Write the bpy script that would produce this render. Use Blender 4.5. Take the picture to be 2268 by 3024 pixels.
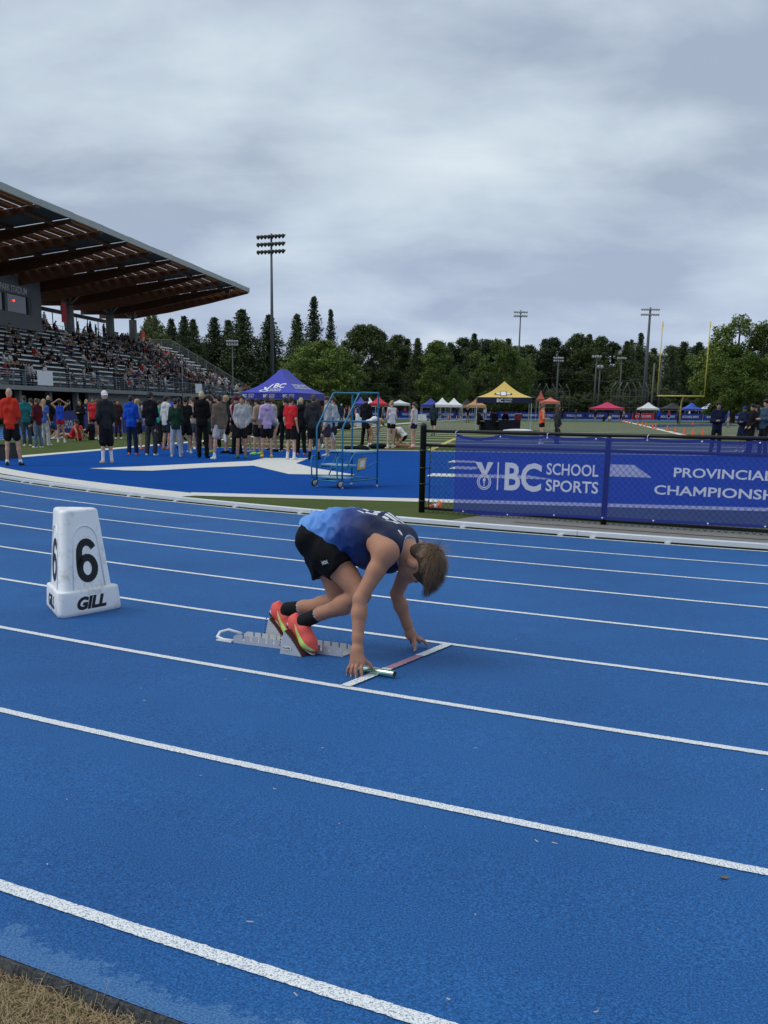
import bpy, bmesh, math, random
import numpy as np
from mathutils import Vector, Matrix, noise as mnoise

for o in list(bpy.data.objects): bpy.data.objects.remove(o, do_unlink=True)
scene = bpy.context.scene
COL = scene.collection
random.seed(7); RNG = np.random.default_rng(7)

# ------------------------------------------------------------------ camera
CAM_H, PITCH, ROLL = 1.42, 0.238, 0.010
F_PX, PPX, PPY, IW, IH = 3062.0, 1046.4, 1949.7, 2268.0, 3024.0
cd = bpy.data.cameras.new('camera'); cam = bpy.data.objects.new('camera', cd); COL.objects.link(cam)
cd.sensor_fit = 'VERTICAL'; cd.sensor_height = 36.0; cd.sensor_width = 27.0
cd.lens = F_PX / IH * 36.0
cd.shift_x = (IW / 2 - PPX) / IH; cd.shift_y = (PPY - IH / 2) / IH
cd.clip_start = 0.05; cd.clip_end = 6000
_st, _ct = math.sin(PITCH), math.cos(PITCH)
_X, _U, _F = Vector((1, 0, 0)), Vector((0, _st, _ct)), Vector((0, _ct, -_st))
_r = _X * math.cos(ROLL) + _U * math.sin(ROLL); _u = _U * math.cos(ROLL) - _X * math.sin(ROLL)
M = Matrix.Identity(4)
for i in range(3): M[i][0], M[i][1], M[i][2] = _r[i], _u[i], -_F[i]
M[2][3] = CAM_H
cam.matrix_world = M
scene.camera = cam
scene.render.resolution_x, scene.render.resolution_y = 768, 1024

# ------------------------------------------------------------------ light
SUN_EL, SUN_AZ = math.radians(54), math.radians(-100)      # azimuth measured from +Y towards +X
world = bpy.data.worlds.new('World'); scene.world = world; world.use_nodes = True
wn, wl = world.node_tree.nodes, world.node_tree.links
wn.clear()
def W(t, **k):
    n = wn.new(t)
    for a, v in k.items(): setattr(n, a, v)
    return n
w_out = W('ShaderNodeOutputWorld'); w_bg = W('ShaderNodeBackground')
w_sky = W('ShaderNodeTexSky', sky_type='NISHITA'); w_sky.sun_disc = False
w_sky.sun_elevation = SUN_EL; w_sky.sun_rotation = SUN_AZ; w_sky.air_density = 1.4; w_sky.dust_density = 2.0
w_tc = W('ShaderNodeTexCoord'); w_sep = W('ShaderNodeSeparateXYZ'); wl.new(w_tc.outputs['Generated'], w_sep.inputs[0])
def wmath(op, a, b=None, c=None):
    n = W('ShaderNodeMath', operation=op)
    for i, v in enumerate((a, b, c)):
        if v is None: continue
        if isinstance(v, (int, float)): n.inputs[i].default_value = v
        else: wl.new(v, n.inputs[i])
    return n.outputs[0]
zz = wmath('MAXIMUM', w_sep.outputs[2], 0.0)
den = wmath('ADD', zz, 0.34)
cx_, cy_ = wmath('DIVIDE', w_sep.outputs[0], den), wmath('DIVIDE', w_sep.outputs[1], den)
w_cmb = W('ShaderNodeCombineXYZ'); wl.new(cx_, w_cmb.inputs[0]); wl.new(cy_, w_cmb.inputs[1])
def wnoise(scale, det, rough, dist, off, sx=1.0, sy=1.0):
    mp = W('ShaderNodeMapping'); wl.new(w_cmb.outputs[0], mp.inputs[0]); mp.inputs['Location'].default_value = off
    mp.inputs['Scale'].default_value = (sx, sy, 1); mp.inputs['Rotation'].default_value = (0, 0, 0.25)
    n = W('ShaderNodeTexNoise'); wl.new(mp.outputs[0], n.inputs['Vector'])
    n.inputs['Scale'].default_value = scale; n.inputs['Detail'].default_value = det
    n.inputs['Roughness'].default_value = rough; n.inputs['Distortion'].default_value = dist
    return n.outputs['Fac']
def wramp(f, stops):
    r = W('ShaderNodeValToRGB'); wl.new(f, r.inputs[0]); e = r.color_ramp.elements
    while len(e) < len(stops): e.new(0.5)
    for k, (p, c) in enumerate(stops): e[k].position = p; e[k].color = (*c, 1)
    return r.outputs[0]
def wmix(f, a, b, mode='MIX'):
    n = W('ShaderNodeMix', data_type='RGBA', blend_type=mode)
    if isinstance(f, (int, float)): n.inputs[0].default_value = f
    else: wl.new(f, n.inputs[0])
    for i, v in ((6, a), (7, b)):
        if isinstance(v, tuple): n.inputs[i].default_value = (*v, 1)
        else: wl.new(v, n.inputs[i])
    return n.outputs[2]
# a closed deck of stratocumulus: broad light and dark sheets, finer torn texture, a bluer band low down
n_big = wnoise(1.7, 2, .45, .2, (5.5, 9.1, 0), 1.0, 1.1)
n_mid = wnoise(4.0, 6, .52, .25, (1.3, 2.2, 0), .85, 1.2)
n_fin = wnoise(9.0, 9, .60, .25, (8.3, 5.1, 0), .8, 1.2)
nsum = wmath('ADD', wmath('MULTIPLY', n_big, 0.60), wmath('ADD', wmath('MULTIPLY', n_mid, 0.30), wmath('MULTIPLY', n_fin, 0.08)))
deck = wramp(nsum, [(0.41, (.31, .37, .47)), (0.48, (.42, .49, .58)), (0.55, (.51, .59, .66)), (0.64, (.61, .68, .74))])
low = wramp(wmath('ADD', wmath('MULTIPLY', n_mid, .55), wmath('MULTIPLY', n_big, .45)), [(0.42, (.31, .38, .54)), (0.56, (.39, .47, .63)), (0.68, (.54, .60, .70))])
el = wramp(zz, [(0.02, (0, 0, 0)), (0.20, (1, 1, 1))])
cloud = wmix(el, low, deck)
w_skyb = W('ShaderNodeVectorMath', operation='SCALE'); wl.new(w_sky.outputs[0], w_skyb.inputs[0]); w_skyb.inputs['Scale'].default_value = 0.10
final = wmix(0.93, w_skyb.outputs[0], cloud)
wl.new(final, w_bg.inputs[0]); w_bg.inputs[1].default_value = 1.0
wl.new(w_bg.outputs[0], w_out.inputs[0])
sl = bpy.data.lights.new('sun', 'SUN'); sun = bpy.data.objects.new('sun', sl); COL.objects.link(sun)
sl.energy = 1.3; sl.angle = math.radians(38); sl.color = (1.0, .96, .90)
sd = Vector((math.sin(SUN_AZ) * math.cos(SUN_EL), math.cos(SUN_AZ) * math.cos(SUN_EL), math.sin(SUN_EL)))
sun.rotation_euler = sd.to_track_quat('Z', 'Y').to_euler()
vs = scene.view_settings; vs.view_transform = 'Standard'; vs.look = 'None'; vs.exposure = 0.30; vs.gamma = 1.0
vs.use_curve_mapping = False

# ------------------------------------------------------------------ ground geometry of the place
C1 = np.array([22.755, 43.747]); R_IN = 37.663; LANE = 1.22
AX = np.array([0.165, 0.9863]); AX /= np.linalg.norm(AX); PL = np.array([-AX[1], AX[0]])   # field axis, left of it
STRAIGHT = 84.4
def lateral(x, y):
    q = np.array([x, y]) - C1; a = q @ AX
    if a < 0: return math.hypot(*q) - R_IN
    if a < STRAIGHT: return abs(q @ PL) - R_IN
    q = q - AX * STRAIGHT; return math.hypot(*q) - R_IN
def track_z(x, y): return 0.01 * min(max(lateral(x, y), 0.0), 10.03)
def fieldpt(a, l, z=0.0):           # a metres up the field axis, l metres to its left
    p = C1 + AX * a + PL * l; return Vector((p[0], p[1], z))
def ray(px, py):
    x, y = px - PPX, py - PPY; c, s = math.cos(ROLL), math.sin(ROLL)
    x, y = (c * x + s * y) / F_PX, (-s * x + c * y) / F_PX
    return Vector((x, _ct - y * _st, -_st - y * _ct))
def G(px, py, z=None):              # the point of the ground under a sight line
    r = ray(px, py); h = 0.0 if z is None else z
    for _ in range(15):
        t = (CAM_H - h) / -r.z; p = r * t
        if z is None: h = track_z(p.x, p.y) if p.y < 30 else 0.0
    return Vector((p.x, p.y, h))
def zat(px, py, Y):                 # the point of a sight line at distance Y
    r = ray(px, py); return Vector((r.x / r.y * Y, Y, CAM_H + r.z / r.y * Y))
def on_plane(px, py, P0, n):
    r = ray(px, py); o = Vector((0, 0, CAM_H)); return o + r * ((P0 - o).dot(n) / r.dot(n))

# ------------------------------------------------------------------ materials
MATS = {}
def new_mat(name):
    m = bpy.data.materials.new(name); m.use_nodes = True
    nt = m.node_tree; return m, nt.nodes, nt.links, nt.nodes['Principled BSDF']
def mat(name, col, rough=.6, metal=0., var=.12, vscale=8., bump=0., bscale=60., spec=.35, sub=0., coat=0., trans=0.):
    """plain surface with slow colour drift and fine relief"""
    if name in MATS: return MATS[name]
    m, n, l, b = new_mat(name)
    tc = n.new('ShaderNodeTexCoord'); nz = n.new('ShaderNodeTexNoise'); l.new(tc.outputs['Object'], nz.inputs['Vector'])
    nz.inputs['Scale'].default_value = vscale; nz.inputs['Detail'].default_value = 5
    mx = n.new('ShaderNodeMix'); mx.data_type = 'RGBA'; l.new(nz.outputs['Fac'], mx.inputs[0])
    mx.inputs[6].default_value = (*[c * (1 - var) for c in col], 1); mx.inputs[7].default_value = (*[min(1, c * (1 + var)) for c in col], 1)
    l.new(mx.outputs[2], b.inputs['Base Color'])
    b.inputs['Roughness'].default_value = rough; b.inputs['Metallic'].default_value = metal
    b.inputs['Specular IOR Level'].default_value = spec
    if coat: b.inputs['Coat Weight'].default_value = coat
    if sub: b.inputs['Subsurface Weight'].default_value = sub; b.inputs['Subsurface Radius'].default_value = (.02, .008, .004); b.inputs['Subsurface Scale'].default_value = .5
    if trans: b.inputs['Transmission Weight'].default_value = trans
    if bump:
        n2 = n.new('ShaderNodeTexNoise'); l.new(tc.outputs['Object'], n2.inputs['Vector']); n2.inputs['Scale'].default_value = bscale; n2.inputs['Detail'].default_value = 4
        bp = n.new('ShaderNodeBump'); bp.inputs['Strength'].default_value = bump; bp.inputs['Distance'].default_value = .01
        l.new(n2.outputs['Fac'], bp.inputs['Height']); l.new(bp.outputs[0], b.inputs['Normal'])
    MATS[name] = m; return m

# ------------------------------------------------------------------ object helpers
def link(o, parent=None):
    COL.objects.link(o)
    if parent is not None: o.parent = parent
    return o
def mesh_obj(name, verts, faces, material=None, parent=None, smooth=False):
    me = bpy.data.meshes.new(name); me.from_pydata([tuple(v) for v in verts], [], [tuple(f) for f in faces]); me.update()
    if material is not None:
        for m_ in (material if isinstance(material, (list, tuple)) else [material]): me.materials.append(m_)
    if smooth: me.polygons.foreach_set('use_smooth', [True] * len(me.polygons))
    return link(bpy.data.objects.new(name, me), parent)
def np_mesh(name, V, Q, smooth=True):
    me = bpy.data.meshes.new(name); nq = len(Q); k = Q.shape[1]
    me.vertices.add(len(V)); me.vertices.foreach_set('co', V.astype(np.float32).ravel())
    me.loops.add(nq * k); me.loops.foreach_set('vertex_index', Q.astype(np.int32).ravel())
    me.polygons.add(nq); me.polygons.foreach_set('loop_start', np.arange(nq, dtype=np.int32) * k)
    try: me.polygons.foreach_set('loop_total', np.full(nq, k, dtype=np.int32))
    except Exception: pass
    me.update(calc_edges=True); me.validate()
    if smooth: me.polygons.foreach_set('use_smooth', [True] * len(me.polygons))
    return me
def empty(name, loc=(0, 0, 0), rz=0.0):
    o = bpy.data.objects.new(name, None); o.location = loc; o.rotation_euler = (0, 0, rz); o.empty_display_size = .2
    return link(o)
def tag(o, label=None, cat=None, group=None, kind=None):
    if label: o['label'] = label
    if cat: o['category'] = cat
    if group: o['group'] = group
    if kind: o['kind'] = kind
    return o
class MB:
    """collects shapes of ONE part"""
    def __init__(s): s.v, s.f, s.mi = [], [], []
    def add(s, vs, fs, mi=0):
        b = len(s.v); s.v += [Vector(v) for v in vs]; s.f += [tuple(i + b for i in f) for f in fs]; s.mi += [mi] * len(fs); return s
    def box(s, c, d, R=None, mi=0, taper=None):
        c = Vector(c); x, y, z = [k / 2 for k in d]; tx, ty = taper or (1, 1)
        vs = [Vector((a * x * (tx if e > 0 else 1), b * y * (ty if e > 0 else 1), e * z)) for e in (-1, 1) for a, b in ((-1, -1), (1, -1), (1, 1), (-1, 1))]
        if R is not None: vs = [R @ v for v in vs]
        return s.add([c + v for v in vs], [(3, 2, 1, 0), (4, 5, 6, 7), (0, 1, 5, 4), (1, 2, 6, 5), (2, 3, 7, 6), (3, 0, 4, 7)], mi)
    def bar(s, a, b, w, h, up=(0, 0, 1), mi=0):
        a, b = Vector(a), Vector(b); d = (b - a); L = d.length; y = d.normalized(); u = Vector(up)
        x = y.cross(u)
        if x.length < 1e-4: x = y.cross(Vector((1, 0, 0)))
        x.normalize(); z = x.cross(y)
        R = Matrix((x, y, z)).transposed()
        return s.box((a + b) / 2, (w, L, h), R, mi)
    def tube(s, pts, r, n=8, mi=0, cap=True):
        pts = [Vector(p) for p in pts]; rs = r if isinstance(r, (list, tuple)) else [r] * len(pts)
        vs, fs = [], []; prev = None
        for i, p in enumerate(pts):
            d = (pts[min(i + 1, len(pts) - 1)] - pts[max(i - 1, 0)]).normalized()
            if prev is None:
                x = d.orthogonal().normalized()
            else:
                x = prev - d * prev.dot(d)
                x = x.normalized() if x.length > 1e-6 else d.orthogonal().normalized()
            prev = x; y = d.cross(x)
            for k in range(n):
                t = 2 * math.pi * k / n; vs.append(p + (x * math.cos(t) + y * math.sin(t)) * rs[i])
        for i in range(len(pts) - 1):
            for k in range(n):
                a, b = i * n + k, i * n + (k + 1) % n; fs.append((a, b, b + n, a + n))
        if cap: fs.append(tuple(range(n - 1, -1, -1))); fs.append(tuple((len(pts) - 1) * n + k for k in range(n)))
        return s.add(vs, fs, mi)
    def lathe(s, c, prof, n=12, mi=0, axis=(0, 0, 1)):
        """prof: (radius, height) pairs along the axis"""
        c = Vector(c); z = Vector(axis).normalized(); x = z.orthogonal().normalized(); y = z.cross(x); vs, fs = [], []
        for r, h in prof:
            for k in range(n):
                t = 2 * math.pi * k / n; vs.append(c + z * h + (x * math.cos(t) + y * math.sin(t)) * max(r, 1e-4))
        for i in range(len(prof) - 1):
            for k in range(n):
                a, b = i * n + k, i * n + (k + 1) % n; fs.append((a, b, b + n, a + n))
        fs.append(tuple(range(n - 1, -1, -1))); fs.append(tuple((len(prof) - 1) * n + k for k in range(n)))
        return s.add(vs, fs, mi)
    def poly(s, pts, mi=0): return s.add(pts, [tuple(range(len(pts)))], mi)
    def prism(s, pts, off, mi=0):
        """closed outline pts swept by vector off"""
        n = len(pts); off = Vector(off); vs = [Vector(p) for p in pts] + [Vector(p) + off for p in pts]
        return s.add(vs, [tuple(range(n - 1, -1, -1)), tuple(range(n, 2 * n))] + [(i, (i + 1) % n, (i + 1) % n + n, i + n) for i in range(n)], mi)
    def build(s, name, material, parent=None, smooth=False, origin=None):
        o0 = Vector(origin) if origin is not None else Vector((0, 0, 0))
        o = mesh_obj(name, [v - o0 for v in s.v], s.f, material, parent, smooth)
        if origin is not None: o.location = o0
        if any(s.mi): o.data.polygons.foreach_set('material_index', s.mi)
        return o
def auto_smooth(o, ang=40):
    me = o.data; me.polygons.foreach_set('use_smooth', [True] * len(me.polygons))
    bm = bmesh.new(); bm.from_mesh(me); c = math.radians(ang)
    for e in bm.edges:
        if len(e.link_faces) == 2 and e.calc_face_angle(9) > c: e.smooth = False
    bm.to_mesh(me); bm.free(); return o
def bevel(o, w=.004, seg=2):
    m = o.modifiers.new('bevel', 'BEVEL'); m.width = w; m.segments = seg; m.limit_method = 'ANGLE'; m.angle_limit = math.radians(35); return o
def text_mesh(name, body, size, M4, material, parent=None, offset=0.0, align='LEFT', extrude=0.0, spacing=1.0, shear=0.0, xs=1.0):
    """flat lettering laid on a plane: M4 maps text x,y to the plane"""
    cu = bpy.data.curves.new(name, 'FONT'); cu.body = body; cu.size = size; cu.offset = offset; cu.align_x = align; cu.extrude = extrude
    cu.space_character = spacing; cu.shear = shear; cu.resolution_u = 3; cu.fill_mode = 'FRONT' if not extrude else 'BOTH'
    t = bpy.data.objects.new(name, cu); COL.objects.link(t)
    dg = bpy.context.evaluated_depsgraph_get(); me = bpy.data.meshes.new_from_object(t.evaluated_get(dg))
    bpy.data.objects.remove(t, do_unlink=True); bpy.data.curves.remove(cu)
    me.transform(Matrix.Diagonal((xs, 1, 1, 1))); me.transform(M4); me.materials.clear(); me.materials.append(material); me.name = name
    return link(bpy.data.objects.new(name, me), parent)
def frame(o, x, y):
    """matrix with origin o, x and y directions on the plane"""
    o, x, y = Vector(o), Vector(x).normalized(), Vector(y); y = (y - x * y.dot(x)).normalized(); z = x.cross(y)
    m = Matrix.Identity(4)
    for i in range(3): m[i][0], m[i][1], m[i][2], m[i][3] = x[i], y[i], z[i], o[i]
    return m

# ------------------------------------------------------------------ implicit surfaces (bodies, clothes, shoes)
def _prim_d(p, X, Y, Z):
    t = p[0].strip('-')
    if t == 'c':
        a, ra, b, rb = np.array(p[1]), p[2], np.array(p[3]), p[4]; d = b - a; L2 = max(d @ d, 1e-9)
        h = np.clip(((X - a[0]) * d[0] + (Y - a[1]) * d[1] + (Z - a[2]) * d[2]) / L2, 0, 1)
        return np.sqrt((X - a[0] - h * d[0]) ** 2 + (Y - a[1] - h * d[1]) ** 2 + (Z - a[2] - h * d[2]) ** 2) - (ra + (rb - ra) * h)
    c, r = p[1], p[2]; x, y, z = X - c[0], Y - c[1], Z - c[2]
    if len(p) > 3 and p[3] is not None and not isinstance(p[3], (int, float)):
        R = p[3]; x, y, z = R[0][0] * x + R[1][0] * y + R[2][0] * z, R[0][1] * x + R[1][1] * y + R[2][1] * z, R[0][2] * x + R[1][2] * y + R[2][2] * z
    if t == 'b':
        q = [np.abs(x) - r[0], np.abs(y) - r[1], np.abs(z) - r[2]]
        return np.sqrt(sum(np.maximum(k, 0) ** 2 for k in q)) + np.minimum(np.maximum(np.maximum(q[0], q[1]), q[2]), 0)
    k0 = np.sqrt((x / r[0]) ** 2 + (y / r[1]) ** 2 + (z / r[2]) ** 2); k1 = np.sqrt((x / r[0] ** 2) ** 2 + (y / r[1] ** 2) ** 2 + (z / r[2] ** 2) ** 2)
    return k0 * (k0 - 1) / np.maximum(k1, 1e-6)
def sdf_mesh(name, prims, vox=.015, k=.03, inflate=0.0, cuts=(), planes=(), displace=None, smooth=True, relax=2):
    """smooth union of prims, minus cuts, kept on the negative side of planes -> one closed surface"""
    lo, hi = np.full(3, 1e9), np.full(3, -1e9); bb = []
    for p in prims:
        if p[0] == 'c':
            a, b = np.array(p[1]), np.array(p[3]); r = max(p[2], p[4]); l, h = np.minimum(a, b) - r, np.maximum(a, b) + r
        else:
            r = max(p[2]) * (1.5 if p[0] == 'b' else 1); l, h = np.array(p[1]) - r, np.array(p[1]) + r
        bb.append((l, h)); lo = np.minimum(lo, l); hi = np.maximum(hi, h)
    pad = inflate + 3 * vox; lo = lo - pad; hi = hi + pad
    n = np.ceil((hi - lo) / vox).astype(int) + 1
    ax = [lo[i] + vox * np.arange(n[i]) for i in range(3)]
    F = np.full(n, 1.0, np.float32)
    def apply(p, l, h, sub, kk):
        m = kk + inflate + 3 * vox
        i0 = np.maximum(np.floor((l - m - lo) / vox).astype(int), 0); i1 = np.minimum(np.ceil((h + m - lo) / vox).astype(int) + 1, n)
        if (i1 <= i0).any(): return
        sl = tuple(slice(i0[i], i1[i]) for i in range(3))
        X, Y, Z = ax[0][sl[0]][:, None, None], ax[1][sl[1]][None, :, None], ax[2][sl[2]][None, None, :]
        d = _prim_d(p, X, Y, Z)
        if sub:
            a = F[sl]; b = -d; hh = np.maximum(kk - np.abs(a - b), 0) / kk if kk > 0 else 0; F[sl] = np.maximum(a, b) + hh * hh * kk * .25
        else:
            a = F[sl]; b = d - inflate; hh = np.maximum(kk - np.abs(a - b), 0) / kk; F[sl] = np.minimum(a, b) - hh * hh * kk * .25
    for p, (l, h) in zip(prims, bb):
        kk = p[-1] if (p[0] == 'c' and len(p) > 5) or (p[0] != 'c' and len(p) > 4) else k
        apply(p, l, h, False, kk)
    for p in cuts:
        if p[0] == 'c': a, b = np.array(p[1]), np.array(p[3]); r = max(p[2], p[4]); l, h = np.minimum(a, b) - r, np.maximum(a, b) + r
        else: r = max(p[2]) * 1.5; l, h = np.array(p[1]) - r, np.array(p[1]) + r
        apply(p, l, h, True, .006)
    X, Y, Z = ax[0][:, None, None], ax[1][None, :, None], ax[2][None, None, :]
    for q, nn in planes:
        F = np.maximum(F, (X - q[0]) * nn[0] + (Y - q[1]) * nn[1] + (Z - q[2]) * nn[2]).astype(np.float32)
    S = F < 0
    cnt = sum(S[i:n[0] - 1 + i, j:n[1] - 1 + j, q:n[2] - 1 + q].astype(np.int8) for i in (0, 1) for j in (0, 1) for q in (0, 1))
    act = (cnt > 0) & (cnt < 8); idx = np.argwhere(act); vid = np.full(act.shape, -1, np.int32); vid[act] = np.arange(len(idx))
    acc = np.zeros((len(idx), 3)); num = np.zeros(len(idx))
    cor = [(i, j, q) for i in (0, 1) for j in (0, 1) for q in (0, 1)]
    val = {c: F[idx[:, 0] + c[0], idx[:, 1] + c[1], idx[:, 2] + c[2]].astype(float) for c in cor}
    for a in cor:
        for axn in range(3):
            if a[axn]: continue
            b = list(a); b[axn] = 1; b = tuple(b); va, vb = val[a], val[b]; cr = (va < 0) != (vb < 0)
            t = np.where(cr, va / np.where(cr, va - vb, 1), 0); pt = np.tile(np.array(a, float), (len(idx), 1)); pt[:, axn] += t
            acc[cr] += pt[cr]; num[cr] += 1
    V = lo + (idx + acc / np.maximum(num, 1)[:, None]) * vox
    quads = []
    for axn in range(3):
        u, w = [(1, 2), (2, 0), (0, 1)][axn]
        a = S[tuple(slice(0, -1) if i == axn else slice(1, -1) for i in range(3))]; b = S[tuple(slice(1, None) if i == axn else slice(1, -1) for i in range(3))]
        e = np.argwhere(a != b)
        if not len(e): continue
        off = np.array([0 if i == axn else 1 for i in range(3)]); e0 = e + off; inside = a[tuple(e.T)]
        du, dw = np.zeros(3, int), np.zeros(3, int); du[u] = 1; dw[w] = 1
        q = np.stack([vid[tuple((e0 - du - dw).T)], vid[tuple((e0 - dw).T)], vid[tuple(e0.T)], vid[tuple((e0 - du).T)]], 1)
        q[~inside] = q[~inside][:, ::-1]; quads.append(q)
    Q = np.concatenate(quads); Q = Q[(Q >= 0).all(1)]
    for _ in range(relax):
        s_ = np.zeros_like(V); c_ = np.zeros(len(V))
        for i in range(4):
            np.add.at(s_, Q[:, i], V[Q[:, (i + 1) % 4]]); np.add.at(c_, Q[:, i], 1); np.add.at(s_, Q[:, i], V[Q[:, (i + 3) % 4]]); np.add.at(c_, Q[:, i], 1)
        V = V * .5 + .5 * s_ / np.maximum(c_, 1)[:, None]
    if displace is not None: V = displace(V, Q)
    return np_mesh(name, V, Q, smooth)
def vnormals(V, Q):
    n = np.cross(V[Q[:, 2]] - V[Q[:, 0]], V[Q[:, 3]] - V[Q[:, 1]]); N = np.zeros_like(V)
    for i in range(4): np.add.at(N, Q[:, i], n)
    return N / np.maximum(np.linalg.norm(N, axis=1), 1e-9)[:, None]
def sdf_obj(name, prims, material, parent=None, **kw):
    me = sdf_mesh(name, prims, **kw)
    for m_ in (material if isinstance(material, (list, tuple)) else [material]): me.materials.append(m_)
    return link(bpy.data.objects.new(name, me), parent)
# ================================================================== the setting
def oval(lat, t0=None, t1=None, step=.25):
    """points of the oval at a lateral distance outside the inner edge; t in degrees on the near bend"""
    a0 = math.degrees(math.atan2(PL[1], PL[0]))              # start of the near bend (left straight)
    pts = []
    if t0 is not None:
        n = max(2, int(round((t1 - t0) / step))); return [(C1[0] + (R_IN + lat) * math.cos(math.radians(t0 + (t1 - t0) * i / n)), C1[1] + (R_IN + lat) * math.sin(math.radians(t0 + (t1 - t0) * i / n))) for i in range(n + 1)]
    for i in range(721):
        t = math.radians(a0 + .25 * i); pts.append((C1[0] + (R_IN + lat) * math.cos(t), C1[1] + (R_IN + lat) * math.sin(t)))
    C2 = C1 + AX * STRAIGHT
    for i in range(181):
        t = math.radians(a0 + 180 + i); pts.append((C2[0] + (R_IN + lat) * math.cos(t), C2[1] + (R_IN + lat) * math.sin(t)))
    return pts
def ring(name, l0, l1, z0, z1, material, parent=None, t=None, rows=1, attr=False, step=.25):
    V, Fc, A = [], [], []
    for r in range(rows + 1):
        l = l0 + (l1 - l0) * r / rows; z = z0 + (z1 - z0) * r / rows
        P = oval(l) if t is None else oval(l, *t, step=step)
        V += [(x, y, z) for x, y in P]; A += [l] * len(P)
    n = len(P)
    for r in range(rows):
        for i in range(n if t is None else n - 1):
            j = (i + 1) % n; Fc.append((r * n + i, (r + 1) * n + i, (r + 1) * n + j, r * n + j))
    o = mesh_obj(name, V, Fc, material, parent)
    if attr:
        at = o.data.attributes.new('lat', 'FLOAT', 'POINT'); at.data.foreach_set('value', A)
    return o

def turf_mat(name, ca, cb, cc, scale=1.0, bump=.5):
    m, n, l, b = new_mat(name); tc = n.new('ShaderNodeTexCoord')
    def nz(s, d, r=.55):
        k = n.new('ShaderNodeTexNoise'); l.new(tc.outputs['Object'], k.inputs['Vector']); k.inputs['Scale'].default_value = s; k.inputs['Detail'].default_value = d; k.inputs['Roughness'].default_value = r; return k.outputs['Fac']
    r1 = n.new('ShaderNodeValToRGB'); l.new(nz(90 * scale, 3, .7), r1.inputs[0]); e = r1.color_ramp.elements; e[0].position, e[1].position = .36, .66; e[0].color = (*ca, 1); e[1].color = (*cb, 1)
    r2 = n.new('ShaderNodeValToRGB'); l.new(nz(.55, 5), r2.inputs[0]); e = r2.color_ramp.elements; e[0].position, e[1].position = .42, .70; e[0].color = (0, 0, 0, 1); e[1].color = (1, 1, 1, 1)
    mx = n.new('ShaderNodeMix'); mx.data_type = 'RGBA'; l.new(r2.outputs[0], mx.inputs[0]); l.new(r1.outputs[0], mx.inputs[6]); mx.inputs[7].default_value = (*cc, 1)
    l.new(mx.outputs[2], b.inputs['Base Color']); b.inputs['Roughness'].default_value = .95; b.inputs['Specular IOR Level'].default_value = .06
    bp = n.new('ShaderNodeBump'); bp.inputs['Strength'].default_value = bump; bp.inputs['Distance'].default_value = .02; l.new(nz(140 * scale, 3, .7), bp.inputs['Height']); l.new(bp.outputs[0], b.inputs['Normal'])
    return m
M_grass = turf_mat('park_grass', (.030, .048, .012), (.075, .105, .030), (.09, .10, .035), .3)
M_turf = turf_mat('green_turf', (.040, .062, .016), (.098, .130, .040), (.085, .105, .036), .5)
M_blue = turf_mat('blue_turf', (.002, .036, .18), (.004, .086, .38), (.003, .066, .30), .5)
M_white = turf_mat('white_turf', (.50, .50, .46), (.74, .74, .70), (.62, .61, .57), .5)
M_yel = turf_mat('yellow_turf', (.42, .36, .09), (.62, .54, .18), (.5, .44, .14), .5)

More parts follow.
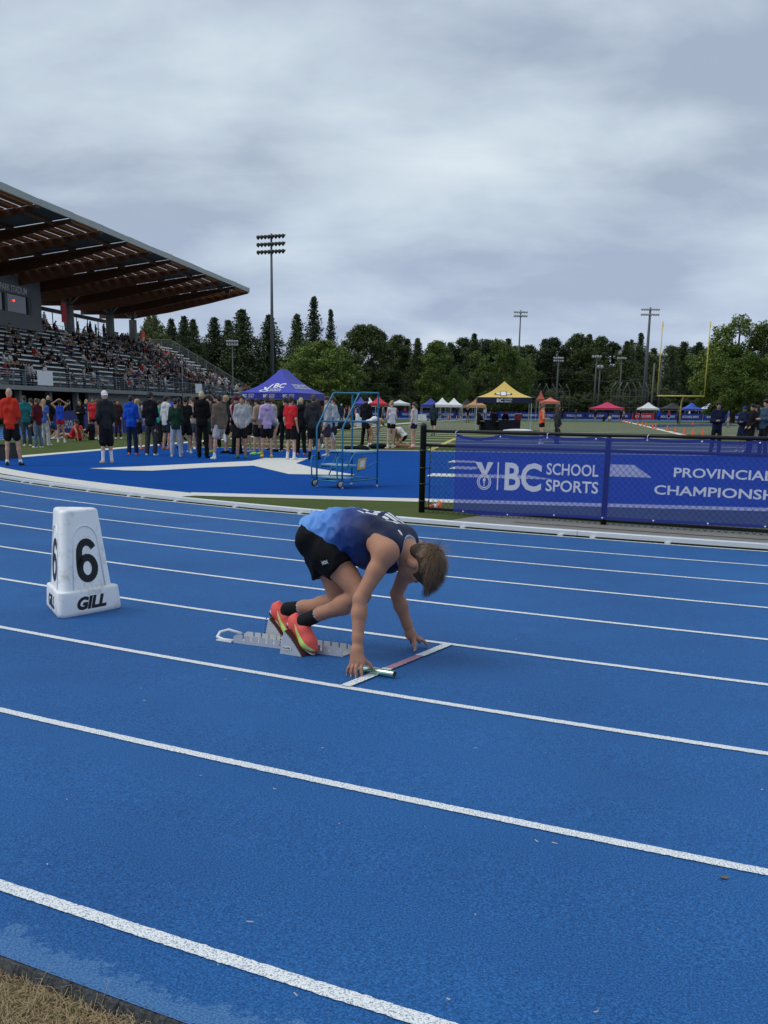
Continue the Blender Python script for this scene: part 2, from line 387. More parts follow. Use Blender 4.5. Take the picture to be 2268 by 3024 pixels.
def track_mat():
    m, n, l, b = new_mat('blue_polyurethane'); tc = n.new('ShaderNodeTexCoord')
    def nz(s, d, r=.55, sc=(1, 1, 1), dist=0):
        mp = n.new('ShaderNodeMapping'); l.new(tc.outputs['Object'], mp.inputs[0]); mp.inputs['Scale'].default_value = sc
        k = n.new('ShaderNodeTexNoise'); l.new(mp.outputs[0], k.inputs['Vector']); k.inputs['Scale'].default_value = s; k.inputs['Detail'].default_value = d; k.inputs['Roughness'].default_value = r; k.inputs['Distortion'].default_value = dist; return k.outputs['Fac']
    def ramp(f, st):
        r = n.new('ShaderNodeValToRGB'); l.new(f, r.inputs[0]); e = r.color_ramp.elements
        while len(e) < len(st): e.new(.5)
        for i, (p, c) in enumerate(st): e[i].position = p; e[i].color = (*c, 1)
        return r.outputs[0]
    def mix(f, a, c, mode='MIX'):
        k = n.new('ShaderNodeMix'); k.data_type = 'RGBA'; k.blend_type = mode
        for i, v in ((0, f), (6, a), (7, c)):
            if isinstance(v, tuple): k.inputs[i].default_value = (*v, 1)
            elif isinstance(v, (int, float)): k.inputs[i].default_value = v
            else: l.new(v, k.inputs[i])
        return k.outputs[2]
    def mth(op, a, c=None):
        k = n.new('ShaderNodeMath'); k.operation = op; k.use_clamp = False
        for i, v in enumerate((a, c)):
            if v is None: continue
            if isinstance(v, (int, float)): k.inputs[i].default_value = v
            else: l.new(v, k.inputs[i])
        return k.outputs[0]
    grain = nz(150, 3, .75)
    base = ramp(grain, [(.34, (.005, .045, .158)), (.50, (.011, .096, .295)), (.64, (.032, .160, .43))])
    patch = ramp(nz(.8, 4), [(.35, (.88, .90, .92)), (.68, (1.10, 1.08, 1.06))])
    col = mix(1.0, base, patch, 'MULTIPLY')
    streak = ramp(nz(.35, 5, .6), [(.38, (.90, .91, .93)), (.62, (1.08, 1.07, 1.05))]); col = mix(1.0, col, streak, 'MULTIPLY')
    glint = ramp(nz(520, 1, .5), [(.70, (0, 0, 0)), (.78, (.55, .55, .55))]); col = mix(glint, col, (.16, .28, .50))  # tiny granule highlights painted into the base colour
    spots = ramp(nz(2.2, 6, .62), [(.62, (0, 0, 0)), (.80, (.28, .28, .28))])           # scuffed, chalky places
    col = mix(spots, col, (.060, .160, .38))
    at = n.new('ShaderNodeAttribute'); at.attribute_name = 'lat'
    edge = mth('ADD', mth('MULTIPLY', mth('SUBTRACT', at.outputs['Fac'], 9.90), 9.0), mth('ADD', mth('MULTIPLY', mth('SUBTRACT', nz(5, 4, .6), .5), 2.0), mth('MULTIPLY', mth('SUBTRACT', nz(34, 8, .8), .5), 3.4)))
    edge = ramp(edge, [(.25, (0, 0, 0)), (.50, (1, 1, 1))])
    worn = ramp(grain, [(.34, (.030, .105, .25)), (.62, (.115, .260, .49))])
    col = mix(mth('MULTIPLY', edge, .62), col, worn)
    l.new(col, b.inputs['Base Color']); b.inputs['Roughness'].default_value = .72; b.inputs['Specular IOR Level'].default_value = .22
    bp = n.new('ShaderNodeBump'); bp.inputs['Strength'].default_value = .75; bp.inputs['Distance'].default_value = .004
    l.new(nz(190, 2, .6), bp.inputs['Height']); l.new(bp.outputs[0], b.inputs['Normal'])
    return m
M_track = track_mat()
def paint_mat(name, ca, cb, hole=.40, scale=170):
    """paint on rubber granules: the granules show through where it is worn"""
    m, n, l, b = new_mat(name); tc = n.new('ShaderNodeTexCoord')
    k = n.new('ShaderNodeTexNoise'); l.new(tc.outputs['Object'], k.inputs['Vector']); k.inputs['Scale'].default_value = scale; k.inputs['Detail'].default_value = 3; k.inputs['Roughness'].default_value = .7
    r = n.new('ShaderNodeValToRGB'); l.new(k.outputs['Fac'], r.inputs[0]); e = r.color_ramp.elements; e[0].position, e[1].position = hole, hole + .10; e[0].color = (*ca, 1); e[1].color = (*cb, 1)
    l.new(r.outputs[0], b.inputs['Base Color']); b.inputs['Roughness'].default_value = .6
    bp = n.new('ShaderNodeBump'); bp.inputs['Strength'].default_value = .8; bp.inputs['Distance'].default_value = .004; l.new(k.outputs['Fac'], bp.inputs['Height']); l.new(bp.outputs[0], b.inputs['Normal'])
    MATS[name] = m; return m
M_line = paint_mat('white_line_paint', (.20, .27, .36), (.84, .86, .86))
M_redp = paint_mat('red_line_paint', (.20, .20, .30), (.60, .19, .22), .46)

# far ground, verge, track, infield
g = mesh_obj('ground', [(-3000, -600, -.05), (3000, -600, -.05), (3000, 5000, -.05), (-3000, 5000, -.05)], [(0, 1, 2, 3)], M_grass); tag(g, kind='structure')
M_soil = turf_mat('dry_soil', (.10, .07, .038), (.24, .175, .10), (.16, .13, .07), .8, .8)
v = ring('verge', 10.0, 70, .060, -.04, M_grass, rows=8); tag(v, kind='structure')
sv = ring('soil_strip', 10.02, 11.4, .068, .066, M_soil, t=(226, 246), step=.5); tag(sv, kind='structure')
track = ring('track', -.02, 10.03, -.0002, .1003, M_track, rows=16, attr=True); tag(track, kind='structure')
M_rub = paint_mat('crumbled_rubber', (.012, .016, .022), (.045, .050, .052), .47, 110)
VE, FE = [], []; qe = random.Random(12)          # crumbling outer edge of the rubber
for i in range(1500):
    tt = math.radians(237.6 + 3.8 * i / 1499); n1 = mnoise.noise((i * .05, 1, 2)); n2 = mnoise.noise((i * .21, 7, 3))
    for l_, z_ in ((10.022 + .004 * n2, .1003), (10.036 + .008 * n1 + .004 * n2, .094), (10.056 + .016 * n1 + .008 * n2, .064)): VE.append((C1[0] + (R_IN + l_) * math.cos(tt), C1[1] + (R_IN + l_) * math.sin(tt), z_ + .003 * n2))
for i in range(1499):
    for k in range(2): FE.append((3 * i + k, 3 * i + k + 1, 3 * i + k + 4, 3 * i + k + 3))
edge = mesh_obj('track_edge', VE, FE, M_rub, track)
rr = random.Random(5)
def lane_line(lat_c, w=.05, near=(232, 245)):
    V, Fc = [], []
    def strip(t0, t1, step, jit):
        b = len(V); A = oval(0, t0, t1, step); n = len(A)
        for i, (x, y) in enumerate(A):
            d = np.array([x, y]) - C1; d /= np.linalg.norm(d)
            for s in (-1, 1):
                r = R_IN + lat_c + s * w / 2 + rr.gauss(0, jit); p = C1 + d * r; V.append((p[0], p[1], .01 * (lat_c + s * w / 2) + .0035))
        for i in range(n - 1): Fc.append((b + 2 * i, b + 2 * i + 1, b + 2 * i + 3, b + 2 * i + 2))
    a0 = math.degrees(math.atan2(PL[1], PL[0]))
    st = math.degrees(.011 / (R_IN + lat_c))
    strip(a0, near[0], .25, 0); strip(near[0], near[1], st if lat_c > 5.5 else st * 2.5, .0012 if lat_c > 5.5 else .0010); strip(near[1], a0 + 180, .25, 0)
    b = len(V); P = oval(lat_c - w / 2)[720:] + [oval(lat_c - w / 2)[0]]; Q = oval(lat_c + w / 2)[720:] + [oval(lat_c + w / 2)[0]]
    for p, q in zip(P, Q): V.append((p[0], p[1], .01 * lat_c + .004)); V.append((q[0], q[1], .01 * lat_c + .004))
    for i in range(len(P) - 1): Fc.append((b + 2 * i, b + 2 * i + 1, b + 2 * i + 3, b + 2 * i + 2))
    return mesh_obj('lane_line', V, Fc, M_line, track)
for k in range(9): lane_line(LANE * k + (.025 if k == 0 else 0))
# start line of lane six, radial, with the red middle
TA = math.atan2(5.521 - C1[1], .271 - C1[0])
def radial_strip(name, l0, l1, w, material, z=.0075):
    V, Fc = [], []; n = max(2, int((l1 - l0) / .012)); d = np.array([math.cos(TA), math.sin(TA)]); t = np.array([-d[1], d[0]])
    for i in range(n + 1):
        l = l0 + (l1 - l0) * i / n
        for s in (-1, 1):
            p = C1 + d * (R_IN + l) + t * (s * w / 2 + rr.gauss(0, .0013)); V.append((p[0], p[1], .01 * l + z))
    for i in range(n): Fc.append((2 * i, 2 * i + 1, 2 * i + 3, 2 * i + 2))
    return mesh_obj(name, V, Fc, material, track)
radial_strip('start_line', 6.11, 6.49, .055, M_line); radial_strip('start_line_red', 6.49, 6.86, .05, M_redp); radial_strip('start_line', 6.86, 7.31, .055, M_line)
# infield
P0 = oval(0.0); inf = mesh_obj('infield', [(x, y, 0.0) for x, y in P0], [tuple(range(len(P0)))], M_turf); tag(inf, kind='structure')
def flat(name, pts, z, material, parent):
    return mesh_obj(name, [(p[0], p[1], z) for p in pts], [tuple(range(len(pts)))], material, parent)
# near end zone: blue rubber-crumb turf cut off by the bend, white border, wedge of a painted emblem
ga, gb = G(686, 1322.5), G(1342, 1333.5); gd = (gb - ga).normalized()                # goal line direction
na, nb = G(700, 1463.5), G(1230, 1478); nd = (nb - na).normalized()                # end line direction
left_t = [(226.3 - k * .5) for k in range(0, 56)]                                     # along the bend, clockwise to the far left
def bend(l, t): return (C1[0] + (R_IN + l) * math.cos(math.radians(t)), C1[1] + (R_IN + l) * math.sin(math.radians(t)))
s0, s1 = G(10, 1353), G(375, 1321)
sideline = (G(557, 1306) - G(60, 1349)).normalized()
corner = G(560, 1306)
far_c = ga - gd * 1.6
edge_in = [bend(-.98, t) for t in left_t]
e_near = na + nd * 14; e_far = ga + gd * 24
# where bend meets the end line
zone = [(e_near.x, e_near.y)] + [(na.x - nd.x * .75, na.y - nd.y * .75)] + [q for q in edge_in if q[0] < -2.9 and q[1] < 28.2] + [(s0.x, s0.y), (corner.x, corner.y), (far_c.x, far_c.y), (e_far.x, e_far.y)]
ez = flat('end_zone', zone, .004, M_blue, inf)
def stripe(name, pts, w, z, material, parent):
    V, Fc = [], []
    for i, p in enumerate(pts):
        p = np.array(p[:2]); a = np.array(pts[max(i - 1, 0)][:2]); b = np.array(pts[min(i + 1, len(pts) - 1)][:2]); d = (b - a) / np.linalg.norm(b - a); nn = np.array([-d[1], d[0]])
        for s in (-1, 1): q = p + nn * s * w / 2; V.append((q[0], q[1], z))
    for i in range(len(pts) - 1): Fc.append((2 * i, 2 * i + 2, 2 * i + 3, 2 * i + 1))
    return mesh_obj(name, V, Fc, material, parent)
stripe('end_line', [na - nd * .9, na, nb, nb + nd * 12], .62, .008, M_white, inf)
stripe('end_line', [bend(-.88, t) for t in left_t], .62, .0085, M_white, inf)
stripe('goal_line', [ga - gd * 1.6, ga, gb, gb + gd * 24], .34, .008, M_white, inf)
stripe('side_line', [s0 - sideline * 2, s0, corner, corner + sideline * 80], .55, .0082, M_white, inf)
def emblem(pts, z=.0095): return flat('painted_emblem', [G(*p)[:2] for p in pts], z, M_white, inf)
emblem([(262, 1384), (370, 1390), (450, 1391), (600, 1382), (748, 1376), (853, 1401), (1020, 1404), (1052, 1403.5), (929, 1383), (874, 1369), (912, 1354), (781, 1353), (743, 1362), (600, 1369), (420, 1378)])
emblem([(1259, 1407), (1275, 1399), (1560, 1405), (1640, 1418), (1500, 1414)])
emblem([(1321, 1366), (1340, 1360), (1400, 1362), (1420, 1368)]); emblem([(1326, 1385), (1345, 1378), (1420, 1380), (1400, 1388)])
emblem([(1800, 1372), (1872, 1374), (1925, 1412), (1800, 1408)])
# yard lines up the field
for i in range(1, 23):
    o_ = AX * 4.62 * i; a = ga + Vector((o_[0], o_[1], 0)) - gd * 1.2; stripe('yard_line', [a, a + gd * 50], .42 if i < 5 else .60, .006, M_white, inf)
stripe('hash_line', [G(1262, 1333), G(1345, 1295)], .22, .0075, M_yel, inf)
stripe('touch_line', [(G(1090, 1255) - Vector((30, 4, 0))), G(1090, 1255), G(1420, 1237)], .55, .0085, M_white, inf)
stripe('touch_line', [G(2040, 1290), G(1840, 1243)], .5, .0085, M_white, inf)
M_wturf = turf_mat('faded_turf', (.055, .066, .030), (.105, .122, .062), (.11, .11, .055), .5)
flat('faded_turf', [G(1270, 1262)[:2], G(1390, 1262)[:2], G(1420, 1248)[:2], G(1300, 1246)[:2]], .0048, M_wturf, inf)
M_logo = turf_mat('navy_turf', (.02, .04, .09), (.04, .07, .14), (.03, .05, .12), .5)
flat('midfield_logo', [G(1900, 1262)[:2], G(2190, 1258)[:2], G(2150, 1252)[:2], G(1930, 1254)[:2]], .0078, M_logo, inf)

# aluminium kerb rail along the inner edge with its feet
M_alu = mat('painted_aluminium', (.62, .65, .68), .35, .15, .05, 3)
kerb = empty('track_kerb', (0, 0, 0)); tag(kerb, 'long white aluminium kerb rail along the inside edge of the blue track', 'kerb')
def profile_sweep(name, prof, t0, t1, step, material, parent):
    V, Fc = [], []; P = [oval(l, t0, t1, step) for l, _ in prof]; n = len(P[0]); k = len(prof)
    for i in range(n):
        for j in range(k): V.append((P[j][i][0], P[j][i][1], prof[j][1]))
    for i in range(n - 1):
        for j in range(k): Fc.append((i * k + j, i * k + (j + 1) % k, (i + 1) * k + (j + 1) % k, (i + 1) * k + j))
    Fc.append(tuple(range(k))); Fc.append(tuple((n - 1) * k + j for j in range(k - 1, -1, -1)))
    return mesh_obj(name, V, Fc, material, parent)
prof = [(-.150, .022), (-.150, .066), (-.144, .072), (-.066, .072), (-.060, .066), (-.060, .018)]
seg, t = math.degrees(3.9 / R_IN), 196.0
while t < 252:
    profile_sweep('kerb_rail', prof, t, t + seg - .012, seg / 10, M_alu, kerb)
    for q in (.05, .27, .62, .95):
        tt = t + seg * q; a, b = bend(-.16, tt), bend(-.015, tt); m_ = MB(); m_.bar((a[0], a[1], .012), (b[0], b[1], .012), .06, .020); m_.build('kerb_foot', M_alu, kerb)
    t += seg
# concrete apron with slot drain between kerb and fence
M_con = mat('weathered_concrete', (.205, .20, .175), .85, 0, .28, 6, .35, 90)
M_dark = mat('drain_shadow', (.018, .017, .016), .8)
ap = ring('concrete_path', -1.75, -.16, .005, .005, M_con, t=(234.4, 250), step=.25); tag(ap, kind='structure')
ring('slot_drain', -1.06, -1.02, .0085, .0085, M_dark, ap, t=(235.6, 250), step=.25)
# dry grass at the near corner: single blades, too many to count
M_straw = mat('dry_grass_blade', (.36, .27, .15), .85, 0, .45, 60); M_weed = mat('green_weed', (.10, .15, .05), .7, 0, .2, 20)
V, Fc, MI = [], [], []; q = random.Random(3)
for i in range(26000):
    tt = math.radians(q.uniform(238.2, 241.0)); rad = R_IN + 10.045 + abs(q.gauss(0, .34)); x, y = C1[0] + rad * math.cos(tt), C1[1] + rad * math.sin(tt)
    L = q.uniform(.010, .040) if q.random() < .97 else q.uniform(.06, .12); a = q.uniform(0, 6.28); lean = q.uniform(.9, 1.52); w = q.uniform(.0005, .0012) * (1 if L < .05 else .8)
    dx, dy, dz = math.cos(a) * math.sin(lean), math.sin(a) * math.sin(lean), math.cos(lean); b = len(V); z = .068 + q.uniform(0, .006)
    px, py = -math.sin(a) * w, math.cos(a) * w
    bx_, by_ = q.uniform(-.25, .25) * L, q.uniform(-.25, .25) * L; mx_, my_, mz_ = x + dx * L * .5 + bx_, y + dy * L * .5 + by_, z + dz * L * .8 + .002
    V += [(x - px, y - py, z), (x + px, y + py, z), (mx_ + px * .8, my_ + py * .8, mz_), (mx_ - px * .8, my_ - py * .8, mz_ + .0006), (x + dx * L, y + dy * L, z + dz * L * .6)]; Fc += [(b, b + 1, b + 2, b + 3), (b + 3, b + 2, b + 4)]; MI += [1 if q.random() < .05 else 0] * 2
o = mesh_obj('dry_grass', V, Fc, [M_straw, M_weed]); o.data.polygons.foreach_set('material_index', MI); tag(o, 'bleached dry grass at the outer edge of the track', 'grass', kind='stuff')

# bits of straw, leaf and grit dropped on the track
V, Fc = [], []; q = random.Random(31); M_bit = mat('straw_bit', (.46, .42, .34), .8, 0, .4, 30)
for i in range(70):
    px, py = q.uniform(-100, 2400), 1660 + 1400 * q.random() ** .8; c = G(px, py)
    if lateral(c.x, c.y) > 9.9 or lateral(c.x, c.y) < .1: continue
    L_ = q.uniform(.005, .022); a = q.uniform(0, 6.28); k = q.uniform(-.5, .5); w = q.uniform(.0005, .0013); b = len(V)
    for j in range(4):
        t = j / 3 - .5; x = c.x + math.cos(a + k * t * 2) * L_ * t; y = c.y + math.sin(a + k * t * 2) * L_ * t; ww = w * (1 - abs(t) * .8); V += [(x - math.sin(a) * ww, y + math.cos(a) * ww, track_z(x, y) + .0065), (x + math.sin(a) * ww, y - math.cos(a) * ww, track_z(x, y) + .0085)]
    Fc += [(b + 2 * j, b + 2 * j + 2, b + 2 * j + 3, b + 2 * j + 1) for j in range(3)]
tag(mesh_obj('track_litter', V, Fc, M_bit), 'scattered bits of straw and grass lying on the blue track', 'litter', kind='stuff')
lf = G(2137, 2596); mb = MB(); mb.poly([(.014 * math.cos(t) * (1 + .2 * math.sin(3 * t)), .008 * math.sin(t), .001 + .002 * math.sin(2 * t)) for t in [k * math.pi / 8 for k in range(16)]]); o = mb.build('fallen_leaf', mat('brown_leaf', (.14, .11, .09), .8)); o.location = lf + Vector((0, 0, .005)); tag(o, 'small brown leaf lying on the blue track below a lane line', 'leaf')
# ================================================================== things beside the runner
def text_fit(name, body, M4, w, h, material, parent=None, offset=0.0, shear=0.0, extrude=0.0):
    """lettering fitted to a w x h box whose lower left corner is the frame's origin"""
    o = text_mesh(name, body, 1.0, Matrix.Identity(4), material, parent, offset=offset, shear=shear, extrude=extrude)
    co = np.empty(len(o.data.vertices) * 3); o.data.vertices.foreach_get('co', co); co = co.reshape(-1, 3); lo, hi = co.min(0), co.max(0)
    S = Matrix.Diagonal((w / (hi[0] - lo[0]), h / (hi[1] - lo[1]), 1, 1)) @ Matrix.Translation((-lo[0], -lo[1], 0))
    o.data.transform(M4 @ S); return o
M_black = mat('black_vinyl', (.012, .013, .015), .45)
def stroke(name, M4, pts, ws, material, parent):
    V, Fc = [], []; n = len(pts)
    for i, (px, py) in enumerate(pts):
        a, b = Vector(pts[max(i - 1, 0)]), Vector(pts[min(i + 1, n - 1)]); d = (b - a).normalized(); q = Vector((-d.y, d.x)) * ws[i] / 2
        V += [M4 @ Vector((px + q.x, py + q.y, 0)), M4 @ Vector((px - q.x, py - q.y, 0))]
    return mesh_obj(name, V, [(2 * i, 2 * i + 1, 2 * i + 3, 2 * i + 2) for i in range(n - 1)], material, parent)
def six(M4, root):
    # bowl and stem drawn as one broad pen stroke, .17 wide and .285 tall
    pts, ws = [], []
    for i in range(9):                                   # top arc, from its terminal
        t = math.radians(22 + (180 - 22) * i / 8); pts.append((.004 + .062 * math.cos(t), .196 + .069 * math.sin(t))); ws.append(.047 + .004 * i / 8)
    pts += [(-.061, .17), (-.063, .13), (-.063, .095)]; ws += [.052, .054, .054]
    for i in range(1, 25):
        t = math.radians(180 + 360 * i / 24); pts.append((.0 + .063 * math.cos(t), .092 + .071 * math.sin(t))); ws.append(.048 + .006 * abs(math.cos(t)))
    stroke('number', M4, pts, ws, M_black, root)
# ---- lane marker: three-sided white box with its number
def marker():
    M_pl = mat('white_polyethylene', (.74, .76, .77), .42, 0, .05, 5, .05, 30, .45, .15)
    M_sm = None
    m, n, l, b = new_mat('scuffed_polyethylene'); tc = n.new('ShaderNodeTexCoord')
    nz = n.new('ShaderNodeTexNoise'); l.new(tc.outputs['Object'], nz.inputs['Vector']); nz.inputs['Scale'].default_value = 9; nz.inputs['Detail'].default_value = 9; nz.inputs['Roughness'].default_value = .7
    r = n.new('ShaderNodeValToRGB'); l.new(nz.outputs['Fac'], r.inputs[0]); e = r.color_ramp.elements; e[0].position, e[1].position = .34, .48; e[0].color = (.56, .565, .55, 1); e[1].color = (.82, .84, .85, 1)
    l.new(r.outputs[0], b.inputs['Base Color']); b.inputs['Roughness'].default_value = .4
    c = Vector((-1.892, 6.938, .066)); root = empty('lane_marker', c)
    tag(root, 'white plastic three-sided lane marker with black number 6 behind the crouching runner', 'lane marker')
    ang0 = math.atan2(6.627 - c.y, -1.922 - c.x)
    def ringpts(ap, z, rr_):
        """rounded equilateral triangle of apothem ap"""
        out = []
        for k in range(3):
            a = ang0 + k * 2 * math.pi / 3; cc = Vector((math.cos(a), math.sin(a), 0)) * (2 * ap - 2 * rr_)
            for i in range(8):
                t = a - math.pi / 3 + (2 * math.pi / 3) * i / 7; out.append(cc + Vector((math.cos(t), math.sin(t), 0)) * rr_ + Vector((0, 0, z)))
        return out
    def loft(name, prof, material):
        V, Fc = [], []
        for ap, z, q in prof: V += ringpts(ap, z, q)
        n_ = 24
        for i in range(len(prof) - 1):
            for k in range(n_): Fc.append((i * n_ + k, i * n_ + (k + 1) % n_, (i + 1) * n_ + (k + 1) % n_, (i + 1) * n_ + k))
        Fc.append(tuple(range(n_ - 1, -1, -1))); Fc.append(tuple((len(prof) - 1) * n_ + k for k in range(n_)))
        return auto_smooth(mesh_obj(name, V, Fc, material, root), 50)
    loft('base', [(.157, .0, .03), (.166, .012, .035), (.166, .03, .035), (.160, .150, .035), (.157, .163, .033), (.148, .168, .03)], m)
    ap0, ap1, z0, z1 = .140, .102, .160, .672
    loft('body', [(ap0 + .004, z0, .045), (ap0, z0 + .012, .045), (ap1, z1, .035), (ap1 - .004, z1 + .012, .034), (ap1 - .014, z1 + .020, .03), (ap1 - .030, z1 + .022, .02), (ap1 - .036, z1 + .016, .018), (.02, z1 + .015, .01)], m)
    for k in range(3):
        a = ang0 + math.pi / 3 + k * 2 * math.pi / 3; nrm = Vector((math.cos(a), math.sin(a), 0)); x = Vector((-nrm.y, nrm.x, 0))
        up = (nrm * (ap1 - ap0) + Vector((0, 0, z1 - z0))).normalized()
        def P(u, h): return nrm * (ap0 + (ap1 - ap0) * (h - z0) / (z1 - z0)) + x * u + Vector((0, 0, h))
        nn = x.cross(up)
        if nn.dot(nrm) < 0: nn = -nn
        # raised arch panel edge
        mb = MB(); pts = [P(-.135, z0 + .012) + nn * .002, P(-.105, .47) + nn * .002] + [P(-.105 * math.cos(t), .47 + .115 * math.sin(t)) + nn * .002 for t in [math.pi * i / 12 for i in range(1, 12)]] + [P(.105, .47) + nn * .002, P(.135, z0 + .012) + nn * .002]
        mb.tube(pts, .0045, 6); mb.build('panel_ridge', m, root, True)
        six(frame(P(0, .212) + nn * .0022, x, up), root)
        ub = (nrm * -.006 + Vector((0, 0, .12))).normalized(); pb = nrm * .1662 + Vector((0, 0, .036))
        text_fit('maker_lettering', 'GILL', frame(pb + x * -.13 + nrm * .0005, x, ub), .25, .088, M_black, root, .055, .28)
    return root
marker()

# ---- fence with its banner
FA = Vector((.933, 14.80, 0)); FU = Vector((.840, -.542, 0)).normalized(); FN = Vector((-.542, -.840, 0)).normalized()
M_fence = mat('black_coated_steel', (.012, .013, .014), .38, .2, .2, 10)
fence = empty('chain_link_fence', FA); tag(fence, 'low black chain-link fence standing on the concrete beside the track', 'fence')
def FP(u, z, n_=0.0): return FU * u + Vector((0, 0, z)) + FN * n_
for u in (0, 2.672, 5.34):
    mb = MB()
    if u == 0: mb.lathe(FP(u, 0), [(.044, 0), (.044, 1.175), (.047, 1.18), (.047, 1.20), (.038, 1.222), (.018, 1.236), (.004, 1.24)], 14)
    else: mb.lathe(FP(u, 0), [(.038, -.0), (.038, 1.09), (.02, 1.11)], 12)
    mb.build('fence_post', M_fence, fence, True)
for z, r in ((1.128, .024), (.935, .021), (.062, .021)): MB().tube([FP(.03, z), FP(6.4, z)], r, 10).build('fence_rail', M_fence, fence, True)
MB().tube([FP(.115, .05, .0), FP(.115, .93, .0)], .006, 6).build('tension_bar', M_fence, fence, True)
for z in (.16, .40, .62, .86):
    mb = MB(); mb.lathe(FP(0, z - .018), [(.048, 0), (.048, .03)], 12); mb.tube([FP(.03, z), FP(.118, z)], .007, 6); mb.build('tension_band', M_fence, fence, True)
mb = MB(); pw = .041; nw = int(6.3 / pw); nj = int((.985 - .012) / pw)
for k in range(nw):
    mb.tube([FP(.10 + k * pw + ((j + k) % 2) * pw, .012 + j * pw, .004 * ((j % 2) * 2 - 1)) for j in range(nj + 1)], .0040, 3, cap=False)
tag(mb.build('chain_link', M_fence, fence), kind='stuff')
def banner_mat(name, col, tr, white=False):
    m, n, l, b = new_mat(name); tc = n.new('ShaderNodeTexCoord'); out = n['Material Output']
    b.inputs['Base Color'].default_value = (*col, 1); b.inputs['Roughness'].default_value = .45
    tl = n.new('ShaderNodeBsdfTranslucent'); tl.inputs[0].default_value = (*[min(1, c * 1.3) for c in col], 1)
    tp = n.new('ShaderNodeBsdfTransparent'); tp.inputs[0].default_value = (1, 1, 1, 1) if white else (.62, .70, 1, 1)
    m1 = n.new('ShaderNodeMixShader'); m1.inputs[0].default_value = .30; l.new(b.outputs[0], m1.inputs[1]); l.new(tl.outputs[0], m1.inputs[2])
    m2 = n.new('ShaderNodeMixShader'); m2.inputs[0].default_value = tr; l.new(m1.outputs[0], m2.inputs[1]); l.new(tp.outputs[0], m2.inputs[2]); l.new(m2.outputs[0], out.inputs[0])
    MATS[name] = m; return m
M_ban = banner_mat('blue_mesh_vinyl', (.038, .066, .42), .48); M_hem = banner_mat('blue_vinyl_hem', (.022, .040, .30), .08); M_wpr = banner_mat('white_print', (.80, .82, .90), .12, True)
ban = empty('banner', FA + FN * .055); tag(ban, 'blue mesh sports banner with white lettering tied to the chain-link fence', 'banner')
def sag(u):      # ties every 0.66 m along the top
    k = ((u - .54) / .66) % 1.0; return 4 * k * (1 - k)
def BP(u, v, off=0.0):
    """u along the fence, v 0 bottom .. 1 top, gentle waves in the cloth"""
    top = 1.105 - (.052 if u < 1.2 else .018) * sag(u); bot = .047 + .012 * u - .03 * math.sin(min(1, max(0, (u - .54) / 1.2)) * math.pi)
    w = .010 * math.sin(u * 2.3 + .5) + .006 * mnoise.noise((u * 3, v * 2.2, 1)) + .007 * mnoise.noise((u * 1.3 + v * 2, v * 1.5 - u, 5))
    return FP(u, bot + (top - bot) * v, w + off)
nu, nv, u0, u1 = 150, 26, .54, 6.2
V = [BP(u0 + (u1 - u0) * i / nu, j / nv) for i in range(nu + 1) for j in range(nv + 1)]
Fq = [(i * (nv + 1) + j, (i + 1) * (nv + 1) + j, (i + 1) * (nv + 1) + j + 1, i * (nv + 1) + j + 1) for i in range(nu) for j in range(nv)]
mesh_obj('cloth', V, Fq, M_ban, ban, True)
for v0, v1 in ((-.002, .032), (.966, 1.002)):
    V = [BP(u0 + (u1 - u0) * i / nu, v, .003) for i in range(nu + 1) for v in (v0, v1)]
    mesh_obj('hem', V, [(2 * i, 2 * i + 2, 2 * i + 3, 2 * i + 1) for i in range(nu)], M_hem, ban, True)
M_tie = mat('white_tie', (.75, .76, .78), .4)
for i in range(9):
    u = .545 + .66 * i
    a = BP(u, .975, .006); MB().lathe(a, [(.011, 0), (.011, .003)], 10, axis=FN).build('grommet', M_tie, ban, True)
    if i in (0, 2, 4): MB().tube([a, a + Vector((0, 0, .05)) + FN * .01, a + Vector((0, 0, .065)) - FN * .05], .0045, 5).build('tie', M_tie, ban, True)
    a = BP(u + .15, .016, .006); MB().lathe(a, [(.011, 0), (.011, .003)], 10, axis=FN).build('grommet', M_tie, ban, True)
def fix_m(o, nth):
    # redraw the nth letter, an M, with clean strokes
    bm = bmesh.new(); bm.from_mesh(o.data); left = set(bm.verts); isl = []
    while left:
        st = [left.pop()]; grp = set(st)
        while st:
            v = st.pop()
            for ed in v.link_edges:
                u = ed.other_vert(v)
                if u in left: left.discard(u); grp.add(u); st.append(u)
        isl.append(grp)
    isl.sort(key=lambda g: min(v.co.x for v in g)); g = isl[nth]; x0, x1 = min(v.co.x for v in g), max(v.co.x for v in g); y0, y1 = min(v.co.y for v in g), max(v.co.y for v in g)
    bmesh.ops.delete(bm, geom=list(g), context='VERTS'); w = (x1 - x0); s_ = w * .17; m_ = (x0 + x1) / 2
    for P in ([(x0, y0), (x0 + s_, y0), (x0 + s_, y1), (x0, y1)], [(x1 - s_, y0), (x1, y0), (x1, y1), (x1 - s_, y1)], [(x0 + s_, y1), (x0 + s_, y1 - s_ * 1.7), (m_, y0 + w * .12), (m_, y0 + w * .12 + s_ * 1.6)], [(m_, y0 + w * .12 + s_ * 1.6), (m_, y0 + w * .12), (x1 - s_, y1 - s_ * 1.7), (x1 - s_, y1)]):
        bm.faces.new([bm.verts.new((a, b, 0)) for a, b in P])
    bm.to_mesh(o.data); bm.free(); return o
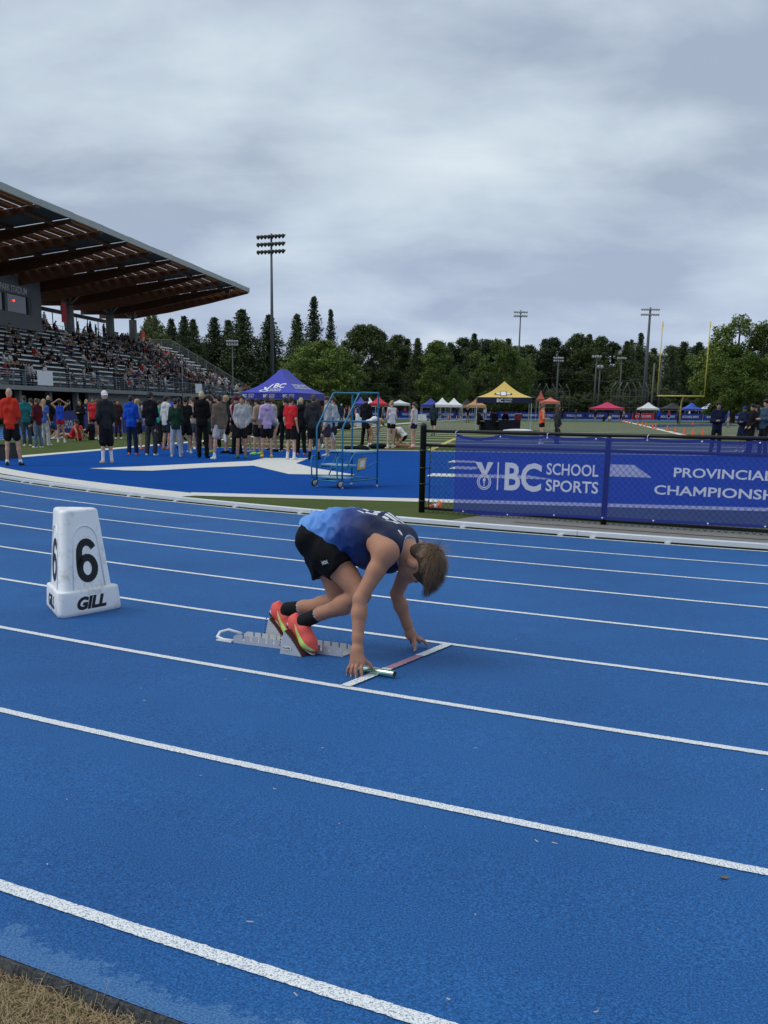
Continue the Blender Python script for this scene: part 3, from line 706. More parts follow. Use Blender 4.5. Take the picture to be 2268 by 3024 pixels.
def print_on(o):
    """lay flat lettering (x = u, y = z) on the waving cloth"""
    me = o.data; bm = bmesh.new(); bm.from_mesh(me)
    for q in range(2): bmesh.ops.subdivide_edges(bm, edges=[e for e in bm.edges if e.calc_length() > .12], cuts=1)
    for v in bm.verts:
        u, z = v.co.x, v.co.y; b0, b1 = BP(u, 0).z, BP(u, 1).z; v.co = BP(u, (z - b0) / (b1 - b0), .004)
    bm.to_mesh(me); bm.free(); return o
I4 = Matrix.Identity(4)
def bt(body, u, z, w, h, off):
    o = text_fit('lettering', body, Matrix.Translation((u, z, 0)), w, h, M_wpr, ban, off)
    if 'M' in body: fix_m(o, body.index('M'))
    print_on(o)
bt('BC', 1.29, .375, .52, .372, .024); bt('SCHOOL', 1.875, .606, .71, .150, .016); bt('SPORTS', 1.875, .394, .72, .150, .016)
bt('PROVINCIALS', 3.54, .648, 1.235, .114, .018); bt('CHAMPIONSHIPS', 3.315, .428, 1.70, .116, .018)
def flatshape(name, polys):
    mb = MB()
    for p in polys: mb.poly([(a, b, 0) for a, b in p])
    return print_on(mb.build(name, M_wpr, ban))
flatshape('emblem_ribbon', [[(.852, .735), (.942, .735), (1.010, .600), (.955, .575)], [(1.035, .738), (1.118, .740), (1.028, .575), (.975, .575), (1.005, .640)]])
def annulus(c, r0, r1, n=28): return [[(c[0] + r * math.cos(t), c[1] + r * math.sin(t)) for r, t in ((r0, a), (r1, a), (r1, b), (r0, b))] for a, b in [(2 * math.pi * i / n, 2 * math.pi * (i + 1) / n) for i in range(n)]]
mc = (.99, .474); flatshape('emblem_medal', annulus(mc, .094, .106) + annulus(mc, .070, .084))
flatshape('emblem_torch', [[(mc[0] - .006, mc[1] - .062), (mc[0] + .006, mc[1] - .062), (mc[0] + .006, mc[1] - .008), (mc[0] - .006, mc[1] - .008)], [(mc[0] - .018, mc[1] - .008), (mc[0] + .018, mc[1] - .008), (mc[0] + .012, mc[1] + .004), (mc[0] - .012, mc[1] + .004)], [(mc[0] - .02, mc[1] + .012), (mc[0], mc[1] + .006), (mc[0] + .02, mc[1] + .014), (mc[0] + .022, mc[1] + .035), (mc[0] + .004, mc[1] + .066), (mc[0] - .006, mc[1] + .04), (mc[0] - .018, mc[1] + .045)]])
flatshape('divider', [[(1.180, .376), (1.200, .376), (1.200, .742), (1.180, .742)]])
# orange and white cone lying behind the fence
M_or = mat('orange_plastic', (.75, .095, .02), .45, 0, .1, 20); M_whp = mat('white_plastic', (.74, .75, .75), .45)
cone = empty('fallen_cone', (1.13, 15.18, .0)); tag(cone, 'small orange and white cone lying on its side behind the fence', 'cone')
a = Vector((.10, -.01, .055)); d = Vector((-.96, -.25, -.03)).normalized()
MB().lathe(a, [(.075, 0), (.078, .006), (.074, .014), (.052, .02), (.046, .06)], 12, axis=d).build('cone_base', M_or, cone, True)
MB().lathe(a + d * .06, [(.046, 0), (.036, .05)], 12, axis=d).build('white_band', M_whp, cone, True)
MB().lathe(a + d * .11, [(.036, 0), (.020, .08), (.012, .085)], 12, axis=d).build('cone_tip', M_or, cone, True)

# ---- starting blocks
RO = Vector((.271, 5.521, .067)); RT = Vector((.862, -.507, 0)); RW = Vector((-.507, -.862, .0085))     # runner frame: along the lane, towards the outer lane
def RP(s, w, z): return RO + RT * s + RW * w + Vector((0, 0, z))
M_steel = mat('zinc_plated_steel', (.60, .61, .62), .38, .35, .10, 12, .06, 80)
M_pad = mat('brown_spike_rubber', (.075, .028, .020), .75, 0, .35, 60, .6, 220)
blk = empty('starting_blocks', RO); tag(blk, 'grey metal starting blocks with two brown foot pedals under the runner', 'starting blocks')
def L(s, w, z): return RT * s + RW * w + Vector((0, 0, z))
def rail_w(s): return .028 + (s + .75) * -.062        # the rail sits slightly askew in the lane
def side(name, off, inner):
    # wall of the channel, notched along its upper edge
    mb = MB(); s = -1.085; pts = [(s, .0)]
    n_not = 13; step = .052; prof = [(-1.085, .0), (-1.085, .036), (-1.06, .052)]
    q = -1.02
    for i in range(n_not): prof += [(q, .052), (q, .022), (q + .010, .018), (q + .012, .052)]; q += step
    prof += [(-.385, .052), (-.358, .036), (-.358, .0)]
    A = [L(a, rail_w(a) + off, b) for a, b in prof]; mb.prism(A, RW * .003); return mb.build(name, M_steel, blk)
side('rail_wall', .052, 0); side('rail_wall', -.055, 1)
mb = MB(); mb.prism([L(-1.085, rail_w(-1.085) + .052, .001), L(-.358, rail_w(-.358) + .052, .001), L(-.358, rail_w(-.358) - .052, .001), L(-1.085, rail_w(-1.085) - .052, .001)], (0, 0, .004)); mb.build('rail_floor', M_steel, blk)
mb = MB(); a = rail_w(-1.1); mb.tube([L(-1.085, a + .05, .012), L(-1.15, a + .060, .012), L(-1.205, a + .052, .022), L(-1.215, a + .01, .042), L(-1.19, a - .04, .050), L(-1.10, a - .05, .036)], .009, 8); mb.build('carry_handle', M_whp, blk, True)
mb = MB(); mb.box(L(-1.145, a + .045, .006), (.11, .05, .008), Matrix((RT, RW, Vector((0, 0, 1)))).transposed()); mb.build('anchor_plate', M_whp, blk)
def pedal(s0, wc, rot=0):
    """triangular side plates under a concave spiked pad; s0 = foot of the pad"""
    for off in (-.055, .055):
        mb = MB(); pr = [(s0, .002), (s0 - .018, .03), (s0 - .045, .065), (s0 - .080, .104), (s0 - .110, .133), (s0 - .122, .134), (s0 - .135, .08), (s0 - .150, .002)]
        mb.prism([L(a, wc + off, b) for a, b in pr], RW * .003); mb.build('pedal_plate', M_steel, blk)
        mb = MB()
        for i in range(6): mb.lathe(L(s0 - .148 + .0028 * i, wc + off + (.004 if off > 0 else -.001), .052 + i * .017), [(.0042, 0), (.0042, .002)], 8, axis=RW)
        mb.build('peg_hole', M_black, blk)
    mb = MB(); pr = [(s0 + .004, .004), (s0 - .014, .036), (s0 - .041, .071), (s0 - .076, .110), (s0 - .110, .142), (s0 - .118, .134), (s0 - .083, .101), (s0 - .048, .062), (s0 - .022, .028), (s0 - .004, .0)]
    mb.prism([L(a, wc - .058, b) for a, b in pr], RW * .116); mb.build('foot_pad', M_pad, blk)
pedal(-.540, .135); pedal(-.815, -.105)
pl = MB(); pl.add([L(-.672, .1968, .030), L(-.612, .1968, .030), L(-.612, .1968, .052), L(-.672, .1968, .052)], [(0, 1, 2, 3)]); pl.build('maker_plate', M_whp, blk)
text_fit('maker_lettering', 'POLANIK', frame(L(-.668, .1972, .034), RT, (0, 0, 1)), .052, .013, M_black, blk, .03)

# ---- relay baton
M_bat = mat('green_anodised_aluminium', (.42, .60, .50), .22, .9, .06, 30)
M_in = mat('tube_inside', (.03, .035, .032), .6)
b0, b1 = RP(-.118, .316, .022), RP(.123, .332, .022); bd = (b1 - b0).normalized()
bat = empty('relay_baton', b0 - Vector((0, 0, .02))); tag(bat, 'shiny pale green metal relay baton held on the start line', 'baton')
o = bat.location
mb = MB(); mb.lathe(b0 - o, [(.0185, 0), (.0195, .002), (.0195, .239), (.0188, .241), (.0168, .241), (.0168, .02)], 24, axis=bd); auto_smooth(mb.build('tube', M_bat, bat), 40)
MB().lathe(b1 - o - bd * .0025, [(.0169, -.06), (.0169, -.002)], 24, axis=bd).build('bore', M_in, bat)
# ================================================================== the runner in the blocks
M_skin = mat('tanned_skin', (.42, .205, .125), .56, 0, .20, 22, .30, 190, .35, .10)
M_nail = mat('finger_nail', (.62, .40, .33), .35)
run = empty('person', RO, math.atan2(RT.y, RT.x)); tag(run, 'runner crouched in starting blocks wearing blue singlet, black shorts and coral spikes', 'person')
def R3(s, w, z): return (s, -w, z)
def unit(v): v = np.array(v, float); return v / np.linalg.norm(v)
nsh, nel, nwr = R3(-.02, .185, .628), R3(-.105, .305, .392), R3(-.078, .375, .135)
fsh, fel, fwr = R3(-.045, -.185, .590), R3(-.178, -.235, .335), R3(-.128, -.318, .092)
nhp, nkn, nan = R3(-.490, .092, .645), R3(-.200, .128, .380), R3(-.585, .108, .185)
fhp, fkn, fan = R3(-.565, -.092, .615), R3(-.485, -.108, .280), R3(-.835, -.105, .195)
sp = [R3(-.535, 0, .645), R3(-.44, 0, .692), R3(-.32, 0, .702), R3(-.20, 0, .690), R3(-.08, 0, .655), R3(.0, 0, .615)]
def lerp(a, b, t): return tuple(a[i] + (b[i] - a[i]) * t for i in range(3))
def off(a, d): return tuple(a[i] + d[i] for i in range(3))
torso = [('c', off(sp[0], (0, .055, 0)), .096, off(sp[1], (0, .042, 0)), .086, .05), ('c', off(sp[0], (0, -.055, 0)), .096, off(sp[1], (0, -.042, 0)), .086, .05),
         ('c', off(sp[1], (0, .045, 0)), .084, off(sp[2], (0, .048, 0)), .088, .05), ('c', off(sp[1], (0, -.045, 0)), .084, off(sp[2], (0, -.048, 0)), .088, .05),
         ('c', off(sp[2], (0, .055, 0)), .088, off(sp[3], (0, .072, 0)), .093, .05), ('c', off(sp[2], (0, -.055, 0)), .088, off(sp[3], (0, -.072, 0)), .093, .05),
         ('c', off(sp[3], (0, .075, 0)), .092, off(sp[4], (.01, .088, .01)), .074, .05), ('c', off(sp[3], (0, -.075, 0)), .092, off(sp[4], (.01, -.088, .01)), .074, .05),
         ('c', off(sp[4], (0, 0, .012)), .085, off(sp[5], (0, 0, 0)), .056, .05)]
HC = np.array(R3(.086, 0, .553)); UP = unit((.955, 0, -.29)); FD = unit((-.29, 0, -.955)); SD = np.array((0, 1., 0))     # head: crown, face, side
HR = np.stack([FD, SD, UP], 1)
HS = 1.0
def H(f, s_, u): return tuple(HC + (FD * f + SD * s_ + UP * u) * HS)
head = [('e', H(-.012, 0, .030), (.099, .076, .093), HR, .02), ('e', H(.020, 0, -.045), (.076, .061, .074), HR, .03), ('c', H(.060, 0, -.085), .024, H(.072, 0, -.088), .020, .03),
        ('c', H(.088, 0, .002), .009, H(.112, 0, -.030), .012, .012), ('c', H(.083, .03, .012), .012, H(.083, -.03, .012), .012, .02), ('c', H(.088, .018, -.060), .008, H(.088, -.018, -.060), .008, .012),
        ('e', H(-.005, .078, -.012), (.021, .012, .033), HR, .008), ('e', H(-.005, -.078, -.012), (.021, .012, .033), HR, .008)]
neck = [('c', sp[5], .057, H(-.025, 0, -.055), .056, .03), ('c', off(sp[4], (0, .07, .035)), .045, H(-.02, .02, -.06), .045, .03), ('c', off(sp[4], (0, -.07, .035)), .045, H(-.02, -.02, -.06), .045, .03)]
def arm(sh, el, wr, tw):
    up_m, fo_m = lerp(sh, el, .42), lerp(el, wr, .28)
    return [('c', sh, .054, up_m, .046, .02), ('c', lerp(sh, el, .12), .040, lerp(sh, el, .34), .047, .012), ('c', up_m, .045, el, .036, .016), ('c', el, .0365, fo_m, .040, .014), ('c', fo_m, .039, lerp(el, wr, .75), .029, .02), ('c', lerp(el, wr, .75), .029, wr, .0245, .015)]
def leg(hp, kn, an):
    m, c = lerp(hp, kn, .45), lerp(kn, an, .32); d = unit(np.array(an) - np.array(kn)); b = np.cross(d, (0, 1, 0)); b = b if b[2] < 0 else -b
    return [('c', hp, .092, m, .078, .04), ('c', m, .078, kn, .053, .022), ('c', kn, .052, off(c, b * .004), .048, .016), ('c', off(c, b * .014), .051, lerp(kn, an, .68), .037, .03), ('c', lerp(kn, an, .68), .037, an, .031, .02)]
def finger(a, b, c, t, r):
    return [('c', a, r * 1.12, b, r, .006), ('c', b, r, c, r * .92, .004), ('c', c, r * .92, t, r * .78, .004)]
nails = []
def fng(root_, tip, r, lift, bend_dir=(0, 0, 1), toward=None):
    a, t = np.array(root_), np.array(tip); u = np.array(bend_dir, float); L_ = np.linalg.norm(t - a)
    b = a + (t - a) * .42 + u * lift; c = a + (t - a) * .74 + u * lift * .75
    nails.append((t, unit(t - c), r)); return finger(tuple(a), tuple(b), tuple(c), tuple(t), r)
def ground(w): return .0085 * w
# near hand: wrist high, four fingers spread down to the track, back of the hand to the camera
kI, kM, kR, kP = R3(-.036, .386, .074), R3(-.057, .398, .078), R3(-.078, .400, .073), R3(-.097, .394, .064)
hand_n = [('c', nwr, .024, lerp(nwr, kI, .92), .0175, .02), ('c', nwr, .025, lerp(nwr, kM, .92), .018, .02), ('c', nwr, .025, lerp(nwr, kR, .92), .0175, .02), ('c', nwr, .024, lerp(nwr, kP, .92), .0165, .02)]
tips_n = [(kI, R3(-.024, .412, .0125), .0098), (kM, R3(-.047, .432, .013), .0100), (kR, R3(-.077, .428, .0125), .0096), (kP, R3(-.114, .410, .0115), .0086)]
for k_, t_, r_ in tips_n: hand_n += fng(k_, t_, r_, .013, (-.2, -.9, .35))
hand_n += [('c', lerp(nwr, kI, .25), .017, R3(-.040, .352, .078), .0125, .012)] + fng(R3(-.040, .352, .078), R3(-.014, .333, .046), .0098, .006, (.8, 0, .3))
# far hand: thumb towards the camera, fingers bridging out along the line
fI, fM, fR, fP = R3(-.095, -.352, .058), R3(-.112, -.366, .060), R3(-.130, -.370, .056), R3(-.147, -.362, .050)
hand_f = [('c', fwr, .023, lerp(fwr, q, .85), .0148, .02) for q in (fI, fM, fR, fP)]
for k_, t_, r_ in ((fI, R3(-.062, -.412, .0115), .0098), (fM, R3(-.082, -.440, .0115), .0098), (fR, R3(-.125, -.440, .0115), .0094), (fP, R3(-.168, -.405, .0110), .0084)): hand_f += fng(k_, t_, r_, .014)
hand_f += [('c', lerp(fwr, fI, .2), .017, R3(-.092, -.300, .054), .0135, .012)] + fng(R3(-.092, -.300, .054), R3(-.066, -.262, .0115), .0100, .004, (.3, -.3, .3))
body = torso + head + neck + arm(nsh, nel, nwr, 0) + arm(fsh, fel, fwr, 0) + leg(nhp, nkn, nan) + leg(fhp, fkn, fan) + hand_n + hand_f
body += [('c', off(nsh, (-.035, .03, .0)), .058, nsh, .054, .04), ('c', off(fsh, (-.035, -.03, .0)), .058, fsh, .054, .04), ('c', off(sp[3], (.03, -.10, .03)), .055, nsh, .050, .05), ('c', off(sp[3], (.03, .10, .03)), .055, fsh, .050, .05)]
bo = sdf_obj('body', body, M_skin, run, vox=.0046, k=.02, relax=2)
mb = MB()
for t, d, r in nails:
    # nail on the upper (camera) side of each fingertip
    d = Vector(d); u = Vector((-.35, -.75, .55)); u = (u - d * u.dot(d)).normalized(); s_ = d.cross(u); c = Vector(t) + u * r * .74 - d * r * .1
    V = [c + s_ * a * r * .55 + d * b * r * .85 + u * (-.12 * r * abs(a)) for a, b in ((-1, -1), (0, -1.1), (1, -1), (1, .6), (0, 1.0), (-1, .6))]
    mb2 = MB(); mb2.poly(V); mb2.build('finger_nail', M_nail, run)
# eyes are shut towards the ground: brow and lash lines only
M_lash = mat('brow_hair', (.05, .03, .02), .8)
for s_ in (-1, 1):
    MB().tube([H(.090, s_ * .016, .018), H(.093, s_ * .030, .022), H(.085, s_ * .046, .017)], [.002, .0028, .0015], 5).build('eyebrow', M_lash, run)
    MB().tube([H(.083, s_ * .018, -.002), H(.087, s_ * .030, -.004), H(.080, s_ * .043, -.001)], [.0012, .0018, .001], 5).build('eyelid', M_lash, run)

# singlet: printed fade from sky blue at the hem to navy at the shoulders
def singlet_mat():
    m, n, l, b = new_mat('singlet_fabric'); tc = n.new('ShaderNodeTexCoord'); sx = n.new('ShaderNodeSeparateXYZ'); l.new(tc.outputs['Object'], sx.inputs[0])
    nz = n.new('ShaderNodeTexNoise'); l.new(tc.outputs['Object'], nz.inputs['Vector']); nz.inputs['Scale'].default_value = 6
    ad = n.new('ShaderNodeMath'); ad.operation = 'MULTIPLY_ADD'; l.new(nz.outputs['Fac'], ad.inputs[0]); ad.inputs[1].default_value = .05; l.new(sx.outputs[0], ad.inputs[2])
    mr = n.new('ShaderNodeMapRange'); l.new(ad.outputs[0], mr.inputs[0]); mr.inputs[1].default_value = -.55; mr.inputs[2].default_value = .05
    r = n.new('ShaderNodeValToRGB'); l.new(mr.outputs[0], r.inputs[0]); e = r.color_ramp.elements
    while len(e) < 4: e.new(.5)
    for i, (p, c) in enumerate(((.05, (.13, .32, .72)), (.27, (.085, .23, .60)), (.44, (.014, .042, .20)), (.72, (.005, .010, .045)))): e[i].position = p; e[i].color = (*c, 1)
    l.new(r.outputs[0], b.inputs['Base Color']); b.inputs['Roughness'].default_value = .55; b.inputs['Specular IOR Level'].default_value = .25
    wv = n.new('ShaderNodeTexNoise'); l.new(tc.outputs['Object'], wv.inputs['Vector']); wv.inputs['Scale'].default_value = 420
    bp = n.new('ShaderNodeBump'); bp.inputs['Strength'].default_value = .15; bp.inputs['Distance'].default_value = .003; l.new(wv.outputs['Fac'], bp.inputs['Height']); l.new(bp.outputs[0], b.inputs['Normal'])
    return m
M_sing = singlet_mat(); M_trim = mat('pale_blue_piping', (.33, .45, .62), .6); M_prn = mat('white_jersey_print', (.72, .74, .78), .55)
drape = [('c', R3(-.32, .055, .655), .075, R3(-.16, .07, .600), .080, .06), ('c', R3(-.32, -.055, .65), .075, R3(-.16, -.07, .585), .080, .06), ('c', R3(-.20, .0, .60), .09, R3(-.105, 0, .560), .062, .06), ('c', R3(-.52, .062, .665), .092, R3(-.40, .08, .64), .082, .05), ('c', R3(-.52, -.062, .665), .092, R3(-.40, -.08, .64), .082, .05)]
top_pr = torso[2:] + drape + [('c', off(sp[3], (.02, -.095, .03)), .062, off(nsh, (-.02, .05, .025)), .050, .05), ('c', off(sp[3], (.02, .095, .03)), .062, off(fsh, (-.02, -.05, .025)), .050, .05), ('c', off(sp[0], (.005, .058, .012)), .112, off(sp[1], (0, .045, 0)), .092, .05), ('c', off(sp[0], (.005, -.058, .012)), .112, off(sp[1], (0, -.045, 0)), .092, .05)]
ah_n = ('e', R3(-.055, .225, .605), (.105, .085, .130), np.stack([unit((.85, 0, -.53)), (0, 1., 0), unit((.53, 0, .85))], 1))
ah_f = ('e', R3(-.075, -.225, .575), (.105, .085, .130), np.stack([unit((.85, 0, -.53)), (0, 1., 0), unit((.53, 0, .85))], 1))
nk = ('e', R3(.045, 0, .60), (.068, .085, .125), np.stack([unit((.97, 0, -.24)), (0, 1., 0), unit((.24, 0, .97))], 1))
hem_n = unit((-.93, .05, -.36)); hem_p = np.array(R3(-.602, 0, .655)); hq = np.array(R3(-.36, .12, .625))
HEMP = np.array(R3(-.36, .12, .625)); HEMN = unit((-.39, 0, -.92)); HEMT = unit((.92, 0, -.39))
hem_cut = ('b', tuple(HEMP + HEMN * .30 - HEMT * .34), (.34, .5, .30), np.stack([HEMT, np.array((0, 1., 0)), HEMN], 1))
def wrinkle(V, Q):
    N = vnormals(V, Q); out = np.empty(len(V))
    for i, v in enumerate(V):
        x, y, z = v; ridge = abs(mnoise.noise((x * 7 + z * 9 + 3, y * 6, z * 5 - x * 9))); r2 = abs(mnoise.noise((x * 15 - z * 6, y * 12 + 4, z * 14 + x * 10)))
        amp = min(1, max(.12, (-x - .17) / .2)) * min(1, max(.05, (.006 + abs((v - HEMP) @ HEMN)) / .05) if x < -.33 else 1)                      # gathers at the waist, smooth over the ribs
        out[i] = max(amp * (.017 * (1 - ridge * 2.8) + .008 * (1 - 2.6 * r2)) - .004, -.007)
    return V + N * out[:, None]
def displace_singlet(V, Q): return wrinkle(V, Q)
top = sdf_obj('singlet', top_pr, [M_sing, M_trim, M_prn], run, vox=.0050, k=.03, inflate=.012, cuts=[ah_n, ah_f, nk, hem_cut], planes=[(np.array(R3(-.66, 0, .7)), unit((-1, 0, -.1)))], displace=displace_singlet, relax=3)
me = top.data; mi = []
for p in me.polygons:
    c = np.array(p.center); k = 0
    for q, wd in ((ah_n, .0), (ah_f, .0), (nk, .011)):
        d = _prim_d(q, c[0], c[1], c[2])
        if wd and d < wd and c[0] < .07: k = 1
    # club lettering printed across the upper back
    if p.normal.z > .5 and -.30 < c[0] < -.02 and -.012 < c[1] < .105:
        u, v = (c[1] + .105) / .030, (c[0] + .30) / .14
        if (u % 1) < .62 and (v % 1) < .78 and ((int(u) * 7 + int(v) * 3 + int((v % 1) * 4)) % 4): k = 2
    if k == 0 and (c[0] + .005) ** 2 + (c[1] + .062) ** 2 < .012 ** 2 and p.normal.z > .2: k = 2
    mi.append(k)
me.polygons.foreach_set('material_index', mi)

# shorts
M_shorts = mat('black_woven_polyester', (.0045, .005, .006), .7, 0, .3, 12, .15, 300, .12)
def thigh(hp, kn, t): return lerp(hp, kn, t)
nd_, fd_ = unit(np.array(nkn) - np.array(nhp)), unit(np.array(fkn) - np.array(fhp))
sh_pr = torso[:2] + [('c', off(nhp, (-.02, 0, .01)), .106, off(thigh(nhp, nkn, .30), (.004, 0, .006)), .098, .05), ('c', off(thigh(nhp, nkn, .30), (.004, 0, .006)), .097, off(thigh(nhp, nkn, .62), (.004, -.004, .004)), .086, .04), ('c', off(fhp, (-.03, 0, 0)), .112, off(thigh(fhp, fkn, .30), (-.02, 0, 0)), .104, .05), ('c', off(thigh(fhp, fkn, .3), (-.025, 0, 0)), .10, off(thigh(fhp, fkn, .58), (-.042, 0, -.0)), .088, .04)]
nq, fq = np.array(thigh(nhp, nkn, .55)), np.array(thigh(fhp, fkn, .50))
def sh_wr(V, Q):
    N = vnormals(V, Q); o_ = np.array([.006 * (1 - 2.4 * abs(mnoise.noise((v[0] * 12, v[1] * 11, v[2] * 9)))) for v in V]); return V + N * o_[:, None]
HQ = HEMP - HEMN * .022
def shorts(name, pr, planes):
    planes = planes + [(HQ, -HEMN)]
    return sdf_obj(name, pr, M_shorts, run, vox=.0065, k=.03, inflate=.004, planes=planes, displace=sh_wr, relax=2)
shorts('shorts', sh_pr[:4], [(nq, unit(nd_ + np.array((-.10, 0, .05))))]); shorts('shorts_leg', sh_pr[4:], [(fq, unit(fd_ + np.array((.25, 0, 0))))])
M_mark = mat('silver_print', (.62, .63, .66), .5)
# small crossed-arc mark on the near leg of the shorts
mc_ = np.array(thigh(nhp, nkn, .40)) + np.array((.0, -.116, .012)); ex = Vector(nd_).normalized(); ey = Vector((.55, -.2, .8)); ey = (ey - ex * ey.dot(ex)).normalized()
FM = frame(mc_, Vector((.8, 0, .25)), Vector((-.25, -.25, .9)))
for sg in (1, -1):
    mb = MB()
    for i in range(10):
        a0_, a1_ = [math.radians(200 + 140 * q / 10) for q in (i, i + 1)]; f = [.0035 + .0035 * abs(i_ - 5) / 5 for i_ in (i, i + 1)]
        mb.add([FM @ Vector((.020 * math.cos(a), sg * (.016 + .022 * math.sin(a) + s_ * w_), 0)) for a, w_ in ((a0_, f[0]), (a1_, f[1])) for s_ in (-1, 1)], [(0, 2, 3, 1)])
    mb.build('shorts_mark', M_mark, run)

# socks and spiked shoes
M_sock = mat('black_sock', (.010, .010, .012), .85, 0, .2, 60, .2, 400, .2); M_sockt = mat('sock_print', (.55, .56, .58), .7)
M_coral = mat('coral_mesh_upper', (.78, .105, .085), .55, 0, .16, 70, .35, 240, .35); M_lime = mat('lime_swoop', (.50, .78, .20), .5); M_sole = mat('white_spike_plate', (.62, .60, .55), .4); M_plate = mat('dark_plate', (.03, .03, .035), .35); M_grey = mat('grey_heel_lining', (.38, .40, .40), .7)
def shoe(kn, an, heel, ball, toe, wc, swoop):
    d = unit(np.array(an) - np.array(kn)); top_ = lerp(kn, an, .66)
    sk = sdf_obj('sock', [('c', top_, .0395, lerp(kn, an, .85), .0365, .02), ('c', lerp(kn, an, .85), .0365, an, .0375, .02), ('c', an, .0365, lerp(an, lerp(heel, ball, .5), .7), .033, .03)], [M_sock, M_sockt], run, vox=.006, k=.02, planes=[(np.array(top_), -d)])
    q = np.array(top_) + d * .018; mi = []
    ax1 = unit(np.cross(d, (0, 1, 0))); 
    for p in sk.data.polygons:
        c = np.array(p.center) - q; h = c @ d; a = math.atan2(c @ ax1, -c[1])
        mi.append(1 if swoop and abs(h - .012) < .008 and (int(a * 9) % 2 == 0) and abs(a) < 1.3 else 0)
    sk.data.polygons.foreach_set('material_index', mi)
    heel, ball, toe = np.array(heel), np.array(ball), np.array(toe); f1, f2 = unit(ball - heel), unit(toe - ball); lat = np.array((0, 1., 0)); n1 = np.cross(lat, f1); n1 = n1 if n1[0] > 0 else -n1; n2 = np.cross(lat, f2); n2 = n2 if n2[2] > 0 else -n2
    R1 = np.stack([f1, lat, n1], 1)
    up_ = [('e', tuple(heel + n1 * .040 + f1 * .012), (.046, .034, .046), R1, .03), ('c', tuple(heel + n1 * .055 + f1 * .02), .030, tuple(heel + n1 * .060 + f1 * .075), .036, .03),
           ('c', tuple(heel + n1 * .030 + f1 * .03), .033, tuple(ball + n1 * .030), .043, .03), ('c', tuple(heel + n1 * .058 + f1 * .085), .036, tuple(ball + n1 * .036), .040, .03), ('c', tuple(ball + n1 * .028), .043, tuple(toe + n2 * .022 - f2 * .018), .026, .03), ('c', tuple(heel - f1 * .018 + n1 * .082), .012, tuple(heel - f1 * .012 + n1 * .05), .026, .02)]
    cutp = ('c', tuple(np.array(an) - d * .03), .031, tuple(np.array(an) + d * .02), .030)
    sh = sdf_obj('shoe', up_, [M_coral, M_lime, M_sole], run, vox=.0050, k=.025, planes=[(heel + n1 * .002, -n1)] if False else [], relax=2)
    mi = []
    L1 = np.linalg.norm(ball - heel)
    for p in sh.data.polygons:
        c = np.array(p.center); u = (c - heel) @ f1; v = (c - heel) @ n1; k = 0
        if swoop:
            x = (u - .02) / (L1 + .05); lo = .062 - .095 * x + .075 * x * x; th = .026 * math.sin(min(1, max(0, x)) * math.pi) * (.35 + x)
            if 0 < x < 1.0 and abs(c[1] - wc) > .022 and p.normal.y < .25 and lo - th < v < lo + th * .35 + .002: k = 1
        mi.append(k)
    sh.data.polygons.foreach_set('material_index', mi)
    so = sdf_obj('sole', [('c', tuple(heel + n1 * .004), .026, tuple(heel + f1 * .07 + n1 * .002), .024, .02), ('c', tuple(heel + f1 * .07 + n1 * .002), .026, tuple(ball + n1 * .004), .038, .03), ('c', tuple(ball + n1 * .004), .038, tuple(toe + n2 * .006 - f2 * .016), .024, .03)], [M_sole, M_plate], sh, vox=.005, planes=[(heel + n1 * .012, n1 * 1.0)] if False else [(heel + n1 * .014, unit(n1 + f1 * 0))], relax=2)
    so.data.polygons.foreach_set('material_index', [1 if (np.array(p.center) - heel) @ n1 < .004 else 0 for p in so.data.polygons])
    # laces
    for i in range(5):
        c = heel + f1 * (.085 + .022 * i) + n1 * (.100 - .008 * i - .0022 * i * i); MB().tube([tuple(c + lat * .024 - n1 * .010), tuple(c + n1 * .001 + f1 * .006), tuple(c - lat * .024 - n1 * .010)], .0028, 5).build('lace', M_coral, sh, True)
    return sh
shoe(nkn, nan, R3(-.672, .115, .150), R3(-.566, .122, .050), R3(-.505, .125, .012), -.118, True)
shoe(fkn, fan, R3(-.945, -.105, .158), R3(-.840, -.105, .055), R3(-.785, -.105, .012), .105, True)

# hair: close cap under combed strands
def hair_mat():
    m, n, l, b = new_mat('brown_hair'); at = n.new('ShaderNodeAttribute'); at.attribute_name = 'tone'
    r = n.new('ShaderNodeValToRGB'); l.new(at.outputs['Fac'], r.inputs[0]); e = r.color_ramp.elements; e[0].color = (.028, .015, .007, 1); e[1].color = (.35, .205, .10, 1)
    l.new(r.outputs[0], b.inputs['Base Color']); b.inputs['Roughness'].default_value = .42; b.inputs['Specular IOR Level'].default_value = .5; return m
M_hair = hair_mat(); M_cap = mat('hair_roots', (.045, .027, .015), .7, 0, .3, 60, .4, 300)
hcap = [('e', H(-.014, 0, .036), (.109, .085, .097), HR, .02), ('c', H(-.07, .035, -.03), .035, H(-.07, -.035, -.03), .035, .03), ('e', H(.052, 0, .085), (.052, .062, .040), HR, .02)]
sdf_obj('hair', hcap, M_cap, run, vox=.006, k=.02, cuts=[('e', H(.105, 0, -.035), (.075, .095, .088), HR), ('e', H(.012, .085, -.035), (.066, .035, .068), HR), ('e', H(.012, -.085, -.035), (.066, .035, .068), HR)])
q = random.Random(11); V, Fc, TN = [], [], []
hc, ra = np.array(H(-.014, 0, .036)), np.array((.111, .087, .099)); grav = np.array((0, 0, -1.)); whorl = unit(-FD * .55 + UP * .8)
n_s = 0
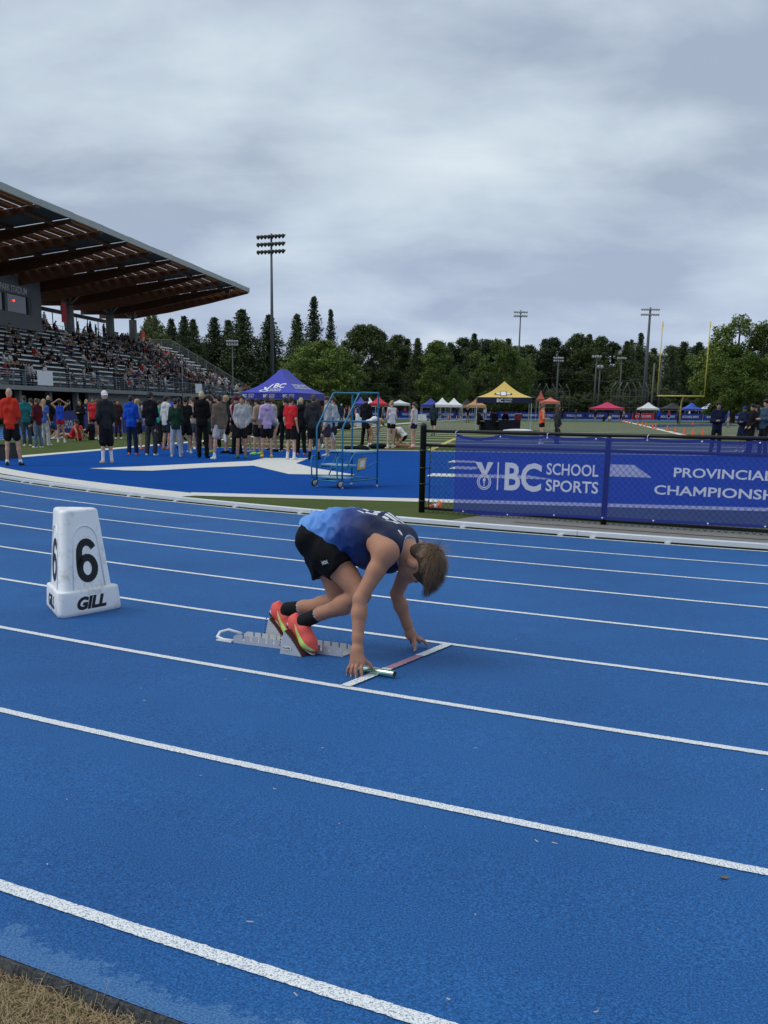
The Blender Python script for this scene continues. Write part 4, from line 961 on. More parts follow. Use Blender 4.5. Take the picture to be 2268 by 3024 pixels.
while n_s < 6500:
    a = unit([q.gauss(0, 1) for _ in range(3)])                      # direction in head space (face, side, up)
    if a[0] > .30 and a[2] < .52: continue
    if a[2] < -.55 or (abs(a[1]) > .42 and a[0] > -.50 and a[2] < .16) or (a[0] > .12 and a[2] < .30): continue
    n_s += 1
    p = hc + HR @ (a * ra); nrm = unit(HR @ (a / ra)); away = unit(p - hc) - whorl * (unit(p - hc) @ whorl)
    fl = away * .9 + FD * (.75 if a[2] > -.1 else -.1) + UP * (-.5 if a[2] < .2 else 0) + grav * .25 + np.array([q.gauss(0, .16) for _ in range(3)])
    cl = np.array(mnoise.noise_vector(Vector(p) * 42)); fl = fl + cl * .5
    d = unit(fl - nrm * (fl @ nrm) + nrm * (.16 + .30 * max(0, mnoise.noise(Vector(p) * 55)))); Ls = q.uniform(.014, .030) if (abs(a[1]) > .35 and a[2] < .45) else q.uniform(.022, .045) if a[2] < .25 else q.uniform(.050, .100); pts = [p]
    for j in range(4):
        d = unit(d + grav * (.10 if a[2] < .3 else .30) + np.array([q.gauss(0, .06) for _ in range(3)])); np_ = pts[-1] + d * Ls / 4
        loc = HR.T @ (np_ - hc); e_ = np.linalg.norm(loc / ra)
        if e_ < 1.01: np_ = hc + HR @ (loc / e_ * 1.015)
        pts.append(np_)
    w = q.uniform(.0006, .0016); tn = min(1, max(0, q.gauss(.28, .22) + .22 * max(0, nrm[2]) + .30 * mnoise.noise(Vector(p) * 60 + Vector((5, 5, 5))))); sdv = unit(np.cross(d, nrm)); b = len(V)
    for j, pt in enumerate(pts):
        ww = w * (1 - .8 * j / 4)
        V += [tuple(pt + sdv * ww), tuple(pt - sdv * ww)]; TN += [tn * (.75 + .08 * j)] * 2
    Fc += [(b + 2 * j, b + 2 * j + 1, b + 2 * j + 3, b + 2 * j + 2) for j in range(4)]
ho = mesh_obj('hair_strands', V, Fc, M_hair, run, True); tag(ho, kind='stuff'); at = ho.data.attributes.new('tone', 'FLOAT', 'POINT'); at.data.foreach_set('value', TN)
# ================================================================== people
SKIN = {'pale': (.56, .36, .27), 'fair': (.52, .31, .21), 'tan': (.40, .225, .14), 'brown': (.24, .125, .075)}
HAIRC = {'black': (.010, .009, .009), 'dark': (.028, .018, .012), 'brown': (.075, .042, .022), 'blond': (.36, .25, .12), 'grey': (.30, .29, .27), 'red': (.16, .06, .03), 'bleach': (.46, .36, .19)}
def cloth(c, name='cloth'): return mat('%s_%02x%02x%02x' % (name, *[int(min(1, k) * 255) for k in c]), c, .85, 0, .18, 9, .15, 120, .10)
def skin(n): return mat('skin_' + n, SKIN[n], .55, 0, .08, 12, 0, 60, .35)
def hairm(n): return mat('hair_' + n, HAIRC[n], .55, 0, .35, 45, .35, 90, .35)
def posture(kind, q):
    """joints of a figure 1.75 m tall: x to its right, y forwards, z up"""
    j = dict(pel=(0, 0, .96), ch=(0, .005, 1.27), nk=(0, .0, 1.475), hd=(0, .02, 1.625), ff=(0, 1, 0))
    for s, k in ((-1, 'l'), (1, 'r')):
        j['sh' + k] = (s * .165, 0, 1.415); j['hp' + k] = (s * .085, 0, .92); sp_ = q.uniform(.09, .15)
        j['kn' + k] = (s * sp_, .025, .50); j['an' + k] = (s * (sp_ + q.uniform(0, .05)), q.uniform(-.05, .05), .085)
        j['el' + k] = (s * .215, -.03, 1.13); j['wr' + k] = (s * .215, .06, .89)
        j['fd' + k] = (s * .25, 1, 0)
    def arms(e, w):
        for s, k in ((-1, 'l'), (1, 'r')): j['el' + k] = (s * e[0], e[1], e[2]); j['wr' + k] = (s * w[0], w[1], w[2])
    if kind == 'pockets': arms((.245, -.06, 1.14), (.165, .10, .97))
    elif kind == 'front': arms((.215, .0, 1.13), (.07, .23, 1.14))
    elif kind == 'head': arms((.36, .02, 1.56), (.12, -.06, 1.70))
    elif kind == 'lift':            # one foot drawn up behind, hand on it
        j['knr'] = (.12, .22, .60); j['anr'] = (.10, -.10, .62); j['fdr'] = (0, -.35, -1)
        j['elr'] = (.25, .03, 1.13); j['wrr'] = (.16, -.02, .80)
    elif kind == 'kneeup':
        j['knr'] = (.12, .34, .74); j['anr'] = (.10, .16, .40); j['fdr'] = (0, .9, -.4); arms((.26, .05, 1.12), (.14, .24, .90))
    elif kind == 'walk':
        j['knl'] = (-.09, .16, .50); j['anl'] = (-.09, .20, .09); j['knr'] = (.09, -.04, .50); j['anr'] = (.09, -.30, .16); j['fdr'] = (0, .8, -.5)
        j['wrl'] = (-.24, -.12, .92); j['wrr'] = (.22, .22, .98)
    elif kind == 'bend':            # leaning over with a flat back
        j.update(pel=(0, -.12, .93), ch=(0, .16, 1.06), nk=(0, .36, 1.08), hd=(0, .47, 1.02))
        for s, k in ((-1, 'l'), (1, 'r')): j['hp' + k] = (s * .085, -.12, .89); j['sh' + k] = (s * .16, .32, 1.06); j['el' + k] = (s * .20, .34, .80); j['wr' + k] = (s * .14, .30, .60); j['kn' + k] = (s * .14, .04, .48); j['an' + k] = (s * .17, -.04, .085)
    elif kind == 'kneel':           # on one knee, folded forward
        j.update(pel=(0, -.12, .45), ch=(0, .10, .66), nk=(0, .28, .70), hd=(0, .38, .64))
        for s, k in ((-1, 'l'), (1, 'r')): j['hp' + k] = (s * .085, -.12, .42); j['sh' + k] = (s * .16, .25, .68); j['el' + k] = (s * .20, .32, .42); j['wr' + k] = (s * .16, .34, .20); j['kn' + k] = (s * .12, .18, .10); j['an' + k] = (s * .12, -.26, .08); j['fd' + k] = (0, -.7, -.3)
        j['knr'] = (.14, .22, .46); j['anr'] = (.14, .14, .08); j['fdr'] = (0, 1, 0)
    elif kind == 'sit':             # on the ground, knees up
        j.update(pel=(0, -.05, .14), ch=(0, -.10, .44), nk=(0, -.04, .63), hd=(0, .0, .78))
        for s, k in ((-1, 'l'), (1, 'r')): j['hp' + k] = (s * .085, -.04, .12); j['sh' + k] = (s * .165, -.06, .58); j['el' + k] = (s * .24, .06, .36); j['wr' + k] = (s * .13, .28, .36); j['kn' + k] = (s * .13, .36, .42); j['an' + k] = (s * .13, .56, .08)
    elif kind == 'recline':         # on the ground, leaning back on the hands
        j.update(pel=(0, 0, .13), ch=(0, -.18, .38), nk=(0, -.26, .56), hd=(0, -.25, .71))
        for s, k in ((-1, 'l'), (1, 'r')): j['hp' + k] = (s * .085, 0, .12); j['sh' + k] = (s * .165, -.26, .51); j['el' + k] = (s * .27, -.38, .28); j['wr' + k] = (s * .27, -.42, .05); j['kn' + k] = (s * .12, .40, .22); j['an' + k] = (s * .14, .78, .07)
    elif kind in ('bench', 'benchlean'):   # on a bench 0.42 m high
        f = .16 if kind == 'benchlean' else 0
        j.update(pel=(0, -.02, .50), ch=(0, .02 + f * .6, .80), nk=(0, .02 + f, 1.0 - f * .2), hd=(0, .06 + f * 1.3, 1.14 - f * .3))
        for s, k in ((-1, 'l'), (1, 'r')): j['hp' + k] = (s * .09, 0, .48); j['sh' + k] = (s * .17, f * .9, .94 - f * .2); j['el' + k] = (s * .24, .10 + f, .70); j['wr' + k] = (s * .08, .34, .64); j['kn' + k] = (s * .12, .43, .48); j['an' + k] = (s * .12, .42, .08)
    return j
def figure_groups(j, top, bottom, hair, socks):
    """groups of shapes of one figure: each (prims, inflate, cuts, planes)"""
    A = {k: np.array(v, float) for k, v in j.items()}; L_ = lambda a, b, t: tuple(A[a] + (A[b] - A[a]) * t); T = lambda a: tuple(A[a])
    ts = unit(A['nk'] - A['pel']); lat = unit(A['shr'] - A['shl']); fw = np.cross(ts, lat) * -1; fw = fw if True else fw
    fw = unit(np.cross(lat, ts)); fw = -fw if fw @ np.array((0, 1, 0)) < -.2 and abs(ts[2]) > .5 else fw
    o = lambda p, a=0, b=0, c=0: tuple(np.array(p) + lat * a + fw * b + ts * c)
    hu = unit(A['hd'] - A['nk']); hf = unit(np.cross(lat, hu)); hf = hf if hf @ fw > -.5 else -hf
    HRm = np.stack([lat, hf, hu], 1); hc = A['hd']; h = lambda a, b, c: tuple(hc + lat * a + hf * b + hu * c)
    tor = [('c', o(T('pel'), -.05), .105, o(L_('pel', 'ch', .5), -.045), .092), ('c', o(T('pel'), .05), .105, o(L_('pel', 'ch', .5), .045), .092), ('c', o(L_('pel', 'ch', .5), -.045), .092, o(T('ch'), -.065), .105), ('c', o(L_('pel', 'ch', .5), .045), .092, o(T('ch'), .065), .105),
           ('c', o(T('ch'), -.065), .105, L_('shl', 'nk', .22), .068), ('c', o(T('ch'), .065), .105, L_('shr', 'nk', .22), .068), ('c', L_('shl', 'nk', .1), .062, L_('shr', 'nk', .1), .062)]
    headp = [('e', h(0, -.008, .025), (.074, .092, .090), HRm), ('e', h(0, .018, -.045), (.058, .068, .070), HRm), ('c', h(0, .09, -.012), .010, h(0, .105, -.03), .011), ('c', T('nk'), .055, h(0, -.02, -.06), .052), ('e', h(-.076, -.005, -.01), (.012, .018, .028), HRm), ('e', h(.076, -.005, -.01), (.012, .018, .028), HRm)]
    def armp(k, r0=.050, r1=.030, a=0., b=2.):
        P = []
        if a < 1: P.append(('c', L_('sh' + k, 'el' + k, a), r0 - (r0 - .040) * a, L_('sh' + k, 'el' + k, min(1, b)), r0 - (r0 - .040) * min(1, b)))
        if b > 1: P += [('c', L_('el' + k, 'wr' + k, max(0, a - 1)), .040, L_('el' + k, 'wr' + k, b - 1), r1)]
        return P
    def handp(k):
        d = unit(A['wr' + k] - A['el' + k]); w = A['wr' + k]; s = lat if k == 'r' else -lat
        return [('c', tuple(w), .026, tuple(w + d * .08), .030), ('c', tuple(w + d * .08), .027, tuple(w + d * .15 + fw * .02), .014), ('c', tuple(w + d * .03 + fw * .02), .014, tuple(w + d * .09 + fw * .045), .010)]
    def legp(k, r0=.088, r1=.036):
        return [('c', T('hp' + k), r0, L_('hp' + k, 'kn' + k, .5), .074), ('c', L_('hp' + k, 'kn' + k, .5), .074, T('kn' + k), .053), ('c', T('kn' + k), .053, L_('kn' + k, 'an' + k, .3), .054), ('c', L_('kn' + k, 'an' + k, .3), .054, T('an' + k), r1)]
    g = {}
    g['skin'] = (tor + headp + armp('l') + armp('r') + handp('l') + handp('r') + legp('l') + legp('r'), 0, [], [])
    ty = top[0]
    hem = T('pel'); dn = -ts
    if ty in ('hoodie', 'jacket', 'tee', 'singlet', 'coat', 'sweater', 'crop'):
        infl = {'hoodie': .018, 'jacket': .016, 'tee': .012, 'singlet': .010, 'coat': .026, 'sweater': .014, 'crop': .010}[ty]
        P = list(tor); drop = {'hoodie': .12, 'jacket': .13, 'tee': .10, 'singlet': .06, 'coat': .30, 'sweater': .12, 'crop': -.12}[ty]
        if ty not in ('crop',): P += [('c', o(T('pel'), -.05), .105, o(T('pel'), -.055, 0, -drop), .108), ('c', o(T('pel'), .05), .105, o(T('pel'), .055, 0, -drop), .108)]
        if ty in ('hoodie', 'jacket', 'coat', 'sweater'):
            for k in 'lr': P += [('c', T('sh' + k), .055, T('el' + k), .050), ('c', T('el' + k), .050, L_('el' + k, 'wr' + k, .95), .038)]
        elif ty == 'tee':
            for k in 'lr': P += [('c', T('sh' + k), .058, L_('sh' + k, 'el' + k, .62), .056)]
        if ty == 'hoodie': P += [('c', o(T('nk'), -.06, -.055, .005), .050, o(T('nk'), .06, -.055, .005), .050), ('c', o(T('nk'), -.04, -.085, -.06), .045, o(T('nk'), .04, -.085, -.06), .045)]
        if ty in ('jacket', 'coat'): P += [('c', o(T('nk'), 0, -.01, -.01), .058, o(T('nk'), 0, -.012, .03), .056)]
        cuts = []
        if ty in ('singlet', 'crop'): cuts = [('e', tuple(A['sh' + k] + lat * (.05 if k == 'r' else -.05) - ts * .03), (.075, .075, .12)) for k in 'lr'] + [('e', o(T('nk'), 0, .03, .0), (.075, .08, .07))]
        elif ty == 'tee': cuts = [('e', o(T('nk'), 0, .03, .03), (.07, .07, .05))]
        g['top'] = (P, infl, cuts, [(np.array(o(T('pel'), 0, 0, -drop)), dn)] if ty != 'crop' else [(np.array(o(T('pel'), 0, 0, .16)), dn)])
    by = bottom[0]; P = tor[:2] + [('c', o(T('pel'), -.04, 0, .06), .10, o(T('pel'), .04, 0, .06), .10)]; pl = []
    if by == 'pants':
        for k in 'lr': P += [('c', T('hp' + k), .092, T('kn' + k), .070), ('c', T('kn' + k), .068, L_('kn' + k, 'an' + k, .97), .062)]
        infl = .006
    elif by == 'leggings': 
        for k in 'lr': P += legp(k)
        infl = .008
    elif by in ('shorts', 'tiny', 'long'):
        f = {'shorts': .62, 'tiny': .26, 'long': .95}[by]
        for k in 'lr': P += [('c', T('hp' + k), .094, L_('hp' + k, 'kn' + k, f), .090 if by != 'tiny' else .084)]
        infl = .016 if by != 'tiny' else .010
    elif by == 'skirt':
        for k in 'lr': P += [('c', T('hp' + k), .10, L_('hp' + k, 'kn' + k, .7), .115)]
        infl = .02
    g['bottom'] = (P, infl, [], [(np.array(o(T('pel'), 0, 0, .0)), ts)])
    st = hair[0]
    if st != 'bald':
        P = [('e', h(0, -.012, .034), (.083, .100, .092), HRm)]; cuts = [('e', h(0, .095, -.02), (.10, .060, .088), HRm)]
        if st in ('short', 'curly'): P += [('c', h(-.03, -.075, -.02), .035, h(.03, -.075, -.02), .035)]
        if st == 'curly': P += [('e', h(0, .01, .075), (.085, .095, .055), HRm), ('e', h(.04, .05, .085), (.045, .045, .035), HRm), ('e', h(-.05, .02, .08), (.045, .05, .04), HRm)]
        if st == 'long': P += [('c', h(-.05, -.05, -.02), .050, tuple(A['nk'] - fw * .07 - ts * .16 - lat * .04), .045), ('c', h(.05, -.05, -.02), .050, tuple(A['nk'] - fw * .07 - ts * .16 + lat * .04), .045)]
        if st == 'pony': P += [('c', h(0, -.10, .03), .026, h(0, -.14, -.04), .034), ('c', h(0, -.14, -.04), .034, h(0, -.12, -.18), .014)]
        if st == 'bun': P += [('e', h(0, -.09, .085), (.045, .045, .04), HRm)]
        if st in ('cap', 'beanie'): P = [('e', h(0, -.008, .045), (.090, .106, .088), HRm)]; cuts = [('e', h(0, .10, -.05), (.13, .08, .085), HRm)]
        if st == 'cap': P += [('e', h(0, .10, .035) if len(hair) < 3 else h(0, -.10, .005), (.062, .070, .012), HRm)]
        if st == 'hood': P = [('e', h(0, -.015, .01), (.098, .112, .125), HRm), ('c', h(0, -.03, -.09), .08, T('nk'), .075)]; cuts = [('e', h(0, .11, -.01), (.068, .085, .095), HRm)]
        g['hair'] = (P, .004, cuts, [])
    P = []
    for k in 'lr':
        d = unit(A['fd' + k]); a = A['an' + k]; dn2 = unit(a - A['kn' + k]); dn2 = unit(dn2 - d * (dn2 @ d)) if abs(dn2 @ d) < .95 else np.array((0, 0, -1.))
        hl, to = a + dn2 * .045 - d * .035, a + dn2 * .052 + d * .155
        P.append([('c', tuple(hl), .036, tuple(hl + d * .07 - dn2 * .01), .042), ('c', tuple(hl + d * .07 - dn2 * .008), .042, tuple(to), .028), ('c', tuple(hl - dn2 * .03), .034, tuple(hl), .036)])
    g['shoe_l'], g['shoe_r'] = (P[0], 0, [], []), (P[1], 0, [], [])
    if socks:
        f = socks[0]
        for k in 'lr': g['sock_' + k] = ([('c', L_('an' + k, 'kn' + k, f), .042 + .012 * f, T('an' + k), .040), ('c', T('an' + k), .040, tuple(A['an' + k] - np.array((0, 0, .02))), .038)], .003, [], [])
    return g
def scale_groups(g, s):
    def sp_(p):
        if p[0] == 'c': return ('c', tuple(np.array(p[1]) * s), p[2] * s, tuple(np.array(p[3]) * s), p[4] * s) + tuple(p[5:])
        return (p[0], tuple(np.array(p[1]) * s), tuple(np.array(p[2]) * s)) + tuple(p[3:])
    return {k: ([sp_(p) for p in P], i * s, [sp_(p) for p in c], [(np.array(q) * s, n) for q, n in pl]) for k, (P, i, c, pl) in g.items()}
PN = {'hair': 'hair', 'top': 'top', 'bottom': 'trousers', 'shoe_l': 'shoe', 'shoe_r': 'shoe', 'sock_l': 'sock', 'sock_r': 'sock', 'skin': 'body'}
TOPN = {'hoodie': 'hoodie', 'jacket': 'jacket', 'tee': 'shirt', 'singlet': 'singlet', 'coat': 'coat', 'sweater': 'sweatshirt', 'crop': 'crop_top'}
BOTN = {'pants': 'trousers', 'leggings': 'leggings', 'shorts': 'shorts', 'tiny': 'shorts', 'long': 'shorts', 'skirt': 'skirt'}
PEOPLE = []
def person(loc, height, yaw, kind, top, bottom, hair, shoes, label, sk='fair', socks=None, merged=False, vox=.021, group=None, seed=None):
    q = random.Random(seed if seed is not None else len(PEOPLE) * 13 + 5); j = posture(kind, q); s = height / 1.75
    g = scale_groups(figure_groups(j, top, bottom, hair, socks), s); loc = Vector(loc)
    mats = {'skin': skin(sk), 'top': cloth(top[1]), 'bottom': cloth(bottom[1]), 'hair': cloth(hair[1]) if isinstance(hair[1], tuple) else hairm(hair[1]), 'shoe_l': cloth(shoes), 'shoe_r': cloth(shoes)}
    if socks: mats['sock_l'] = mats['sock_r'] = cloth(socks[1])
    lo = min(min(p[1][2] - (p[2] if p[0] == 'c' else max(p[2])), (p[3][2] - p[4]) if p[0] == 'c' else 9) for p in g['shoe_l'][0] + g['shoe_r'][0] + g['bottom'][0] + g['skin'][0])
    z0 = -lo
    if merged:
        keys = list(g); allp = []
        for k in keys:
            P, i, c, pl = g[k]
            for p in P: allp.append((p[0], p[1], p[2] + i, p[3], p[4] + i) if p[0] == 'c' else (p[0], p[1], tuple(r + i for r in p[2])) + tuple(p[3:]))
        if 'top' in g and top[0] in ('singlet', 'crop'): pass
        me = sdf_mesh('person', allp, vox=vox, k=.03 * s, relax=1)
        nP = len(me.polygons); co = np.empty(nP * 3); me.polygons.foreach_get('center', co); co = co.reshape(-1, 3); best = np.full(nP, 9.); mi = np.zeros(nP, int)
        for n_, k in enumerate(keys):
            P, i, c, pl = g[k]; d = np.full(nP, 9.)
            for p in P: d = np.minimum(d, _prim_d(p, co[:, 0], co[:, 1], co[:, 2]) - i)
            for p in c: d = np.maximum(d, -_prim_d(p, co[:, 0], co[:, 1], co[:, 2]))
            for a, nn in pl: d = np.maximum(d, (co - a) @ nn)
            d = d - (.004 if k != 'skin' else 0); m_ = d < best; best[m_] = d[m_]; mi[m_] = n_
            me.materials.append(mats[k])
        me.polygons.foreach_set('material_index', mi); o = link(bpy.data.objects.new('person', me))
        o.location = loc + Vector((0, 0, z0)); o.rotation_euler = (0, 0, yaw); o.scale = (.88, .92, 1); tag(o, label, 'person', group); PEOPLE.append(o); return o
    root = empty('person', loc + Vector((0, 0, z0)), yaw); root.scale = (.86, .92, 1); tag(root, label, 'person', group)
    for k, (P, i, c, pl) in g.items():
        nm = {'top': TOPN.get(top[0]), 'bottom': BOTN.get(bottom[0]), 'hair': hair[0] if hair[0] in ('cap', 'beanie', 'hood') else 'hair'}.get(k, PN.get(k, k))
        disp = None
        if k in ('top', 'bottom'):
            def disp(V, Q, s=s, f=len(PEOPLE)):
                N = vnormals(V, Q); return V + N * np.array([.012 * (1 - 2.6 * abs(mnoise.noise((v[0] * 7 + f, v[1] * 7, v[2] * 5)))) for v in V])[:, None]
        v_ = vox if k in ('top', 'bottom') else vox * .8
        sdf_obj(nm, P, mats[k], root, vox=v_, k=.03 * s, inflate=i, cuts=c, planes=pl, relax=1, displace=disp)
    PEOPLE.append(root); return root
K, NAVY, ROYAL, DG, LG, WHT, RED, MAR, TEAL, GRN, TAN, LAV, ORG, GRY, JEAN = (.012, .012, .014), (.014, .022, .06), (.012, .06, .42), (.035, .038, .042), (.40, .41, .42), (.72, .72, .72), (.48, .022, .025), (.085, .012, .02), (.02, .14, .16), (.012, .045, .028), (.36, .26, .18), (.42, .34, .55), (.72, .12, .05), (.16, .165, .17), (.10, .15, .21)
D = math.radians
def crowd(px, py, h, yaw, kind, top, bottom, hair, shoes, label, **k): return person(G(px, py, 0.0), h, D(yaw), kind, top, bottom, hair, shoes, label, **k)
# --- standing on and behind the blue end zone
crowd(40, 1375, 1.83, 5, 'front', ('jacket', (.50, .035, .02)), ('shorts', K), ('bald', 'grey'), DG, 'bald man in red jacket and black shorts, back turned, on the blue turf', socks=(.1, WHT))
crowd(318, 1369, 1.80, 28, 'pockets', ('jacket', (.022, .024, .028)), ('long', K), ('cap', (.60, .61, .62), 1), (.48, .38, .26), 'man in backward white cap, dark rain jacket and white knee socks', socks=(.75, WHT))
crowd(80, 1318, 1.76, 20, 'pockets', ('jacket', TEAL), ('pants', (.05, .06, .08)), ('short', 'dark'), WHT, 'person in teal jacket and dark jeans behind the man in the red jacket')
crowd(116, 1323, 1.66, 60, 'front', ('jacket', MAR), ('pants', JEAN), ('pony', 'brown'), WHT, 'girl with brown ponytail in maroon jacket and flared blue jeans')
crowd(136, 1316, 1.66, -20, 'down', ('tee', (.06, .12, .42)), ('pants', (.42, .44, .46)), ('long', 'blond'), WHT, 'blond girl in blue shirt and pale jeans beside the maroon jacket')
crowd(99, 1308, 1.70, 40, 'front', ('tee', GRN), ('tiny', K), ('short', 'dark'), K, 'bare-legged person in dark green shirt and black shorts in the crowd')
crowd(149, 1296, 1.86, 15, 'pockets', ('coat', K), ('pants', K), ('bald', 'grey'), K, 'big bald person in long black coat among the athletes')
crowd(182, 1308, 1.66, 8, 'head', ('singlet', (.02, .07, .50)), ('tiny', RED), ('pony', 'black'), WHT, 'girl in royal blue singlet and red shorts holding her head', sk='tan', socks=(.2, WHT))
crowd(163, 1298, 1.70, 120, 'kneel', ('sweater', (.03, .06, .20)), ('pants', WHT), ('short', 'dark'), WHT, 'kneeling person in navy top and white trousers')
crowd(212, 1304, 1.66, 80, 'recline', ('singlet', RED), ('tiny', RED), ('pony', 'dark'), WHT, 'athlete in red leaning back on her hands on the turf', sk='tan')
crowd(232, 1302, 1.68, 15, 'sit', ('singlet', (.42, .03, .03)), ('tiny', K), ('bun', 'black'), WHT, 'athlete in red singlet sitting with back turned', sk='tan')
crowd(241, 1294, 1.70, 170, 'front', ('hoodie', K), ('pants', K), ('long', 'dark'), WHT, 'long-haired woman in black hoodie looking at her hands')
crowd(268, 1300, 1.72, 70, 'sit', ('jacket', K), ('pants', (.05, .02, .03)), ('short', 'dark'), K, 'person in dark jacket sitting on the turf with knees up')
crowd(279, 1300, 1.80, 190, 'down', ('tee', (.55, .03, .04)), ('tiny', K), ('short', 'dark'), WHT, 'tall athlete in red team shirt facing the track', sk='tan', socks=(.25, WHT))
crowd(291, 1297, 1.70, 80, 'front', ('singlet', (.30, .03, .03)), ('tiny', K), ('pony', 'brown'), WHT, 'athlete in red singlet bending her arms beside the tall red shirt')
crowd(351, 1297, 1.72, 200, 'pockets', ('jacket', (.04, .02, .02)), ('leggings', (.05, .02, .03)), ('long', 'dark'), WHT, 'woman in dark red jacket and leggings with white shoes', socks=(.2, WHT))
crowd(392, 1344, 1.75, 0, 'front', ('jacket', (.012, .075, .46)), ('pants', NAVY), ('short', 'black'), (.70, .22, .16), 'athlete in royal blue track jacket and navy trousers with back turned')
crowd(448, 1346, 1.84, -8, 'front', ('jacket', (.010, .011, .015)), ('pants', (.045, .046, .05)), ('curly', 'black'), (.66, .66, .64), 'tall athlete in black jacket and charcoal trousers with curly black hair')
crowd(474, 1312, 1.66, -60, 'front', ('tee', (.03, .24, .22)), ('pants', K), ('short', 'dark'), K, 'person in turquoise shirt half hidden behind the black jacket')
crowd(500, 1318, 1.84, 170, 'pockets', ('tee', (.02, .10, .55)), ('pants', K), ('short', 'dark'), K, 'tall athlete in bright blue shirt facing the track')
crowd(522, 1350, 1.66, 3, 'front', ('sweater', (.014, .042, .026)), ('pants', (.36, .40, .48)), ('short', 'black'), (.62, .60, .55), 'athlete in dark green sweatshirt and pale grey sweatpants')
crowd(551, 1340, 1.74, 10, 'front', ('tee', K), ('shorts', K), ('curly', 'black'), WHT, 'athlete in black shirt and black shorts with back turned', sk='tan', socks=(.2, LG))
crowd(574, 1337, 1.76, 30, 'front', ('singlet', (.55, .42, .34)), ('pants', GRY), ('short', 'brown'), LG, 'athlete in pale singlet and grey trousers')
crowd(599, 1353, 1.86, -5, 'front', ('hoodie', (.008, .008, .009)), ('pants', K), ('short', 'bleach'), K, 'tall blond athlete all in black with back turned')
crowd(622, 1338, 1.80, 70, 'front', ('sweater', (.11, .085, .065)), ('shorts', GRN), ('curly', 'dark'), (.45, .62, .08), 'curly-haired athlete in brown top with lime shoes looking left')
crowd(650, 1357, 1.76, 35, 'lift', ('hoodie', (.13, .10, .08)), ('shorts', (.38, .38, .40)), ('curly', 'black'), (.55, .70, .70), 'athlete in mottled brown hoodie and grey shorts stretching one leg', socks=(.2, WHT))
crowd(671, 1338, 1.80, 90, 'pockets', ('jacket', (.016, .035, .028)), ('shorts', K), ('short', 'blond'), K, 'blond athlete in dark green jacket looking left', socks=(.2, LG))
crowd(638, 1322, 1.92, 20, 'front', ('sweater', (.02, .02, .025)), ('pants', K), ('curly', 'black'), K, 'very tall curly-haired athlete in dark sweatshirt behind the crowd')
crowd(701, 1341, 1.76, 60, 'pockets', ('jacket', (.05, .012, .018)), ('pants', K), ('beanie', (.10, .012, .025)), K, 'athlete in maroon beanie and dark jacket')
crowd(716, 1354, 1.76, 182, 'pockets', ('hoodie', (.34, .36, .38)), ('shorts', K), ('short', 'black'), (.03, .16, .05), 'athlete in light grey zip hoodie and green shoes facing the track', sk='tan')
crowd(735, 1336, 1.72, 120, 'front', ('sweater', (.30, .29, .27)), ('shorts', K), ('short', 'brown'), LG, 'athlete in pale sweater behind the light grey hoodie')
crowd(762, 1343, 1.70, 60, 'front', ('hoodie', (.34, .24, .16)), ('shorts', K), ('short', 'black'), (.35, .75, .12), 'athlete in tan hoodie and lime green shoes')
crowd(789, 1351, 1.74, 12, 'front', ('hoodie', (.42, .34, .56)), ('shorts', K), ('short', 'dark'), (.75, .48, .03), 'athlete in lavender hoodie and yellow shoes with back turned')
crowd(814, 1334, 1.70, 100, 'bend', ('tee', (.45, .46, .48)), ('shorts', K), ('short', 'black'), K, 'dark-haired athlete in white shirt stooping in the crowd')
crowd(842, 1336, 1.78, 20, 'pockets', ('sweater', K), ('pants', K), ('short', 'dark'), LG, 'athlete in black sweatshirt behind the red singlet')
crowd(859, 1358, 1.74, -25, 'down', ('tee', (.52, .025, .03)), ('shorts', K), ('short', 'dark'), WHT, 'athlete in bright red team top and black shorts with white socks', socks=(.3, WHT))
crowd(889, 1344, 1.74, -10, 'pockets', ('hoodie', K), ('pants', K), ('short', 'bleach'), (.62, .22, .18), 'bleached blond athlete all in black')
crowd(926, 1357, 1.80, -5, 'pockets', ('hoodie', (.030, .033, .038)), ('shorts', K), ('short', 'brown'), K, 'athlete in charcoal hoodie and black shorts with black socks', socks=(.3, K))
crowd(968, 1348, 1.78, 80, 'lift', ('hoodie', (.38, .39, .39)), ('shorts', (.05, .045, .06)), ('curly', 'brown'), (.60, .60, .60), 'athlete in pale grey hoodie holding one foot behind the blue ladder')
crowd(984, 1338, 1.80, 70, 'pockets', ('sweater', (.45, .46, .46)), ('shorts', DG), ('curly', 'brown'), (.60, .08, .07), 'brown-haired athlete in white top and red shoes beyond the blue ladder')
# --- between the ladder and the fence
crowd(1080, 1320, 1.84, -30, 'front', ('coat', (.010, .010, .012)), ('pants', K), ('cap', K), K, 'stocky man in black coat and black cap holding a clipboard', sk='tan')
crowd(1094, 1322, 1.70, -75, 'bend', ('singlet', WHT), ('tiny', K), ('short', 'blond'), WHT, 'athlete in white singlet bending over beside the black coat', sk='tan', socks=(.2, WHT))
crowd(1155, 1326, 1.72, 25, 'front', ('singlet', (.62, .63, .70)), ('tiny', K), ('bun', 'blond'), (.70, .40, .34), 'blond girl in white singlet and black shorts with back turned', sk='pale', socks=(.2, WHT))
crowd(1186, 1322, 1.70, 80, 'kneel', ('singlet', WHT), ('tiny', K), ('pony', 'brown'), (.70, .30, .25), 'girl in white singlet kneeling over the turf between her teammates', sk='tan')
crowd(1221, 1324, 1.68, 62, 'down', ('singlet', (.60, .61, .68)), ('tiny', NAVY), ('pony', 'brown'), (.75, .16, .13), 'girl with ponytail in white and navy singlet and red shoes', sk='pale', socks=(.15, WHT))
crowd(1279, 1287, 1.74, -8, 'walk', ('jacket', (.030, .042, .055)), ('shorts', K), ('hood', (.03, .035, .04)), (.04, .10, .06), 'hooded person in slate jacket and black shorts walking away up the field')
